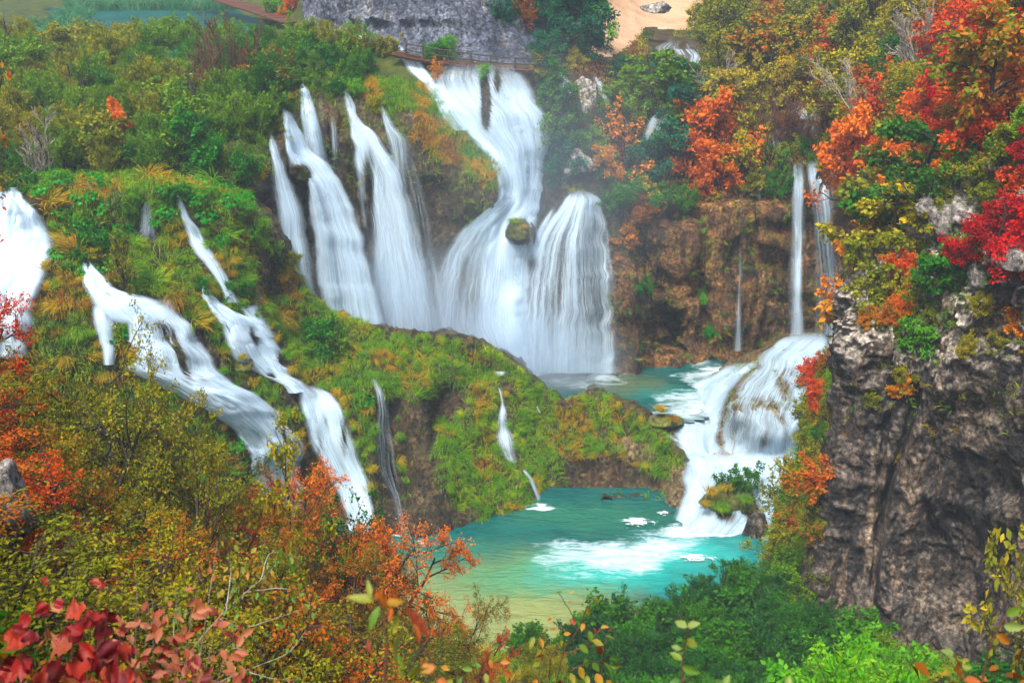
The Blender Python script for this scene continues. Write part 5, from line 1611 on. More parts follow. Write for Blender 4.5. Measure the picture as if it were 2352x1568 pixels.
KW = {'olive': 'olive', 'yellow': 'yellow-green', 'redorange': 'scarlet and orange', 'green': 'green', 'willow': 'soft green', 'lime': 'lime green', 'orange': 'orange', 'orange_mix': 'green and orange', 'gold': 'golden', 'red': 'crimson'}
_seen = {}
for (x, y, H, leaf, kind) in KPL:
    part_ = 'on the sheer face' if y > 780 else ('on the cliff edge' if y > 660 else ('on the rocky crest' if x > 2180 else 'among pale boulders'))
    lab = "%s %s growing %s of the dark rock" % (KW[leaf], 'bush' if kind == 'bush' else 'small tree', part_) if 'boulders' not in part_ else "%s %s %s of the dark rock's shoulder" % (KW[leaf], 'bush' if kind == 'bush' else 'small tree', part_)
    at(kind, x, y, H, leaf, unique(lab.split(' of the dark')[0].split(' growing')[0].split(' among')[0] + (' on the dark rock' if y > 660 else ' on the crest'), x, y), sheet='K', group=lab.replace('bush', 'bushes').replace('small tree', 'small trees'), name='bush' if kind == 'bush' else 'tree', cat='bush' if kind == 'bush' else 'tree', wide=1.1)

BANK = [(1835, 900, 'yellow'), (1850, 960, 'olive'), (1880, 1000, 'olive'), (1860, 1060, 'yellow'), (1900, 1080, 'olive'), (1880, 1140, 'green'), (1850, 1180, 'olive'), (1895, 1200, 'olive'), (1820, 1230, 'red_mix'),
        (1860, 1260, 'orange_mix'), (1800, 1290, 'olive'), (1830, 1320, 'willow'), (1870, 1340, 'olive'), (1790, 1340, 'willow'), (1910, 1130, 'orange_mix'), (1920, 1020, 'green'), (1905, 930, 'redorange'), (1890, 880, 'redorange'),
        (1925, 860, 'orange_mix'), (1850, 1385, 'willow'), (1800, 1250, 'yellow'), (1920, 960, 'olive'), (1870, 1110, 'yellow'), (1845, 1120, 'yellow')]
for i, (x, y, leaf) in enumerate(BANK):
    x = x - 22 if x > 1870 else x
    wd = {'yellow': 'yellow-green', 'olive': 'olive', 'lime': 'lime green', 'red_mix': 'dark red', 'orange_mix': 'green and orange', 'willow': 'soft green', 'green': 'deep green', 'redorange': 'scarlet'}[leaf]
    loc_ = 'beside the tufa dome' if y < 1000 else ('beside the foaming rapids' if y < 1200 else 'beside the turquoise pool')
    h = hit(x, y)
    plant('bush' if i % 3 else 'sparse', h[0], 1.6 + .9 * PRNG.random(), leaf, unique(wd + " shrub on the green bank", x, y - 30, loc_), "%s shrubs on the bank %s" % (wd, loc_), 'shrub', 'shrub', wide=1.1)
plant('sparse', P(1838, 1180, 76), 4.6, 'yellow', "thin tree arching out over the foaming rapids", lean=(0, -.5), wide=1.1, rot=0)
plant('bush', P(1694, 1130, 80.5), 2.0, 'willow_dark', "dark green sapling on the grassy islet in the rapids", name='sapling', cat='tree')

# willow bushes on the near shore of the pool
SH = [(1215, 1500), (1300, 1470), (1420, 1450), (1500, 1450), (1560, 1410), (1640, 1390), (1740, 1360), (1810, 1380), (1880, 1460), (1960, 1520), (2060, 1560), (2110, 1640), (2000, 1760), (1380, 1760), (1300, 1640), (1215, 1600)]
for x, y, q, n in scatter_pts(SH, 1500, 1.9, 4, 'N'):
    r = PRNG.random()
    if x > 1840 and y > 1560:
        leaf, w_ = ('willow', 'soft green') if r < .6 else ('lime', 'lime green')
    elif x < 1330:
        leaf, w_ = ('olive', 'olive') if r < .5 else ('willow_dark', 'dark green')
    else:
        leaf, w_ = ('shore', 'dark green') if r < .62 else ('willow_dark', 'mid green')
    plant('willow' if r < .85 else 'bush', q, (2.1 + 1.2 * r) * (.65 if x < 1330 else 1), leaf, unique(("leafy " if r > .6 else "feathery " if r > .3 else "small ") + w_ + " shore willow", x, y - 50, "on the near shore of the pool"), "%s willow bushes on the near shore" % w_, 'willow_bush', 'bush', wide=1.35)
for (x, D, H, leaf, lab) in ((1990, 54, 2.6, 'lime', "fresh lime bush at the foot of the dark rock"), (1930, 52, 2.4, 'lime', "fresh lime bush left of the leaning slab"), (2080, 53, 1.8, 'lime', "lime green bush under the sheer dark rock"),
                             (2130, 50, 1.8, 'yellow', "low yellow bush under the pale scar of the dark rock"), (2200, 49, 1.8, 'olive', "olive bush under the rust-stained rock"), (2300, 46, 2.6, 'green', "dark green bush at the lower right corner"),
                             (2350, 44, 2.8, 'red_mix', "dark red and green bush at the lower right edge"), (2250, 47, 2.4, 'willow_dark', "shaded bush below the spreading yellow tree")):
    plant('bush', ground(x, D), H, leaf, lab, wide=1.2)
plant('sparse', ground(2345, 46), 13.5, 'yellow', "tall dark-limbed tree with yellow-green leaves before the dark rock", wide=.55, rot=1.0)
plant('near_airy', ground(2290, 45), 12.5, 'yellow', "airy yellow tree left of the tall dark-limbed one", wide=.6)

# ------------------------------------------------------------------ near trees, lower left
# each: picture column, forward distance, picture height of its crown top, crown radius in m
NEAR = [
    (-50, 40, 560, 2.2, 'redorange', 'near_tree', "scarlet tree at the left edge below the foaming cascade"),
    (20, 39, 640, 2.2, 'redorange', 'near_tree', "red-orange tree at the left edge, left of the olive one"),
    (95, 38, 700, 2.2, 'orange_mix', 'near_tree', "orange and green tree covering the side chute's foot"),
    (60, 33, 730, 2.2, 'redorange', 'near_tree', "bright red tree in the mass of near trees"),
    (165, 37, 770, 2.0, 'redorange', 'near_tree', "red-orange tree beside the side chute"),
    (235, 39, 830, 2.0, 'orange_mix', 'near_tree', "orange and green tree just below the narrow side chute"),
    (330, 40, 860, 2.2, 'olive', 'near_tree', "olive tree at the left rim of the wide cascade"),
    (400, 41, 865, 2.0, 'yellow', 'near_tree', "yellow-green tree overlapping the wide cascade"),
    (455, 42, 925, 2.0, 'olive_mix', 'near_airy', "airy olive tree in front of the wide cascade"),
    (500, 42, 985, 2.3, 'orange_mix', 'near_tree', "orange-tinged green tree in front of the cascade's lower run"),
    (545, 43, 1050, 2.1, 'olive', 'near_tree', "rounded olive tree touching the white cascade's edge"),
    (615, 44, 1190, 2.0, 'orange_mix', 'near_tree', "orange-tinged tree at the cascade's foot"),
    (712, 40, 1020, 1.6, 'yellow', 'near_airy', "slender green and gold sapling standing before the white falls"),
    (705, 43, 1190, 2.4, 'orange', 'near_tree', "orange tree beneath the slender sapling"),
    (775, 45, 1190, 1.9, 'orange_mix', 'near_tree', "green and orange tree at the foot of the lower fall"),
    (850, 46, 1160, 2.1, 'green', 'near_airy', "green maple at the left rim of the turquoise pool"),
    (868, 45, 1240, 2.1, 'orange', 'near_tree', "orange maple at the left rim of the turquoise pool"),
    (800, 43, 1220, 2.6, 'orange', 'near_tree', "orange tree left of the maple by the pool"),
    (885, 46, 1300, 1.5, 'orange', 'near_tree', "bright orange tree leaning over the pool's left rim"),
    (835, 47, 1200, 2.2, 'orange_mix', 'near_tree', "green and orange tree just behind the orange maple"),
    (745, 45, 1200, 2.2, 'orange', 'near_tree', "orange tree at the very foot of the lower fall"),
    (890, 44, 1370, 1.9, 'olive_mix', 'near_tree', "olive tree sloping down to the pool"),
    (1020, 45, 1418, 1.5, 'orange_mix', 'near_tree', "round orange and green tree at the pool's near corner"),
    (960, 43, 1440, 1.8, 'olive_mix', 'near_tree', "olive tree left of the round orange one"),
    (1060, 46, 1490, 1.3, 'redorange', 'near_tree', "low red-orange tree at the pool's near corner"),
    (20, 30, 850, 2.2, 'olive_mix', 'near_tree', "dark-limbed olive tree above the grey boulder"),
    (130, 29, 900, 2.2, 'orange_mix', 'near_tree', "green and orange tree right of the grey boulder"),
    (230, 31, 940, 2.2, 'olive', 'near_tree', "olive tree with black limbs in the left middle"),
    (330, 26, 1080, 2.0, 'redorange', 'near_tree', "vivid red and orange tree in the middle of the near trees"),
    (230, 25.5, 1110, 1.8, 'redorange', 'near_tree', "red-orange tree left of the vivid red one"),
    (410, 26.5, 1130, 1.8, 'orange_mix', 'near_tree', "orange and green tree right of the vivid red one"),
    (420, 32, 1010, 2.1, 'yellow', 'near_tree', "tall yellow-green tree behind the vivid red one"),
    (480, 32, 1110, 2.0, 'olive_mix', 'near_tree', "tall olive tree right of the vivid red one"),
    (570, 34, 1150, 2.0, 'olive', 'near_tree', "broad olive tree below the cascade"),
    (660, 34, 1260, 2.0, 'orange_mix', 'near_tree', "orange and green tree above the hanging branch"),
    (740, 35, 1300, 1.9, 'orange_mix', 'near_tree', "green and orange tree left of the orange maple"),
    (820, 34, 1370, 1.8, 'orange_mix', 'near_tree', "orange and green tree behind the blurred twig"),
    (900, 35, 1450, 1.8, 'olive', 'near_tree', "dense olive tree at the bottom of the slope"),
    (990, 36, 1510, 1.6, 'olive_mix', 'near_tree', "small olive tree behind the blurred leaves"),
    (60, 21, 1290, 1.5, 'olive', 'near_bush', "olive bush below the grey boulder"),
    (180, 21, 1240, 1.6, 'orange_mix', 'near_bush', "green and orange bush behind the big red leaves"),
    (310, 20, 1260, 1.6, 'orange_mix', 'near_bush', "turning bush behind the big red leaves"),
    (430, 20, 1270, 1.6, 'olive', 'near_bush', "olive bush behind the salmon-coloured leaves"),
    (560, 21, 1290, 1.6, 'yellow', 'near_bush', "yellow-green bush behind the hanging green leaves"),
    (690, 22, 1380, 1.6, 'orange_mix', 'near_bush', "orange and green bush right of the hanging green leaves"),
    (800, 22, 1450, 1.5, 'olive', 'near_bush', "olive bush behind the blurred brown stem"),
    (890, 23, 1500, 1.5, 'orange_mix', 'near_bush', "orange-flecked bush behind the blurred leaves"),
    (-20, 15, 1330, 1.1, 'lime', 'near_bush', "lime green bush at the lower left edge"),
    (120, 13, 1420, 1.1, 'orange_mix', 'near_bush', "orange-flecked bush under the big red leaves"),
    (300, 13, 1400, 1.1, 'olive', 'near_bush', "olive bush under the big red leaves"),
    (470, 14, 1420, 1.1, 'olive', 'near_bush', "olive bush under the salmon-coloured leaves"),
    (620, 14, 1450, 1.1, 'olive_mix', 'near_bush', "turning bush at the bottom edge left of the blurred stem"),
    (760, 15, 1500, 1.1, 'olive', 'near_bush', "olive bush at the bottom edge beside the blurred stem"),
]
for (x, D, ytop, rad, leaf, kind, lab) in NEAR:
    g = ground(x, D)
    H = max(1.2, EYE - drop(ytop) * D - g[2]) * (1.13 if x > 560 else 1.06)
    # crown radius of the unit plant is about 0.55 of its height
    plant(kind, g, H, leaf, lab, wide=max(.62, 1.35 * rad / (.55 * H)))

# ------------------------------------------------------------------ grass: blades, tussocks, butterbur
def blades(P0, Nn, L, Wd, seed, fall=.7, spread=.7):
    """Arching blades: P0 (n,3) roots, Nn (n,3) outward directions."""
    rng = np.random.default_rng(seed)
    n = len(P0)
    comb = np.stack([vnoise(P0 * .9 + 3.1, 61), vnoise(P0 * .9 + 7.7, 62), vnoise(P0 * .9, 63) * .3], 1)
    d = Nn * .5 + comb * .9 + rng.normal(0, spread * .34, (n, 3)) + np.array([0, 0, .7])
    d /= np.linalg.norm(d, axis=1, keepdims=True)
    h = d.copy(); h[:, 2] = 0
    h = h / (np.linalg.norm(h, axis=1, keepdims=True) + 1e-6)
    L = (L * (.6 + .7 * rng.random(n)))[:, None]
    side = np.cross(d, rng.normal(0, 1, (n, 3))); side /= np.linalg.norm(side, axis=1, keepdims=True) + 1e-9
    p1 = P0 + d * L * .45
    p2 = p1 + (d * .35 + h * .5 + np.array([0, 0, -.25 * fall])) * L * .4
    p3 = p2 + (h * .45 + np.array([0, 0, -fall])) * L * .42
    w = Wd
    V = np.stack([P0 - side * w * .5, P0 + side * w * .5, p1 - side * w * .5, p1 + side * w * .5, p2 - side * w * .35, p2 + side * w * .35, p3], 1)
    i = np.arange(n)[:, None] * 7
    F4 = np.concatenate([i + [0, 1, 3, 2], i + [2, 3, 5, 4]], 0)
    F3 = i + [4, 5, 6]
    return V.reshape(-1, 3), [F4, F3]


def tussock_mesh(key, seed, n=150, L=1.0):
    rng = np.random.default_rng(seed)
    r = rng.normal(0, .13, (n, 2))
    P0 = np.concatenate([r, np.zeros((n, 1))], 1)
    out_ = np.concatenate([r * 5, np.full((n, 1), .35)], 1)
    V, F = blades(P0, out_, L, .035, seed, .85, .55)
    return mesh(key, V, F, LM['grass'])


TUS = [tussock_mesh("tussock_blades", 900 + i) for i in range(5)]


def butter_mesh(seed, n=80, R_=.75):
    rng = np.random.default_rng(seed)
    V, F = [], []
    k = 8
    an = np.linspace(.35, 2 * np.pi - .35, k)
    for i in range(n):
        a, rr = rng.random() * 6.283, R_ * math.sqrt(rng.random())
        c = np.array([math.cos(a) * rr, math.sin(a) * rr, .25 + .35 * rng.random() * (1.3 - rr / R_)])
        s = .055 + .055 * rng.random()
        nn = unit(np.array([math.cos(a) * .5, math.sin(a) * .5, 1]) + rng.normal(0, .3, 3))
        u = unit(np.cross(nn, rng.normal(0, 1, 3))); w = np.cross(nn, u)
        ring = c + s * (np.cos(an)[:, None] * u + np.sin(an)[:, None] * w) * (1 + .12 * np.cos(an * 4))[:, None] + nn * s * .22
        b = i * (k + 1)
        V.append(np.vstack([c[None], ring]))
        F += [[b, b + 1 + j, b + 2 + j] for j in range(k - 1)]
    return mesh("butterbur_leaves", np.concatenate(V), np.array(F), LM['butterbur'])


BUT = [butter_mesh(950 + i) for i in range(4)]
FWATER = [[(-60, 410), (60, 430), (135, 545), (120, 640), (60, 720), (-80, 720)], [(188, 600), (216, 600), (280, 665), (400, 690), (470, 770), (560, 870), (660, 970), (700, 1030), (700, 1235), (610, 1235), (560, 1030), (430, 935), (370, 870), (300, 870), (295, 750), (262, 720), (262, 850), (225, 850), (195, 680)],
          [(400, 440), (420, 445), (470, 540), (535, 650), (505, 660), (440, 590), (412, 510)], [(466, 672), (482, 672), (540, 700), (545, 695), (612, 695), (600, 720), (670, 820), (690, 880), (730, 880), (790, 930), (872, 1230), (795, 1235), (720, 1050), (680, 940), (650, 890), (580, 860), (530, 820), (500, 760)],
          [(1135, 880), (1165, 880), (1190, 1060), (1265, 1165), (1230, 1165), (1190, 1080), (1130, 1010)], [(325, 460), (346, 460), (365, 555), (308, 555)],
          [(1125, 848), (1172, 848), (1172, 868), (1125, 868)]]
FROCK = [rockpoly, rockpoly2, rockpoly3, [(640, 865), (690, 890), (720, 1040), (700, 1060), (660, 960)]]
BUTP = [[(95, 395), (250, 395), (290, 470), (300, 540), (200, 540), (150, 520), (95, 470)], [(330, 440), (400, 440), (400, 500), (340, 520)], [(430, 390), (540, 380), (600, 450), (605, 520), (560, 550), (480, 560), (430, 500)], [(110, 590), (200, 580), (200, 660), (120, 650)],
        [(195, 560), (265, 560), (280, 620), (220, 640)], [(238, 690), (292, 690), (295, 790), (240, 800)], [(800, 885), (880, 880), (878, 930), (800, 930)], [(500, 560), (540, 600), (530, 650), (500, 640)], [(480, 930), (530, 930), (570, 1020), (530, 1040), (490, 980)], [(560, 640), (600, 700), (560, 720)]]


def placeM(name, me, mat, pos, sc, label, group, cat, nrm=None, zs=1.0):
    if name == 'butterbur':
        o = link(name, None, label=label, cat=cat, group=group, loc=pos)
        link('leaves', variant(me, mat), parent=o, kind='stuff')
    else:
        o = link(name, variant(me, mat), label=label, cat=cat, group=group, loc=pos)
    if nrm is not None:
        nn = unit(np.asarray(nrm) + np.array([0, 0, 1.2]))
        o.rotation_euler = (Vector(nn).to_track_quat('Z', 'Y') @ Matrix.Rotation(PRNG.random() * 6.28, 3, 'Z').to_quaternion()).to_euler()
    else:
        o.rotation_euler = (0, 0, PRNG.random() * 6.28)
    o.scale = (sc, sc, sc * zs)
    return o


def gtone(x, y):
    a = float(vnoise(np.array([[x / 70., y / 45., 1.5]]), 31)[0]) + .7 * (PRNG.random() - .5)
    if (x < 260 and y > 520) or (1290 < x < 1500 and y < 960) or (140 < x < 260 and y < 430):
        a += .45
    if 330 < x < 480 and 560 < y < 690:
        a += .6
    return a


cnt = 0
FALL_ = [(-60, 405), (150, 400), (300, 395), (430, 400), (560, 440), (610, 520), (650, 590), (715, 690), (860, 765), (930, 775), (1030, 780), (1110, 795), (1200, 852), (1290, 925), (1360, 905), (1450, 940), (1520, 1000), (1572, 1060), (1570, 1170), (1500, 1150), (1290, 1150), (1180, 1180), (1000, 1230), (600, 1200), (300, 1000), (-60, 800)]
for x, y, q, n in scatter_pts(FALL_, 16000, 1.42, 6, 'F', FWATER + FROCK):
    isb = any(inpoly([x], [y], p)[0] for p in BUTP)
    side = 'on the left slope' if x < 590 else ('on the mound below the big falls' if x < 1290 else 'on the grassy tongue between the pools')
    if isb:
        placeM('butterbur', BUT[cnt % 4], LM['butterbur'], q, 1.25, unique("glossy green butterbur patch", x, y, side), "butterbur patches " + side, 'plant', n)
    else:
        a = gtone(x, y)
        leaf, w_ = ('rust_grass', 'rusty') if a > .85 else (('gold_grass', 'golden') if a > .34 else ('grass', 'green'))
        big = 1.0 if x < 700 else .72
        placeM('grass_tussock', TUS[cnt % 5], LM[leaf], q, big * (.8 + .5 * PRNG.random()), unique(("broad " if n[2] > .6 else "hanging " if n[2] < .2 else "") + w_ + " sedge tussock", x, y, side), "%s sedge tussocks %s" % (w_, side), 'grass tussock', n)
    cnt += 1
for rows_ in EDGES:
    yy = [r[0] for r in rows_]
    for y in np.arange(yy[0], yy[-1] - 25, 24.0):
        for side_ in (1, 2):
            x = float(np.interp(y, yy, [r[side_] for r in rows_])) + (-5 if side_ == 1 else 5) + PRNG.normal(0, 4)
            if PRNG.random() < .25 or x < 5 or (PRNG.random() < .5 and any(inpoly([x], [y], w_)[0] for w_ in FWATER)):
                continue
            h = SHEETS['F'].ray_cast(ORG, ray(x, y), 400)
            if h[0] is None or proj(np.array(h[0]))[1][0] > 1140:
                continue
            a = gtone(x, y)
            leaf, w_ = ('rust_grass', 'rusty') if a > .7 else (('gold_grass', 'golden') if a > .1 else ('grass', 'green'))
            placeM('grass_tussock', TUS[int(x) % 5], LM[leaf], np.array(h[0]) - np.array(ray(x, y)) * .35, .55 + .35 * PRNG.random(),
                   unique(w_ + " tussock fringing white water", x, y, "on the left slope"), "%s tussocks fringing the left cascades" % w_, 'grass tussock', -np.array(ray(x, y)))
for (x, y, s, leaf, lab) in ((462, 385, 2.0, 'grass', "biggest fountain-like green sedge tussock above the butterbur"), (480, 425, 1.7, 'grass', "second big green sedge tussock, just below the biggest"), (350, 412, 1.8, 'gold_grass', "big golden-green sedge tussock above the little umbrella fall"),
                             (385, 430, 1.5, 'gold_grass', "golden sedge tussock right of the umbrella fall"), (120, 470, 1.7, 'gold_grass', "long-bladed golden sedge tussock hanging by the left cascade"), (150, 560, 1.7, 'gold_grass', "orange-tipped sedge tussock beside the foaming left cascade"),
                             (170, 580, 1.7, 'rust_grass', "rusty sedge tussock beside the foaming left cascade"), (640, 740, 1.6, 'gold_grass', "long golden sedge tussock left of the mound's green bush"), (700, 880, 1.6, 'gold_grass', "spiky orange sedge tussock above the lower white fall"),
                             (520, 545, 1.6, 'grass', "green sedge tussock hanging over dark rock"), (450, 745, 1.7, 'gold_grass', "golden sedge tussock between the two big cascades"), (360, 655, 1.7, 'grass', "bright green sedge tussock above the wide cascade"),
                             (400, 690, 1.6, 'rust_grass', "rusty sedge tussock above the wide cascade")):
    h = SHEETS['F'].ray_cast(ORG, ray(x, y), 400)
    if h[0]:
        placeM('grass_tussock', TUS[int(x) % 5], LM[leaf], np.array(h[0]), s, lab, None, 'grass tussock', -np.array(ray(x, y)))
at('bush', 745, 800, 2.6, 'green', "round green bush on the mound beside the big falls", sheet='F', wide=1.3)
at('bush', 775, 815, 2.0, 'willow', "softer green bush right of the round one on the mound", sheet='F', wide=1.3)
at('bush', 655, 620, 1.6, 'olive', "mossy bush on the dark outcrop left of the big falls", sheet='F', wide=1.2)
at('bush', 228, 590, 2.4, 'green', "deep green bush below the butterbur wall", sheet='F', wide=1.2)
at('sparse', 290, 690, 5.6, 'olive', "thin twiggy tree rising from the wide cascade's head", sheet='F', wide=.6)
at('bush', 545, 690, 1.9, 'green', "green bush overhanging the bright small pool", sheet='F', wide=1.2)


def surface_points(G, maskfn, spacing_area, seed, lo=0.0):
    """Random points spread evenly by area over a terrain grid."""
    rng = np.random.default_rng(seed)
    a, b, c = G[:-1, :-1], G[1:, :-1], G[:-1, 1:]
    cr = np.cross(b - a, c - a)
    A = np.linalg.norm(cr, axis=2)
    cx, cy_ = proj(a.reshape(-1, 3))
    mk = maskfn(cx, cy_, a.reshape(-1, 3)).reshape(A.shape)
    w = (A * mk).ravel()
    n = int(w.sum() / spacing_area)
    if n == 0:
        return np.zeros((0, 3)), np.zeros((0, 3))
    idx = rng.choice(len(w), n, p=w / w.sum())
    i, j = np.divmod(idx, A.shape[1])
    u, v = rng.random(n)[:, None], rng.random(n)[:, None]
    p = G[i, j] + (G[i + 1, j] - G[i, j]) * u + (G[i, j + 1] - G[i, j]) * v
    nn = cr[i, j] / (A[i, j][:, None] + 1e-9)
    s = np.sign((nn * (np.array([0, 0, EYE]) - p)).sum(1, keepdims=True))
    return p, nn * s


def grass_cover(name, G, maskfn, area, seed, L=.6, per=6, label=None, mats=('grass', 'gold_grass', 'rust_grass'), shares=(.42, .85), w=.035, fall=.8):
    p, n = surface_points(G, maskfn, area, seed)
    if not len(p):
        return
    t = vnoise(p * .38, 77) + .5 * vnoise(p * 1.3, 78)
    rng = np.random.default_rng(seed)
    for k, m in enumerate(mats):
        lo = -9 if k == 0 else shares[k - 1]
        hi = shares[k] if k < len(mats) - 1 else 9
        s = (t >= lo) & (t < hi)
        q = np.repeat(p[s], per, 0) + rng.normal(0, .09, (s.sum() * per, 3))
        nn = np.repeat(n[s], per, 0)
        if len(q):
            V, F = blades(q, nn, L, w, seed + k, fall, .8)
            link(name, mesh(name, V, F, LM[m]), kind='stuff', label=label)


def not_in(polys, yes=None):
    def f(x, y, p):
        ok = np.ones(x.shape, bool) if yes is None else np.zeros(x.shape, bool)
        for q in yes or ():
            ok |= inpoly(x, y, q)
        for q in polys:
            ok &= ~inpoly(x, y, q)
        return ok
    return f


grass_cover('grass', FG[::2, ::2], not_in(FWATER + FROCK, [FALL_]), .075, 11, .85, 6, "grass and moss over the travertine barrier")
rp = lambda ps: ps
grass_cover('grass', FG[::2, ::2], not_in([], [rockpoly, rockpoly2, rockpoly3]), 4.0, 12, .6, 9, "scattered grass on bare rock")
KNOB = [(820, 175), (1000, 200), (1050, 300), (1120, 360), (1150, 420), (1110, 440), (1060, 380), (1000, 370), (950, 330), (940, 250), (890, 260), (830, 220)]
grass_cover('grass', BG[::2, ::2], not_in([], [KNOB]), .05, 13, 1.0, 7, "green and orange grass on the knob between the falls", shares=(.25, .8))
grass_cover('grass', BG[::2, ::2], not_in([], [[(560, 400), (640, 250), (700, 200), (830, 200), (900, 250), (1060, 320), (1150, 440), (1100, 520), (950, 480), (800, 420), (640, 420)]]), .9, 14, .8, 8, "hanging grass on the waterfall wall")
grass_cover('grass', BG[::2, ::2], not_in([], [[(1400, 420), (1960, 400), (1960, 780), (1400, 830)]]), 1.8, 15, .8, 8, "tufts on the cave cliff")
grass_cover('grass', BG[::3, ::3], not_in([], [PLAT]), .8, 16, 1.0, 8, "grass under the willow thicket")
grass_cover('grass', KG[::3, ::3], not_in([], [[(1960, 690), (2070, 650), (2130, 560), (2260, 380), (2352, 250), (2352, 620), (2230, 700), (2120, 760), (1960, 760)]]), .22, 17, .45, 7, "short grass on the shoulder of the dark rock", w=.03)
grass_cover('grass', KG[::3, ::3], not_in([], [[(1950, 760), (2352, 700), (2352, 1000), (1930, 1000)]]), 1.6, 18, .45, 8, "grass tufts in cracks of the dark rock", w=.03)
grass_cover('grass', KB, not_in([]), .10, 19, .8, 5, "grass on the green bank", shares=(.25, .7))
ISL = [[(1608, 1112), (1640, 1095), (1700, 1120), (1745, 1165), (1740, 1195), (1700, 1200), (1660, 1205), (1612, 1195)], [(1480, 950), (1520, 935), (1550, 960), (1555, 985), (1500, 985)], [(1640, 1035), (1700, 1060), (1725, 1090), (1650, 1060)],
       [(1560, 1000), (1660, 1045), (1650, 1060), (1570, 1020)]]
grass_cover('grass', CG, not_in([], ISL), .035, 20, .75, 6, "grass on the islets in the rapids", shares=(-.1, .4), fall=1.0)
grass_cover('grass', CG, not_in([], [[(1650, 880), (1700, 830), (1900, 770), (1950, 800), (1900, 1000), (1830, 1040), (1660, 1000)]]), .9, 21, .4, 8, "moss and grass on the tufa dome")
NSH = [(1080, 1440), (1220, 1480), (1400, 1480), (2200, 1450), (2352, 1450), (2352, 1800), (1000, 1800)]
grass_cover('grass', NG, not_in([], [NSH]), .06, 22, .45, 5, "short bright grass on the near shore", shares=(.3, .75))

# reeds by the upper lake
reedp = [[(150, -60), (520, -60), (560, 8), (400, 12), (180, 14)], [(270, 150), (400, 125), (445, 140), (400, 195), (270, 200)], [(60, 70), (180, 20), (210, 40), (110, 100)]]
p, n = surface_points(BG[::3, ::3], not_in([], reedp[1:]), .12, 31)
p2 = np.array([R(x, y, 34.9) for x, y in zip(np.random.default_rng(3).uniform(150, 545, 3800), np.random.default_rng(4).uniform(6, 26, 3800))])
p = np.concatenate([p, p2])
rng = np.random.default_rng(32)
V, F = blades(np.repeat(p, 2, 0) + rng.normal(0, .1, (2 * len(p), 3)), np.tile([0, 0, 1.5], (2 * len(p), 1)), 2.4, .06, 33, .35, .35)
link("reeds", mesh("reeds", V, F, LM['reed']), kind='stuff', label="tall grey-green reeds round the dark lake")


def litter(name, G, maskfn, area, seed, hgt, L, mats, label):
    p, n = surface_points(G, maskfn, area, seed)
    rng = np.random.default_rng(seed)
    t = vnoise(p * .25, 88) + .6 * (rng.random(len(p)) - .5)
    p = p + n * .1 + np.array([0, 0, 1.0]) * (rng.random((len(p), 1))**1.5 * hgt)
    d = rng.normal(0, 1, p.shape); d /= np.linalg.norm(d, axis=1, keepdims=True)
    qs = np.quantile(t, np.linspace(0, 1, len(mats) + 1))
    for k, m in enumerate(mats):
        s = (t >= qs[k]) & (t <= qs[k + 1])
        V, F = leaf_geo(p[s], d[s], L * (.6 + .8 * rng.random(s.sum())), .6, rng)
        link(name, mesh(name, V, F, LM[m]), kind='stuff', label=label)


litter('undergrowth', BG[::3, ::3], not_in([[(1480, 85), (1640, 85), (1650, 150), (1470, 150)], sandp], [HILL]), .035, 41, 1.5, .2, ('willow_dark', 'olive', 'yellow', 'brown'), "mixed undergrowth between the trees of the slope")
litter('undergrowth', BG[::3, ::3], not_in([], [PLAT]), .08, 42, 1.2, .17, ('willow_dark', 'willow'), "undergrowth of the willow thicket")
litter('undergrowth', NG, lambda x, y, p: (p[:, 1] > 5) & (p[:, 1] < 60) & ((x < 1150) | (p[:, 1] < 50)), .03, 43, .9, .11, ('brown', 'olive', 'willow_dark', 'olive_mix'), "undergrowth of the near slope")
litter('undergrowth', KB, not_in([]), .03, 44, .8, .13, ('willow_dark', 'olive', 'lime'), "low plants of the green bank")

# far willows beyond the lake
for i in range(26):
    x = -40 + 26 * i + 12 * PRNG.random()
    plant('willow', P(x, -4 - 14 * PRNG.random(), 205 + 15 * PRNG.random()), 5.5 + 2.5 * PRNG.random(), 'willow_dark' if i % 3 else 'olive',
          unique("%s far-shore willow" % ('dark green' if i % 3 else 'olive'), x, 0, "beyond the dark lake"), "%s willows beyond the lake" % ('dark green' if i % 3 else 'olive'), 'willow_bush', 'bush', wide=1.3)

# ================================================================== BOULDERS
M_PALE = rock_mat("pale_limestone", [(.3, (.10, .09, .085)), (.5, (.30, .27, .24)), (.7, (.52, .48, .43))], .4,
                  [(.3, (.05, .05, .05)), (.6, (.30, .26, .22)), (.8, (.6, .55, .48))], scale=.7, bump_d=.15, wet=.85, moss=(.62, (.05, .07, .01), (.14, .13, .02)), streak_scale=1.0)
M_MOSSROCK = rock_mat("mossy_rock", [(.3, (.03, .03, .012)), (.5, (.07, .07, .02)), (.7, (.14, .12, .03))], .3,
                      [(.3, (.03, .02, .01)), (.7, (.15, .12, .04))], scale=1.0, bump_d=.12, wet=.6, moss=(.42, (.05, .09, .01), (.20, .18, .02)), streak_scale=1.4)
import bmesh


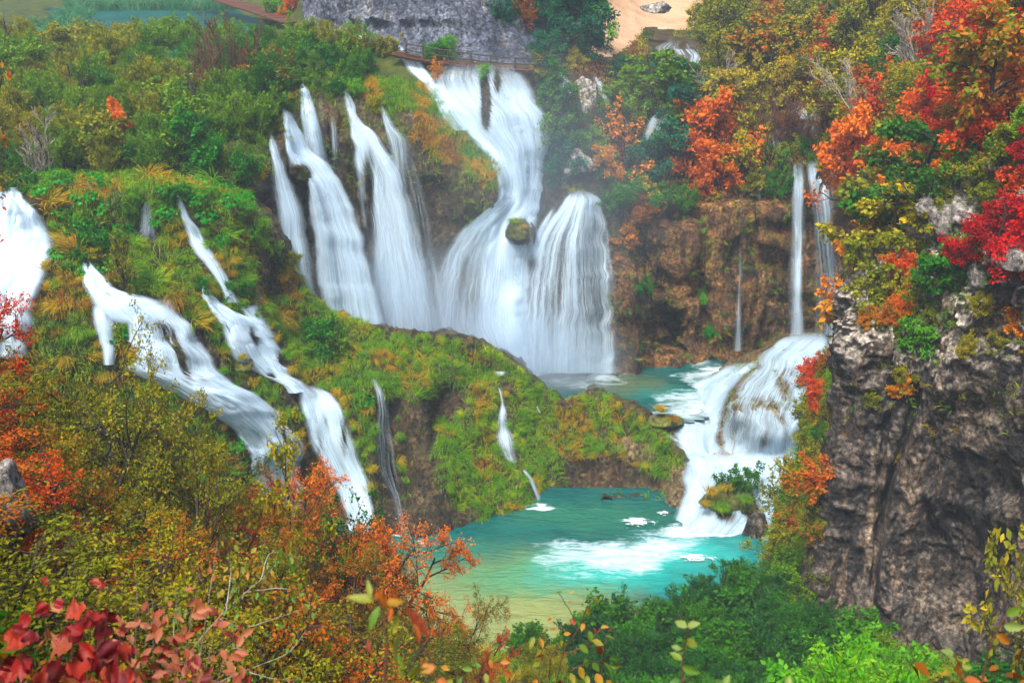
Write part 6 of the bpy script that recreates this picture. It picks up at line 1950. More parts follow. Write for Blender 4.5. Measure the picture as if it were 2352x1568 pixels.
def boulder(pos, size, mat, label, seed, name='boulder', cat='rock', flat_=1.0, rot=0.0, pale=1.0, moss=.5, group=None, sub=4):
    bm = bmesh.new()
    bmesh.ops.create_icosphere(bm, subdivisions=sub, radius=1.0)
    V = np.array([v.co[:] for v in bm.verts])
    F = np.array([[v.index for v in f.verts] for f in bm.faces])
    bm.free()
    rg = np.random.default_rng(seed)
    pn = rg.normal(0, 1, (16, 3)); pn /= np.linalg.norm(pn, axis=1, keepdims=True)
    pd = rg.uniform(.62, .98, 16)
    dt = V @ pn.T
    r = np.min(np.where(dt > .05, pd[None] / np.maximum(dt, .05), 9), axis=1)
    r = np.minimum(r, 1.25) * (1 + .16 * fbm(V * 1.6 + seed * 7.7, 4, seed, ridged=True) + .07 * fbm(V * 5 + seed, 4, seed + 3, ridged=True))
    V = V * r[:, None]
    V[:, 2] = np.where(V[:, 2] < -.35, -.35 + (V[:, 2] + .35) * .4, V[:, 2]) * flat_
    V = V * np.array(size)
    me = mesh(name, V, F, mat, False, attrs={'pale': np.full(len(V), pale), 'moss': np.full(len(V), moss)})
    return link(name, me, label=label, cat=cat, group=group, loc=pos, rot=(0, 0, rot))


def hp(px, py, sheet=None):
    if sheet:
        h = SHEETS[sheet].ray_cast(ORG, ray(px, py), 400)
        return np.array(h[0])
    return hit(px, py)[0]


for i, (x, y, s, lab) in enumerate((
        (2325, 245, (1.7, 1.5, 1.6), "pale rugged boulder crowning the crest at the right edge"), (2300, 300, (1.0, .9, .8), "pale boulder just below the crest boulder"),
        (2200, 345, (.8, .7, .5), "small white rock among olive trees on the crest"), (2335, 355, (1.1, .9, .6), "white slab-like rock above the crimson tree"), (2300, 385, (.5, .5, .4), "small white rock left of the slab-like one"),
        (2150, 480, (1.3, 1.0, 1.0), "grey-white boulder on the shoulder, uppermost of a row"), (2120, 530, (1.1, .9, .8), "grey boulder second from the top of the row"), (2170, 520, (1.0, .8, 1.2), "upright grey rock right of the row"),
        (2118, 640, (.95, .8, .85), "rounded pale block perched on the cliff edge"), (2095, 668, (.55, .5, .45), "smaller round stone under the perched block"), (2140, 615, (.8, .7, .6), "pale stone behind the perched block"),
        (2220, 500, (1.1, .9, .8), "jagged pale rock under the olive trees"), (1978, 705, (.5, .5, .6), "pale knob at the top left corner of the dark rock"), (2050, 660, (.5, .4, .3), "small pale stone in the grass of the shoulder"),
        (2260, 640, (1.1, .9, .9), "pale rock beside the crimson tree"), (2330, 590, (1.2, 1.0, 1.0), "rugged rock under the crimson leaves"))):
    boulder(hp(x, y, 'K') if y > 320 and x < 2352 else hp(x, y), s, M_PALE, lab, 100 + i, rot=i * 1.3)
boulder(P(1340, 235, 110.5), (1.6, 1.3, 2.6), M_PALE, "tall pale boulder wrapped in spray right of the central fall", 131, moss=.7)
boulder(P(1330, 380, 105.5), (1.6, 1.2, 1.4), M_PALE, "half-hidden grey rock above the fan-shaped fall", 132, moss=.7)
boulder(P(1510, 20, 136), (1.9, 1.5, .9), M_PALE, "low pale boulder lying on the sandy path", 133, moss=.3)
boulder(P(1188, 536, 99.4), (1.15, 1.0, 1.25), M_MOSSROCK, "round mossy rock parting the central fall", 134, moss=.7)
boulder(P(688, 400, 93.4), (.8, .7, .8), M_MOSSROCK, "brown mossy knob parting the leaning white fall", 135, moss=.6)
boulder(P(652, 835, 82.6), (.6, .6, .7), M_MOSSROCK, "green mossy rock in the second white cascade", 136, moss=1.0)
boulder(P(555, 842, 78.3), (.75, .6, .55), M_MOSSROCK, "orange-brown mossy rock between the two cascades", 137, moss=.9)
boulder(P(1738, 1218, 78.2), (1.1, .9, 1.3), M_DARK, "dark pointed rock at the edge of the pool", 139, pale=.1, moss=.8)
boulder(P(1520, 965, 89.5), (1.5, 1.1, .55), M_MOSSROCK, "grassy rock breaking the current above the pool", 140, moss=1.0)
boulder(P(1655, 1150, 80.6), (1.6, 1.1, 1.5), M_MOSSROCK, "mossy islet rock in the foaming rapids", 142, moss=1.0)
boulder(P(1712, 1160, 80.4), (1.1, .9, 1.1), M_MOSSROCK, "second mossy islet rock, right of the first, in the rapids", 143, moss=.9)
boulder(P(-5, 1180, 21.5), (.75, .8, 1.1), M_PALE, "large grey boulder at the left edge among near trees", 144, moss=.3, sub=5)
boulder(P(1975, 1425, 59.8), (.6, .6, 2.2), M_DARK, "narrow slab leaning against the foot of the dark rock", 145, pale=.2, moss=.6)

for (x, y, D, s_, leaf, lab) in ((1184, 512, 98.9, .9, 'grass', "green sedge tussock on the rock parting the central fall"), (1200, 525, 98.6, .7, 'gold_grass', "small golden sedge tussock on the rock in the central fall"), (688, 385, 92.6, .6, 'rust_grass', "rusty tuft on the knob in the leaning fall"),
                                 (652, 812, 81.9, .6, 'grass', "green tuft on the mossy rock of the second cascade"), (553, 826, 77.8, .7, 'gold_grass', "golden tuft on the rock between the two cascades")):
    placeM('grass_tussock', TUS[x % 5], LM[leaf], P(x, y, D), s_, lab, None, 'grass tussock')
# grass skirts of the islets
for (x, y, D, s, leaf, lab) in ((1630, 1130, 79.7, 1.0, 'gold_grass', "golden sedge tussock on top of the islet in the rapids"), (1650, 1170, 79.0, 1.1, 'grass', "green sedge tussock low on the islet in the rapids"), (1615, 1160, 79.3, .8, 'gold_grass', "small golden sedge tussock left on the islet"),
                              (1705, 1150, 79.0, 1.0, 'grass', "green sedge tussock on the second islet rock"), (1672, 1125, 79.7, .9, 'gold_grass', "golden sedge tussock behind the islet's green one"), (1520, 945, 89.0, 1.0, 'gold_grass', "golden tussock on the rock above the pool"),
                              (1545, 965, 88.5, .8, 'rust_grass', "rusty tussock on the rock above the pool")):
    placeM('grass_tussock', TUS[x % 5], LM[leaf], P(x, y, D), s, lab, None, 'grass tussock')

# ================================================================== BOARDWALK
M_WOOD, nt, out = newmat("wet_brown_wood")
_n = noise_node(nt, 3, 6, .65, (1, 1, 6))
_c = ramp(nt, [(.3, (.035, .015, .010)), (.6, (.12, .045, .025)), (.8, (.20, .09, .05))])
nt.links.new(_n.outputs[0], _c.inputs[0])
finish(nt, out, _c.outputs[0], .7, _n.outputs[0], .02)
M_RAIL, nt, out = newmat("dark_rail_wood")
_n = noise_node(nt, 3, 6, .65, (1, 1, 6))
_c = ramp(nt, [(.3, (.02, .015, .014)), (.7, (.08, .055, .045))])
nt.links.new(_n.outputs[0], _c.inputs[0])
finish(nt, out, _c.outputs[0], .8, _n.outputs[0], .02)


def box(l, w, h, bev=.02, seed=0):
    bm = bmesh.new()
    bmesh.ops.create_cube(bm, size=1.0)
    for v in bm.verts:
        v.co = Vector((v.co.x * l, v.co.y * w, v.co.z * h))
    bmesh.ops.bevel(bm, geom=bm.edges[:], offset=bev, segments=1, affect='EDGES')
    me = bpy.data.meshes.new("plank")
    bm.to_mesh(me); bm.free()
    return me


def tube_between(a, b, r, n=8, mat=None, name="rail", parent=None, off=np.zeros(3), bend=.0, k=6):
    a, b = np.array(a, float), np.array(b, float)
    t = np.linspace(0, 1, k)[:, None]
    pts = a + (b - a) * t + np.array([0, 0, -bend]) * np.sin(np.pi * t)
    V, F = tubes([(pts, np.full(k, r), 0)], 9, r)
    me = mesh(name, V - off, F, mat, True)
    return link(name, me, parent=parent)


def walkway(pts, width, label, plank=.30, name='boardwalk', tilt=0.0):
    W_ = np.array([P(*p) for p in pts])
    seg = np.linalg.norm(np.diff(W_, axis=0), axis=1)
    cum = np.concatenate(([0], np.cumsum(seg)))
    root = link(name, None, label=label, cat='boardwalk', loc=W_[0])
    me = box(width, plank * .86, .10)
    me.materials.append(M_WOOD)
    n = int(cum[-1] / plank)
    for i in range(n):
        s = (i + .5) * plank
        q = np.array([np.interp(s, cum, W_[:, k]) for k in range(3)])
        q2 = np.array([np.interp(min(s + .5, cum[-1]), cum, W_[:, k]) for k in range(3)]); q1 = np.array([np.interp(max(s - .5, 0), cum, W_[:, k]) for k in range(3)])
        d = q2 - q1
        o = link("plank", me, parent=root, loc=q - W_[0] + np.array([0, 0, PRNG.normal(0, .012)]))
        o.rotation_euler = (PRNG.normal(0, .01), tilt, math.atan2(d[1], d[0]) + math.pi / 2 + PRNG.normal(0, .02))
    for sgn in (-1, 1):
        segs = []
        d = np.gradient(W_, axis=0); d /= np.linalg.norm(d, axis=1, keepdims=True)
        side = np.stack([-d[:, 1], d[:, 0], d[:, 2] * 0], 1)
        pl = W_ + side * sgn * width * .38 - np.array([0, 0, .14])
        V, F = tubes([(pl, np.full(len(pl), .09), 0)], 9, .09)
        link("beam", mesh("beam", V - W_[0], F, M_WOOD, True), parent=root)
    return root


walkway([(470, -14, 172), (520, 2, 162), (560, 14, 154), (600, 26, 147), (640, 40, 140), (680, 52, 134)], 3.2, "dark red-brown boardwalk curving away past the lake", .42)
bw = walkway([(905, 122, 107.0), (960, 134, 106.2), (1010, 142, 105.8), (1080, 150, 105.6), (1150, 157, 105.8), (1210, 160, 106.2), (1290, 150, 108)], 2.0, "wooden boardwalk with railing crossing above the central fall")
rail = link("railing", None, label="dark rustic log railing along the boardwalk under the grey cliff", cat="railing", loc=P(930, 128, 106))
r0_ = P(930, 128, 106)
rp_ = [(932, 126, 106.4), (972, 134, 105.6), (1030, 143, 105.0), (1082, 150, 104.8), (1126, 155, 104.9), (1182, 160, 105.2), (1236, 160, 106.0), (1290, 152, 107.4)]
tops, mids = [], []
for (x, y, D) in rp_:
    b_ = P(x, y, D)
    t_ = b_ + np.array([PRNG.normal(0, .03), 0, 1.05])
    tube_between(b_ - [0, 0, .5], t_ + [0, 0, .08], .085, mat=M_RAIL, name="post", parent=rail, off=r0_)
    tops.append(t_); mids.append(b_ + [0, 0, .5])
for L_ in (tops, mids):
    for a_, b_ in zip(L_[:-1], L_[1:]):
        tube_between(a_, b_, .062, mat=M_RAIL, name="rail", parent=rail, off=r0_, bend=.04)
steps_ = [(700, 62, 128), (725, 72, 124.5), (760, 84, 120.5), (800, 94, 116.5), (840, 102, 113.5), (875, 112, 110)]
S_ = np.array([P(*p) for p in steps_])
cs = np.concatenate(([0], np.cumsum(np.linalg.norm(np.diff(S_, axis=0), axis=1))))
sroot = link("log_causeway", None, label="row of brown stepping logs across the white shallows", cat="boardwalk", loc=S_[0])
V, F = tubes([(np.array([[-1.2, 0, 0], [-.4, 0, .02], [.4, 0, .0], [1.2, 0, .01]]), np.array([.24, .26, .25, .23]), 0)], 9, .2)
F = [F, np.array([[0, 5, 4, 3], [0, 3, 2, 1]]), np.array([[18, 19, 20, 21], [18, 21, 22, 23]])]
log_me = mesh("log", V, F, M_WOOD, True)
nlog = int(cs[-1] / .62)
for i in range(nlog):
    s_ = (i + .5) * cs[-1] / nlog
    q = np.array([np.interp(s_, cs, S_[:, k]) for k in range(3)]) + [0, 0, .25]
    d = np.array([np.interp(min(s_ + 1, cs[-1]), cs, S_[:, k]) - np.interp(max(s_ - 1, 0), cs, S_[:, k]) for k in range(3)])
    o = link("log", log_me, parent=sroot, loc=q - S_[0])
    o.rotation_euler = (PRNG.random() * 6, PRNG.normal(0, .05), math.atan2(d[1], d[0]) + math.pi / 2 + PRNG.normal(0, .08))

# ================================================================== FOREGROUND SPRIGS, leaf by leaf
def flat_mat(name, stops, transl=.35, rough=.55, veins=True, scale=14.0):
    m, nt, out = newmat(name)
    oi = nt.nodes.new("ShaderNodeObjectInfo")
    n = noise_node(nt, scale, 5, .6)
    f = math_(nt, 'ADD', math_(nt, 'MULTIPLY', oi.outputs['Random'], .6), math_(nt, 'MULTIPLY', math_(nt, 'SUBTRACT', n.outputs[0], .3), 1.0))
    c = ramp(nt, stops)
    nt.links.new(f, c.inputs[0])
    col = c.outputs[0]
    if veins:
        uvn = nt.nodes.new("ShaderNodeUVMap"); uvn.uv_map = "UVMap"
        w = nt.nodes.new("ShaderNodeTexWave")
        w.inputs['Scale'].default_value = 3.2
        w.inputs['Distortion'].default_value = .6
        mp = nt.nodes.new("ShaderNodeMapping"); mp.inputs['Rotation'].default_value = (0, 0, .9)
        ab = nt.nodes.new("ShaderNodeVectorMath"); ab.operation = 'ABSOLUTE'
        nt.links.new(uvn.outputs[0], ab.inputs[0]); nt.links.new(ab.outputs[0], mp.inputs[0]); nt.links.new(mp.outputs[0], w.inputs[0])
        r = ramp(nt, [(.0, g3(.72)), (.25, g3(1))])
        nt.links.new(w.outputs['Fac'], r.inputs[0])
        col = mixc(nt, 1.0, col, r.outputs[0], 'MULTIPLY')
    df = nt.nodes.new("ShaderNodeBsdfPrincipled")
    df.inputs['Roughness'].default_value = rough
    df.inputs['Specular IOR Level'].default_value = .35
    nt.links.new(col, df.inputs['Base Color'])
    tr = nt.nodes.new("ShaderNodeBsdfTranslucent")
    nt.links.new(col, tr.inputs[0])
    mx = nt.nodes.new("ShaderNodeMixShader"); mx.inputs[0].default_value = transl
    nt.links.new(df.outputs[0], mx.inputs[1]); nt.links.new(tr.outputs[0], mx.inputs[2])
    nt.links.new(mx.outputs[0], out.inputs[0])
    return m


FM = {
    'red': flat_mat("scarlet_leaf", [(.1, (.06, .004, .008)), (.45, (.26, .008, .01)), (.8, (.40, .04, .012)), (1, (.46, .16, .06))]),
    'salmon': flat_mat("salmon_leaf", [(.1, (.26, .04, .015)), (.4, (.42, .11, .045)), (.75, (.5, .20, .10)), (1, (.42, .07, .02))]),
    'green': flat_mat("fresh_green_leaf", [(.1, (.04, .12, .012)), (.5, (.10, .21, .015)), (.8, (.22, .26, .02)), (1, (.45, .2, .02))]),
    'turning': flat_mat("turning_leaf", [(.1, (.12, .18, .012)), (.45, (.24, .24, .015)), (.65, (.44, .22, .015)), (.9, (.42, .09, .012)), (1, (.2, .04, .01))]),
    'rust': flat_mat("rusty_leaf", [(.1, (.16, .02, .012)), (.5, (.40, .09, .012)), (.9, (.48, .20, .015))]),
    'paleg': flat_mat("pale_green_leaf", [(.1, (.10, .18, .03)), (.6, (.24, .32, .07)), (1, (.34, .26, .03))]),
}


def leaf_shape(kind, seed):
    rng = np.random.default_rng(seed)
    n = 14
    if kind == 'oval':
        t = np.linspace(0, 1, n)
        w = .30 * np.sin(np.pi * t**.85)**.8 * (1 - .25 * t)
    elif kind == 'long':
        t = np.linspace(0, 1, n)
        w = .16 * np.sin(np.pi * t**.8)**.9
    else:
        t = np.linspace(0, 1, n)
        w = .50 * np.sin(np.pi * t**.7)**.6 * (1 + .28 * np.cos(t * 15.0))
    w[0] = .012; w[-1] = .004
    curl, fold, twist = rng.normal(.15, .25), rng.uniform(.1, .5), rng.normal(0, .3)
    V, UV = [], []
    for i in range(n):
        z = -curl * (t[i] - .1)**2 - (.06 * math.sin(t[i] * 9 + seed) if kind == 'lobed' else 0)
        for s in (-1, -.5, 0, .5, 1):
            j = (1 + .10 * rng.normal()) if abs(s) == 1 and kind != 'long' else 1
            x = w[i] * s * j
            V.append((x * math.cos(twist * t[i]), t[i], z + abs(x) * fold * (1 if kind != 'lobed' else .6) + x * math.sin(twist * t[i])))
            UV.append((s, t[i]))
    F = gridF(n, 5)
    return mesh("leaf", np.array(V), F, FM['green'], True, uv=np.array(UV))


LS = {k: [leaf_shape(k, 300 + i + 10 * j) for i in range(5)] for j, k in enumerate(('oval', 'long', 'lobed'))}
CR = np.array([1, 0, 0.]); CU = np.array([0, SP, CP]); CF = np.array([0, CP, -SP])


def put_leaf(root, o0, px, py, D, size_px, ang, kind, mat, face=.8):
    """ang: direction of the leaf tip in degrees, 0 = right, 90 = up."""
    p = P(px, py, D)
    L = size_px / FPX * D * 1.05
    a = math.radians(ang)
    d = unit(CR * math.cos(a) + CU * math.sin(a) + CF * PRNG.normal(0, .35))
    nrm = unit(-CF * face + CU * .5 + np.array(PRNG.normal(0, .45, 3)))
    nrm = unit(nrm - d * nrm.dot(d))
    x = np.cross(d, nrm)
    me = LS[kind][PRNG.integers(5)]
    o = link("leaf", variant(me, FM[mat]), parent=root)
    M = Matrix(((x[0] * L, d[0] * L, nrm[0] * L, p[0] - o0[0]), (x[1] * L, d[1] * L, nrm[1] * L, p[1] - o0[1]), (x[2] * L, d[2] * L, nrm[2] * L, p[2] - o0[2]), (0, 0, 0, 1)))
    o.matrix_local = M
    return o


def sprig(label, base, name, cat='shrub'):
    p = P(*base)
    return link(name, None, label=label, cat=cat, loc=p), p


def stem(root, o0, pts, r, mat=None, name="stem"):
    W_ = np.array([P(*q) for q in pts])
    W_ = interp_rows(W_, max(6, len(pts) * 4), 0)
    V, F = tubes([(W_ + PRNG.normal(0, r * .25, W_.shape), np.linspace(r, r * .45, len(W_)), 0)], 9, r * .3)
    link(name, mesh(name, V - o0, F, mat or M_TWIG, True), parent=root)
    return W_


# big scarlet leaves, lower left
rt, o0 = sprig("low shrub with big crinkled scarlet leaves at the lower left corner", (150, 1640, 4.2), "red_leaved_shrub")
for (xb, x1, y1, xt, yt) in ((150, 158, 1480, 180, 1303), (160, 166, 1500, 165, 1400), (228, 240, 1480, 252, 1336), (100, 110, 1490, 96, 1400), (60, 50, 1520, 38, 1450), (200, 205, 1500, 215, 1380), (120, 140, 1450, 85, 1380), (190, 230, 1440, 262, 1395)):
    stem(rt, o0, [(xb, 1640, 4.2), (x1, y1, 4.15), (xt, yt, 4.1)], .0035)
for (x, y, a, s) in ((160, 1405, 20, 48), (105, 1400, 120, 38), (130, 1400, 70, 30), (70, 1425, 160, 42), (90, 1455, 200, 48), (228, 1405, 10, 44), (215, 1440, -20, 54), (190, 1455, 150, 56), (240, 1460, -60, 60), (165, 1480, 190, 60), (120, 1480, 30, 52),
                   (50, 1475, 180, 46), (35, 1500, 230, 42), (75, 1525, 190, 60), (30, 1540, 180, 54), (110, 1520, -30, 56), (150, 1530, -10, 66), (200, 1520, 10, 70), (240, 1520, -40, 60), (180, 1560, 200, 60), (120, 1560, 160, 54), (235, 1560, -20, 60),
                   (60, 1560, 210, 50), (270, 1500, 30, 46), (275, 1545, -10, 52), (140, 1445, -60, 46), (205, 1490, 240, 50), (250, 1425, 60, 34), (235, 1345, 100, 24), (222, 1340, 30, 20), (100, 1340, 20, 20), (300, 1570, 0, 54), (20, 1580, 200, 50)):
    for k in range(2):
        put_leaf(rt, o0, x + PRNG.normal(0, 14 * k), y + PRNG.normal(0, 12 * k) + 6, 4.15 + PRNG.normal(0, .12), s * .95, a + PRNG.normal(0, 40 * k + 8), 'lobed', 'red' if PRNG.random() < .8 else 'salmon', .6)
# salmon oval leaves
rt, o0 = sprig("leggy shrub with small salmon-pink oval leaves beside the scarlet one", (400, 1640, 4.6), "pink_leaved_shrub")
SST = [(270, 275, 1480, 285, 1328), (310, 312, 1470, 314, 1332), (330, 370, 1400, 391, 1258), (300, 340, 1440, 336, 1345), (420, 440, 1400, 458, 1318), (440, 470, 1440, 500, 1242), (450, 500, 1430, 550, 1342), (400, 408, 1450, 402, 1340), (350, 352, 1480, 350, 1375), (480, 520, 1500, 560, 1490), (380, 360, 1440, 255, 1350)]
SW = []
for (xb, x1, y1, xt, yt) in SST:
    SW.append(((xb, 1640), (x1, y1), (xt, yt)))
    stem(rt, o0, [(xb, 1640, 4.6), (x1, y1, 4.55), (xt, yt, 4.5)], .0042 if yt < 1300 else .003, M_TWIG if xt % 2 else M_PALEBARK)
for k in range(150):
    x = 270 + 290 * PRNG.random()**.9
    y = np.interp(x, [270, 330, 450, 560], [1440, 1390, 1380, 1440]) + (1600 - np.interp(x, [270, 330, 450, 560], [1440, 1390, 1380, 1440])) * PRNG.random()**.8
    if x > 480 and PRNG.random() < .45:
        continue
    put_leaf(rt, o0, x, y, 4.5 + PRNG.normal(0, .15), 27 + 12 * PRNG.random(), PRNG.uniform(-180, 180), 'oval', 'salmon' if PRNG.random() < .88 else 'red', .7)
for (x, y, a, s) in ((425, 1355, 10, 18), (388, 1393, 80, 16), (460, 1400, 0, 24), (540, 1496, -10, 28), (488, 1334, 60, 14), (484, 1316, 100, 14), (270, 1410, -80, 30), (515, 1450, -20, 30), (500, 1440, 20, 28), (410, 1420, 150, 24)):
    put_leaf(rt, o0, x, y, 4.5, s * 1.3, a, 'oval', 'salmon', .8)

# drooping green and orange leaves of a hornbeam branch
rt, o0 = sprig("hornbeam branch with drooping green and orange leaves at the lower left", (430, 1640, 8.0), "hornbeam_branch", 'branch')
HB = []
for pts in ([(400, 1640), (430, 1510), (520, 1400), (600, 1330), (640, 1290)], [(430, 1600), (560, 1540), (660, 1500), (700, 1450)], [(520, 1400), (530, 1310), (520, 1240)], [(560, 1360), (640, 1350), (690, 1360)],
            [(400, 1470), (400, 1420), (430, 1400)], [(560, 1540), (640, 1560), (690, 1560)], [(500, 1420), (560, 1440), (630, 1420), (690, 1400)], [(600, 1330), (620, 1270), (680, 1280)]):
    w_ = stem(rt, o0, [(x, y, 8.0 + PRNG.normal(0, .15)) for x, y in pts], .006, M_PALEBARK, "twig")
    HB.append(pts)
for k in range(230):
    pts = HB[PRNG.integers(len(HB))]
    j = PRNG.integers(len(pts) - 1); f = PRNG.random()
    x = pts[j][0] + (pts[j + 1][0] - pts[j][0]) * f + PRNG.normal(0, 16); y = pts[j][1] + (pts[j + 1][1] - pts[j][1]) * f + PRNG.normal(0, 16)
    if y > 1600:
        continue
    put_leaf(rt, o0, x, y, 8.0 + PRNG.normal(0, .25), 15 + 6 * PRNG.random(), -90 + PRNG.normal(0, 28), 'oval', ('green', 'green', 'turning')[PRNG.integers(3)], .7)

# young hornbeam, bottom centre
rt, o0 = sprig("young hornbeam with curled green and orange leaves at the bottom centre", (1270, 1640, 5.0), "hornbeam_sapling", 'tree')
HS = [[(1262, 1640), (1294, 1498), (1331, 1441), (1348, 1390), (1362, 1375)], [(1331, 1441), (1305, 1395), (1284, 1362)], [(1294, 1498), (1250, 1488), (1225, 1462)], [(1300, 1500), (1345, 1485), (1385, 1482)],
      [(1262, 1560), (1265, 1510), (1290, 1470)], [(1345, 1485), (1380, 1445), (1410, 1442)], [(1235, 1640), (1225, 1590), (1240, 1560)], [(1310, 1540), (1350, 1520), (1400, 1520)], [(1380, 1560), (1390, 1480), (1400, 1440)]]
for pts in HS:
    stem(rt, o0, [(x, y, 5.0) for x, y in pts], .0038, M_TWIG, "twig")
for (x, y, a, s, m) in ((1290, 1360, 170, 14, 'green'), (1305, 1359, 10, 14, 'turning'), (1366, 1372, -60, 18, 'turning'), (1350, 1395, -80, 22, 'turning'), (1325, 1415, 30, 16, 'green'), (1322, 1425, -60, 22, 'green'), (1305, 1385, 60, 10, 'rust'),
                   (1340, 1430, -90, 20, 'turning'), (1365, 1440, -60, 22, 'rust'), (1352, 1448, -60, 26, 'green'), (1380, 1440, 20, 18, 'turning'), (1390, 1460, 0, 22, 'green'), (1225, 1462, -110, 24, 'turning'), (1240, 1465, -70, 24, 'turning'),
                   (1222, 1470, -100, 22, 'green'), (1276, 1445, 160, 14, 'rust'), (1295, 1455, 10, 18, 'turning'), (1292, 1470, -90, 18, 'turning'), (1250, 1505, 170, 20, 'rust'), (1285, 1505, 0, 20, 'turning'), (1330, 1480, -60, 28, 'green'),
                   (1360, 1470, -40, 28, 'turning'), (1372, 1485, -70, 30, 'rust'), (1345, 1510, -90, 26, 'green'), (1330, 1530, -60, 30, 'turning'), (1360, 1520, -60, 28, 'green'), (1385, 1520, -40, 28, 'green'), (1395, 1535, -70, 34, 'green'),
                   (1370, 1545, -80, 34, 'turning'), (1350, 1550, -100, 30, 'green'), (1405, 1530, 10, 24, 'turning'), (1400, 1510, 0, 26, 'green'), (1240, 1520, 200, 22, 'green'), (1310, 1545, -70, 28, 'turning'), (1330, 1560, -60, 30, 'green'),
                   (1235, 1560, 220, 22, 'rust'), (1310, 1420, -70, 18, 'rust'), (1268, 1420, 200, 12, 'rust'), (1255, 1440, -90, 16, 'turning'), (1395, 1560, -60, 32, 'turning'), (1285, 1560, -90, 26, 'rust')):
    put_leaf(rt, o0, x, y, 5.0 + PRNG.normal(0, .08), s * 1.15, a + PRNG.normal(0, 10), 'oval', m, .8)
# second small hornbeam to its left
rt, o0 = sprig("thin hornbeam twig with round yellow-green leaves between the two bottom shrubs", (1100, 1640, 5.0), "hornbeam_sapling", 'tree')
for pts in ([(1080, 1640), (1100, 1560), (1125, 1500), (1180, 1465)], [(1100, 1560), (1090, 1520), (1075, 1495)], [(1100, 1600), (1060, 1560), (1050, 1540)], [(1120, 1510), (1130, 1490)]):
    stem(rt, o0, [(x, y, 5.0) for x, y in pts], .003, M_TWIG, "twig")
for (x, y, a, s, m) in ((1130, 1482, 10, 18, 'green'), (1130, 1500, -90, 22, 'green'), (1125, 1515, -70, 20, 'turning'), (1150, 1520, 0, 22, 'turning'), (1105, 1530, 170, 20, 'green'), (1115, 1545, -80, 24, 'paleg'), (1085, 1535, 180, 24, 'green'),
                   (1060, 1555, -120, 24, 'green'), (1040, 1560, -160, 24, 'turning'), (1015, 1530, 0, 24, 'turning'), (1160, 1540, -20, 24, 'rust'), (1145, 1555, -40, 26, 'green'), (1090, 1565, -90, 24, 'rust')):
    put_leaf(rt, o0, x, y, 5.0 + PRNG.normal(0, .08), s * 1.15, a, 'oval', m, .8)

# blurred sprig very near the lens, bottom
rt, o0 = sprig("out-of-focus stem with big green and rust-red leaves, nearest of all", (880, 1700, 1.7), "near_sprig", 'branch')
stem(rt, o0, [(882, 1700, 1.7), (884, 1560, 1.7), (886, 1430, 1.7), (868, 1375, 1.7)], .0042)
stem(rt, o0, [(1040, 1640, 1.75), (985, 1510, 1.75), (930, 1430, 1.72), (900, 1392, 1.7)], .0028)
for (x, y, a, s, k, m) in ((850, 1372, 98, 48, 'long', 'green'), (862, 1378, 172, 76, 'long', 'green'), (866, 1356, -62, 62, 'oval', 'rust'), (885, 1392, 20, 52, 'oval', 'turning'), (872, 1392, -118, 68, 'long', 'green'), (905, 1392, -100, 42, 'oval', 'rust'),
                      (936, 1400, -55, 96, 'long', 'rust'), (950, 1432, -70, 60, 'long', 'rust'), (922, 1450, -110, 100, 'long', 'paleg'), (915, 1500, -70, 50, 'long', 'green'), (985, 1535, 200, 66, 'oval', 'turning'), (1000, 1530, 190, 50, 'oval', 'turning'),
                      (905, 1450, 80, 54, 'long', 'turning'), (850, 1500, 100, 40, 'long', 'rust'), (930, 1560, 120, 40, 'long', 'green'), (1005, 1560, -30, 40, 'oval', 'rust')):
    put_leaf(rt, o0, x, y, 1.7 + PRNG.normal(0, .02), s, a, k, m, .7)
# twigs along the bottom right
for lab, base, stems_, lv in (
        ("slightly blurred twig with green leaves standing in front of the willow bushes", (1565, 1700, 2.4), [[(1562, 1700), (1568, 1520), (1582, 1440)], [(1566, 1560), (1590, 1560)]],
         ((1578, 1440, 160, 40, 'paleg'), (1580, 1440, 30, 34, 'paleg'), (1572, 1470, -20, 40, 'green'), (1565, 1490, 165, 28, 'paleg'), (1568, 1530, -15, 48, 'green'), (1566, 1515, 150, 36, 'green'), (1560, 1560, 200, 30, 'green'))),
        ("pair of green leaf tips poking up at the bottom edge", (1660, 1700, 2.4), [[(1665, 1700), (1662, 1570)]], ((1662, 1572, 150, 32, 'green'), (1664, 1572, 60, 30, 'paleg'))),
        ("single pale leaf tip at the bottom edge", (1805, 1700, 2.4), [[(1812, 1700), (1808, 1572)]], ((1808, 1580, 70, 34, 'paleg'), (1806, 1584, 150, 24, 'paleg'))),
        ("reddish twig with seven green leaves at the lower right corner", (2230, 1700, 2.6), [[(2250, 1640), (2222, 1560), (2190, 1500)], [(2240, 1640), (2270, 1500), (2310, 1415), (2370, 1370)]],
         ((2192, 1500, 170, 38, 'paleg'), (2180, 1505, -60, 34, 'paleg'), (2182, 1540, 190, 30, 'turning'), (2205, 1535, 20, 30, 'turning'), (2215, 1560, -10, 42, 'rust'), (2312, 1412, 40, 44, 'green'), (2305, 1435, -5, 52, 'paleg'), (2292, 1455, -40, 46, 'turning'), (2345, 1390, 30, 40, 'green')))):
    rt, o0 = sprig(lab, base, "leafy_twig", 'branch')
    for pts in stems_:
        stem(rt, o0, [(x, y, base[2]) for x, y in pts], .0034, M_TWIG, "twig")
    for (x, y, a, s, m) in lv:
        put_leaf(rt, o0, x, y, base[2] + PRNG.normal(0, .03), s, a, 'oval', m, .85)
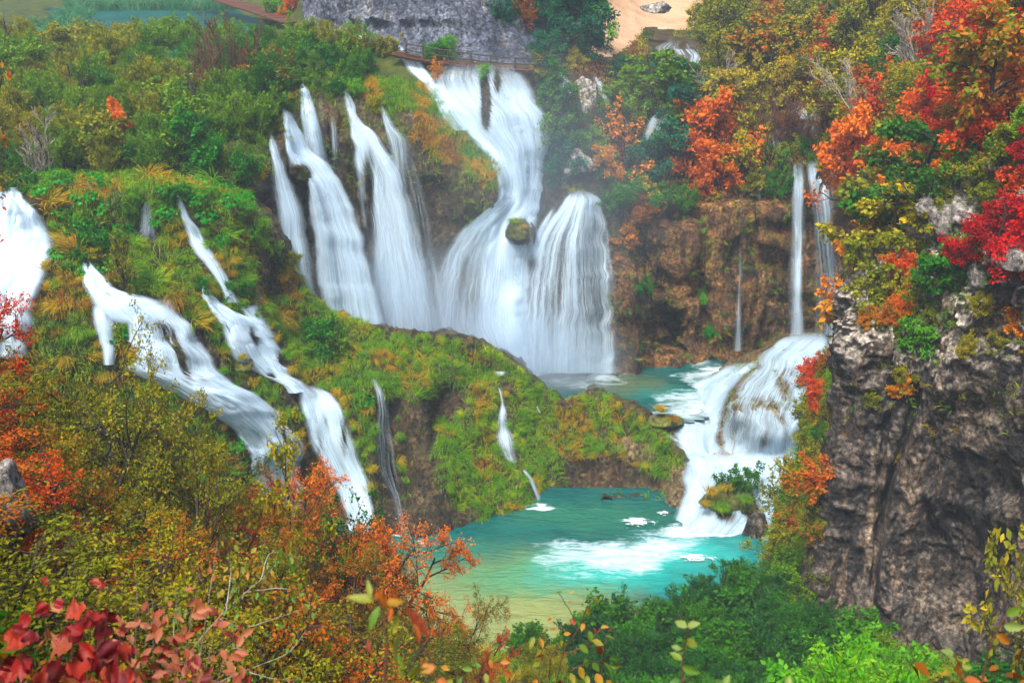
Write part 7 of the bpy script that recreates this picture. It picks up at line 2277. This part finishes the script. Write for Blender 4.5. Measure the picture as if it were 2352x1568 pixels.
# stray orange leaves of a branch entering at the left edge
rt, o0 = sprig("few orange leaves on a twig entering at the left edge beside the thicket", (-60, 300, 9), "leafy_twig", 'branch')
stem(rt, o0, [(-80, 420, 9), (-30, 330, 9), (0, 200, 9), (8, 150, 9)], .006, M_TWIG, "twig")
for (x, y) in ((3, 142), (12, 155), (20, 163), (8, 170), (24, 172), (2, 180), (6, 305), (2, 318), (9, 330), (0, 350), (4, 430), (3, 445), (1, 460), (6, 475), (4, 540), (10, 550)):
    put_leaf(rt, o0, x, y, 9, 14, PRNG.uniform(-160, -20), 'oval', 'rust', .8)

# ================================================================== AIR: spray and haze
def blob_mesh(name, n=24):
    import bmesh
    bm = bmesh.new()
    bmesh.ops.create_icosphere(bm, subdivisions=3, radius=1.0)
    me = bpy.data.meshes.new(name)
    bm.to_mesh(me); bm.free()
    return me


def mist_mat(name, dens, col=(.72, .86, 1.0)):
    m = bpy.data.materials.new(name)
    m.use_nodes = True
    nt = m.node_tree
    nt.nodes.clear()
    out = nt.nodes.new("ShaderNodeOutputMaterial")
    tc = nt.nodes.new("ShaderNodeTexCoord")
    ln = nt.nodes.new("ShaderNodeVectorMath"); ln.operation = 'LENGTH'
    nt.links.new(tc.outputs['Object'], ln.inputs[0])
    mr = nt.nodes.new("ShaderNodeMapRange"); mr.interpolation_type = 'SMOOTHSTEP'
    mr.inputs['From Min'].default_value = 1.0; mr.inputs['From Max'].default_value = .15
    mr.inputs['To Min'].default_value = 0; mr.inputs['To Max'].default_value = dens
    nt.links.new(ln.outputs['Value'], mr.inputs['Value'])
    v = nt.nodes.new("ShaderNodeVolumePrincipled")
    v.inputs['Color'].default_value = (*col, 1)
    v.inputs['Anisotropy'].default_value = .1
    nt.links.new(mr.outputs[0], v.inputs['Density'])
    nt.links.new(v.outputs[0], out.inputs['Volume'])
    return m


for (px, py, D, r, d, lab) in (
        (1190, 830, 97.5, (13, 4, 7), .2, "white spray boiling at the foot of the central fall"),
        (940, 720, 96.5, (14, 4.5, 9), .12, "pale spray rising behind the grassy mound"),
        (1230, 420, 100, (18, 9, 17), .019, "thin bluish spray drifting beside the tall central fall")):
    o = link("spray", blob_mesh("spray"), kind='stuff', label=lab, loc=P(px, py, D), scale=r)
    o.data.materials.append(mist_mat("spray", d))

M_HAZE = bpy.data.materials.new("haze_air")
M_HAZE.use_nodes = True
nt = M_HAZE.node_tree
nt.nodes.clear()
out = nt.nodes.new("ShaderNodeOutputMaterial")
v = nt.nodes.new("ShaderNodeVolumePrincipled")
v.inputs['Color'].default_value = (.72, .86, 1.0, 1)
v.inputs['Density'].default_value = .0005
nt.links.new(v.outputs[0], out.inputs['Volume'])
x0, x1, y0, y1, z0, z1 = -260, 260, -30, 300, -4, 62
hv = np.array([[x, y, z] for x in (x0, x1) for y in (y0, y1) for z in (z0, z1)])
hf = np.array([[0, 1, 3, 2], [4, 6, 7, 5], [0, 4, 5, 1], [2, 3, 7, 6], [0, 2, 6, 4], [1, 5, 7, 3]])
link("haze", mesh("haze", hv, hf, M_HAZE), kind='stuff')
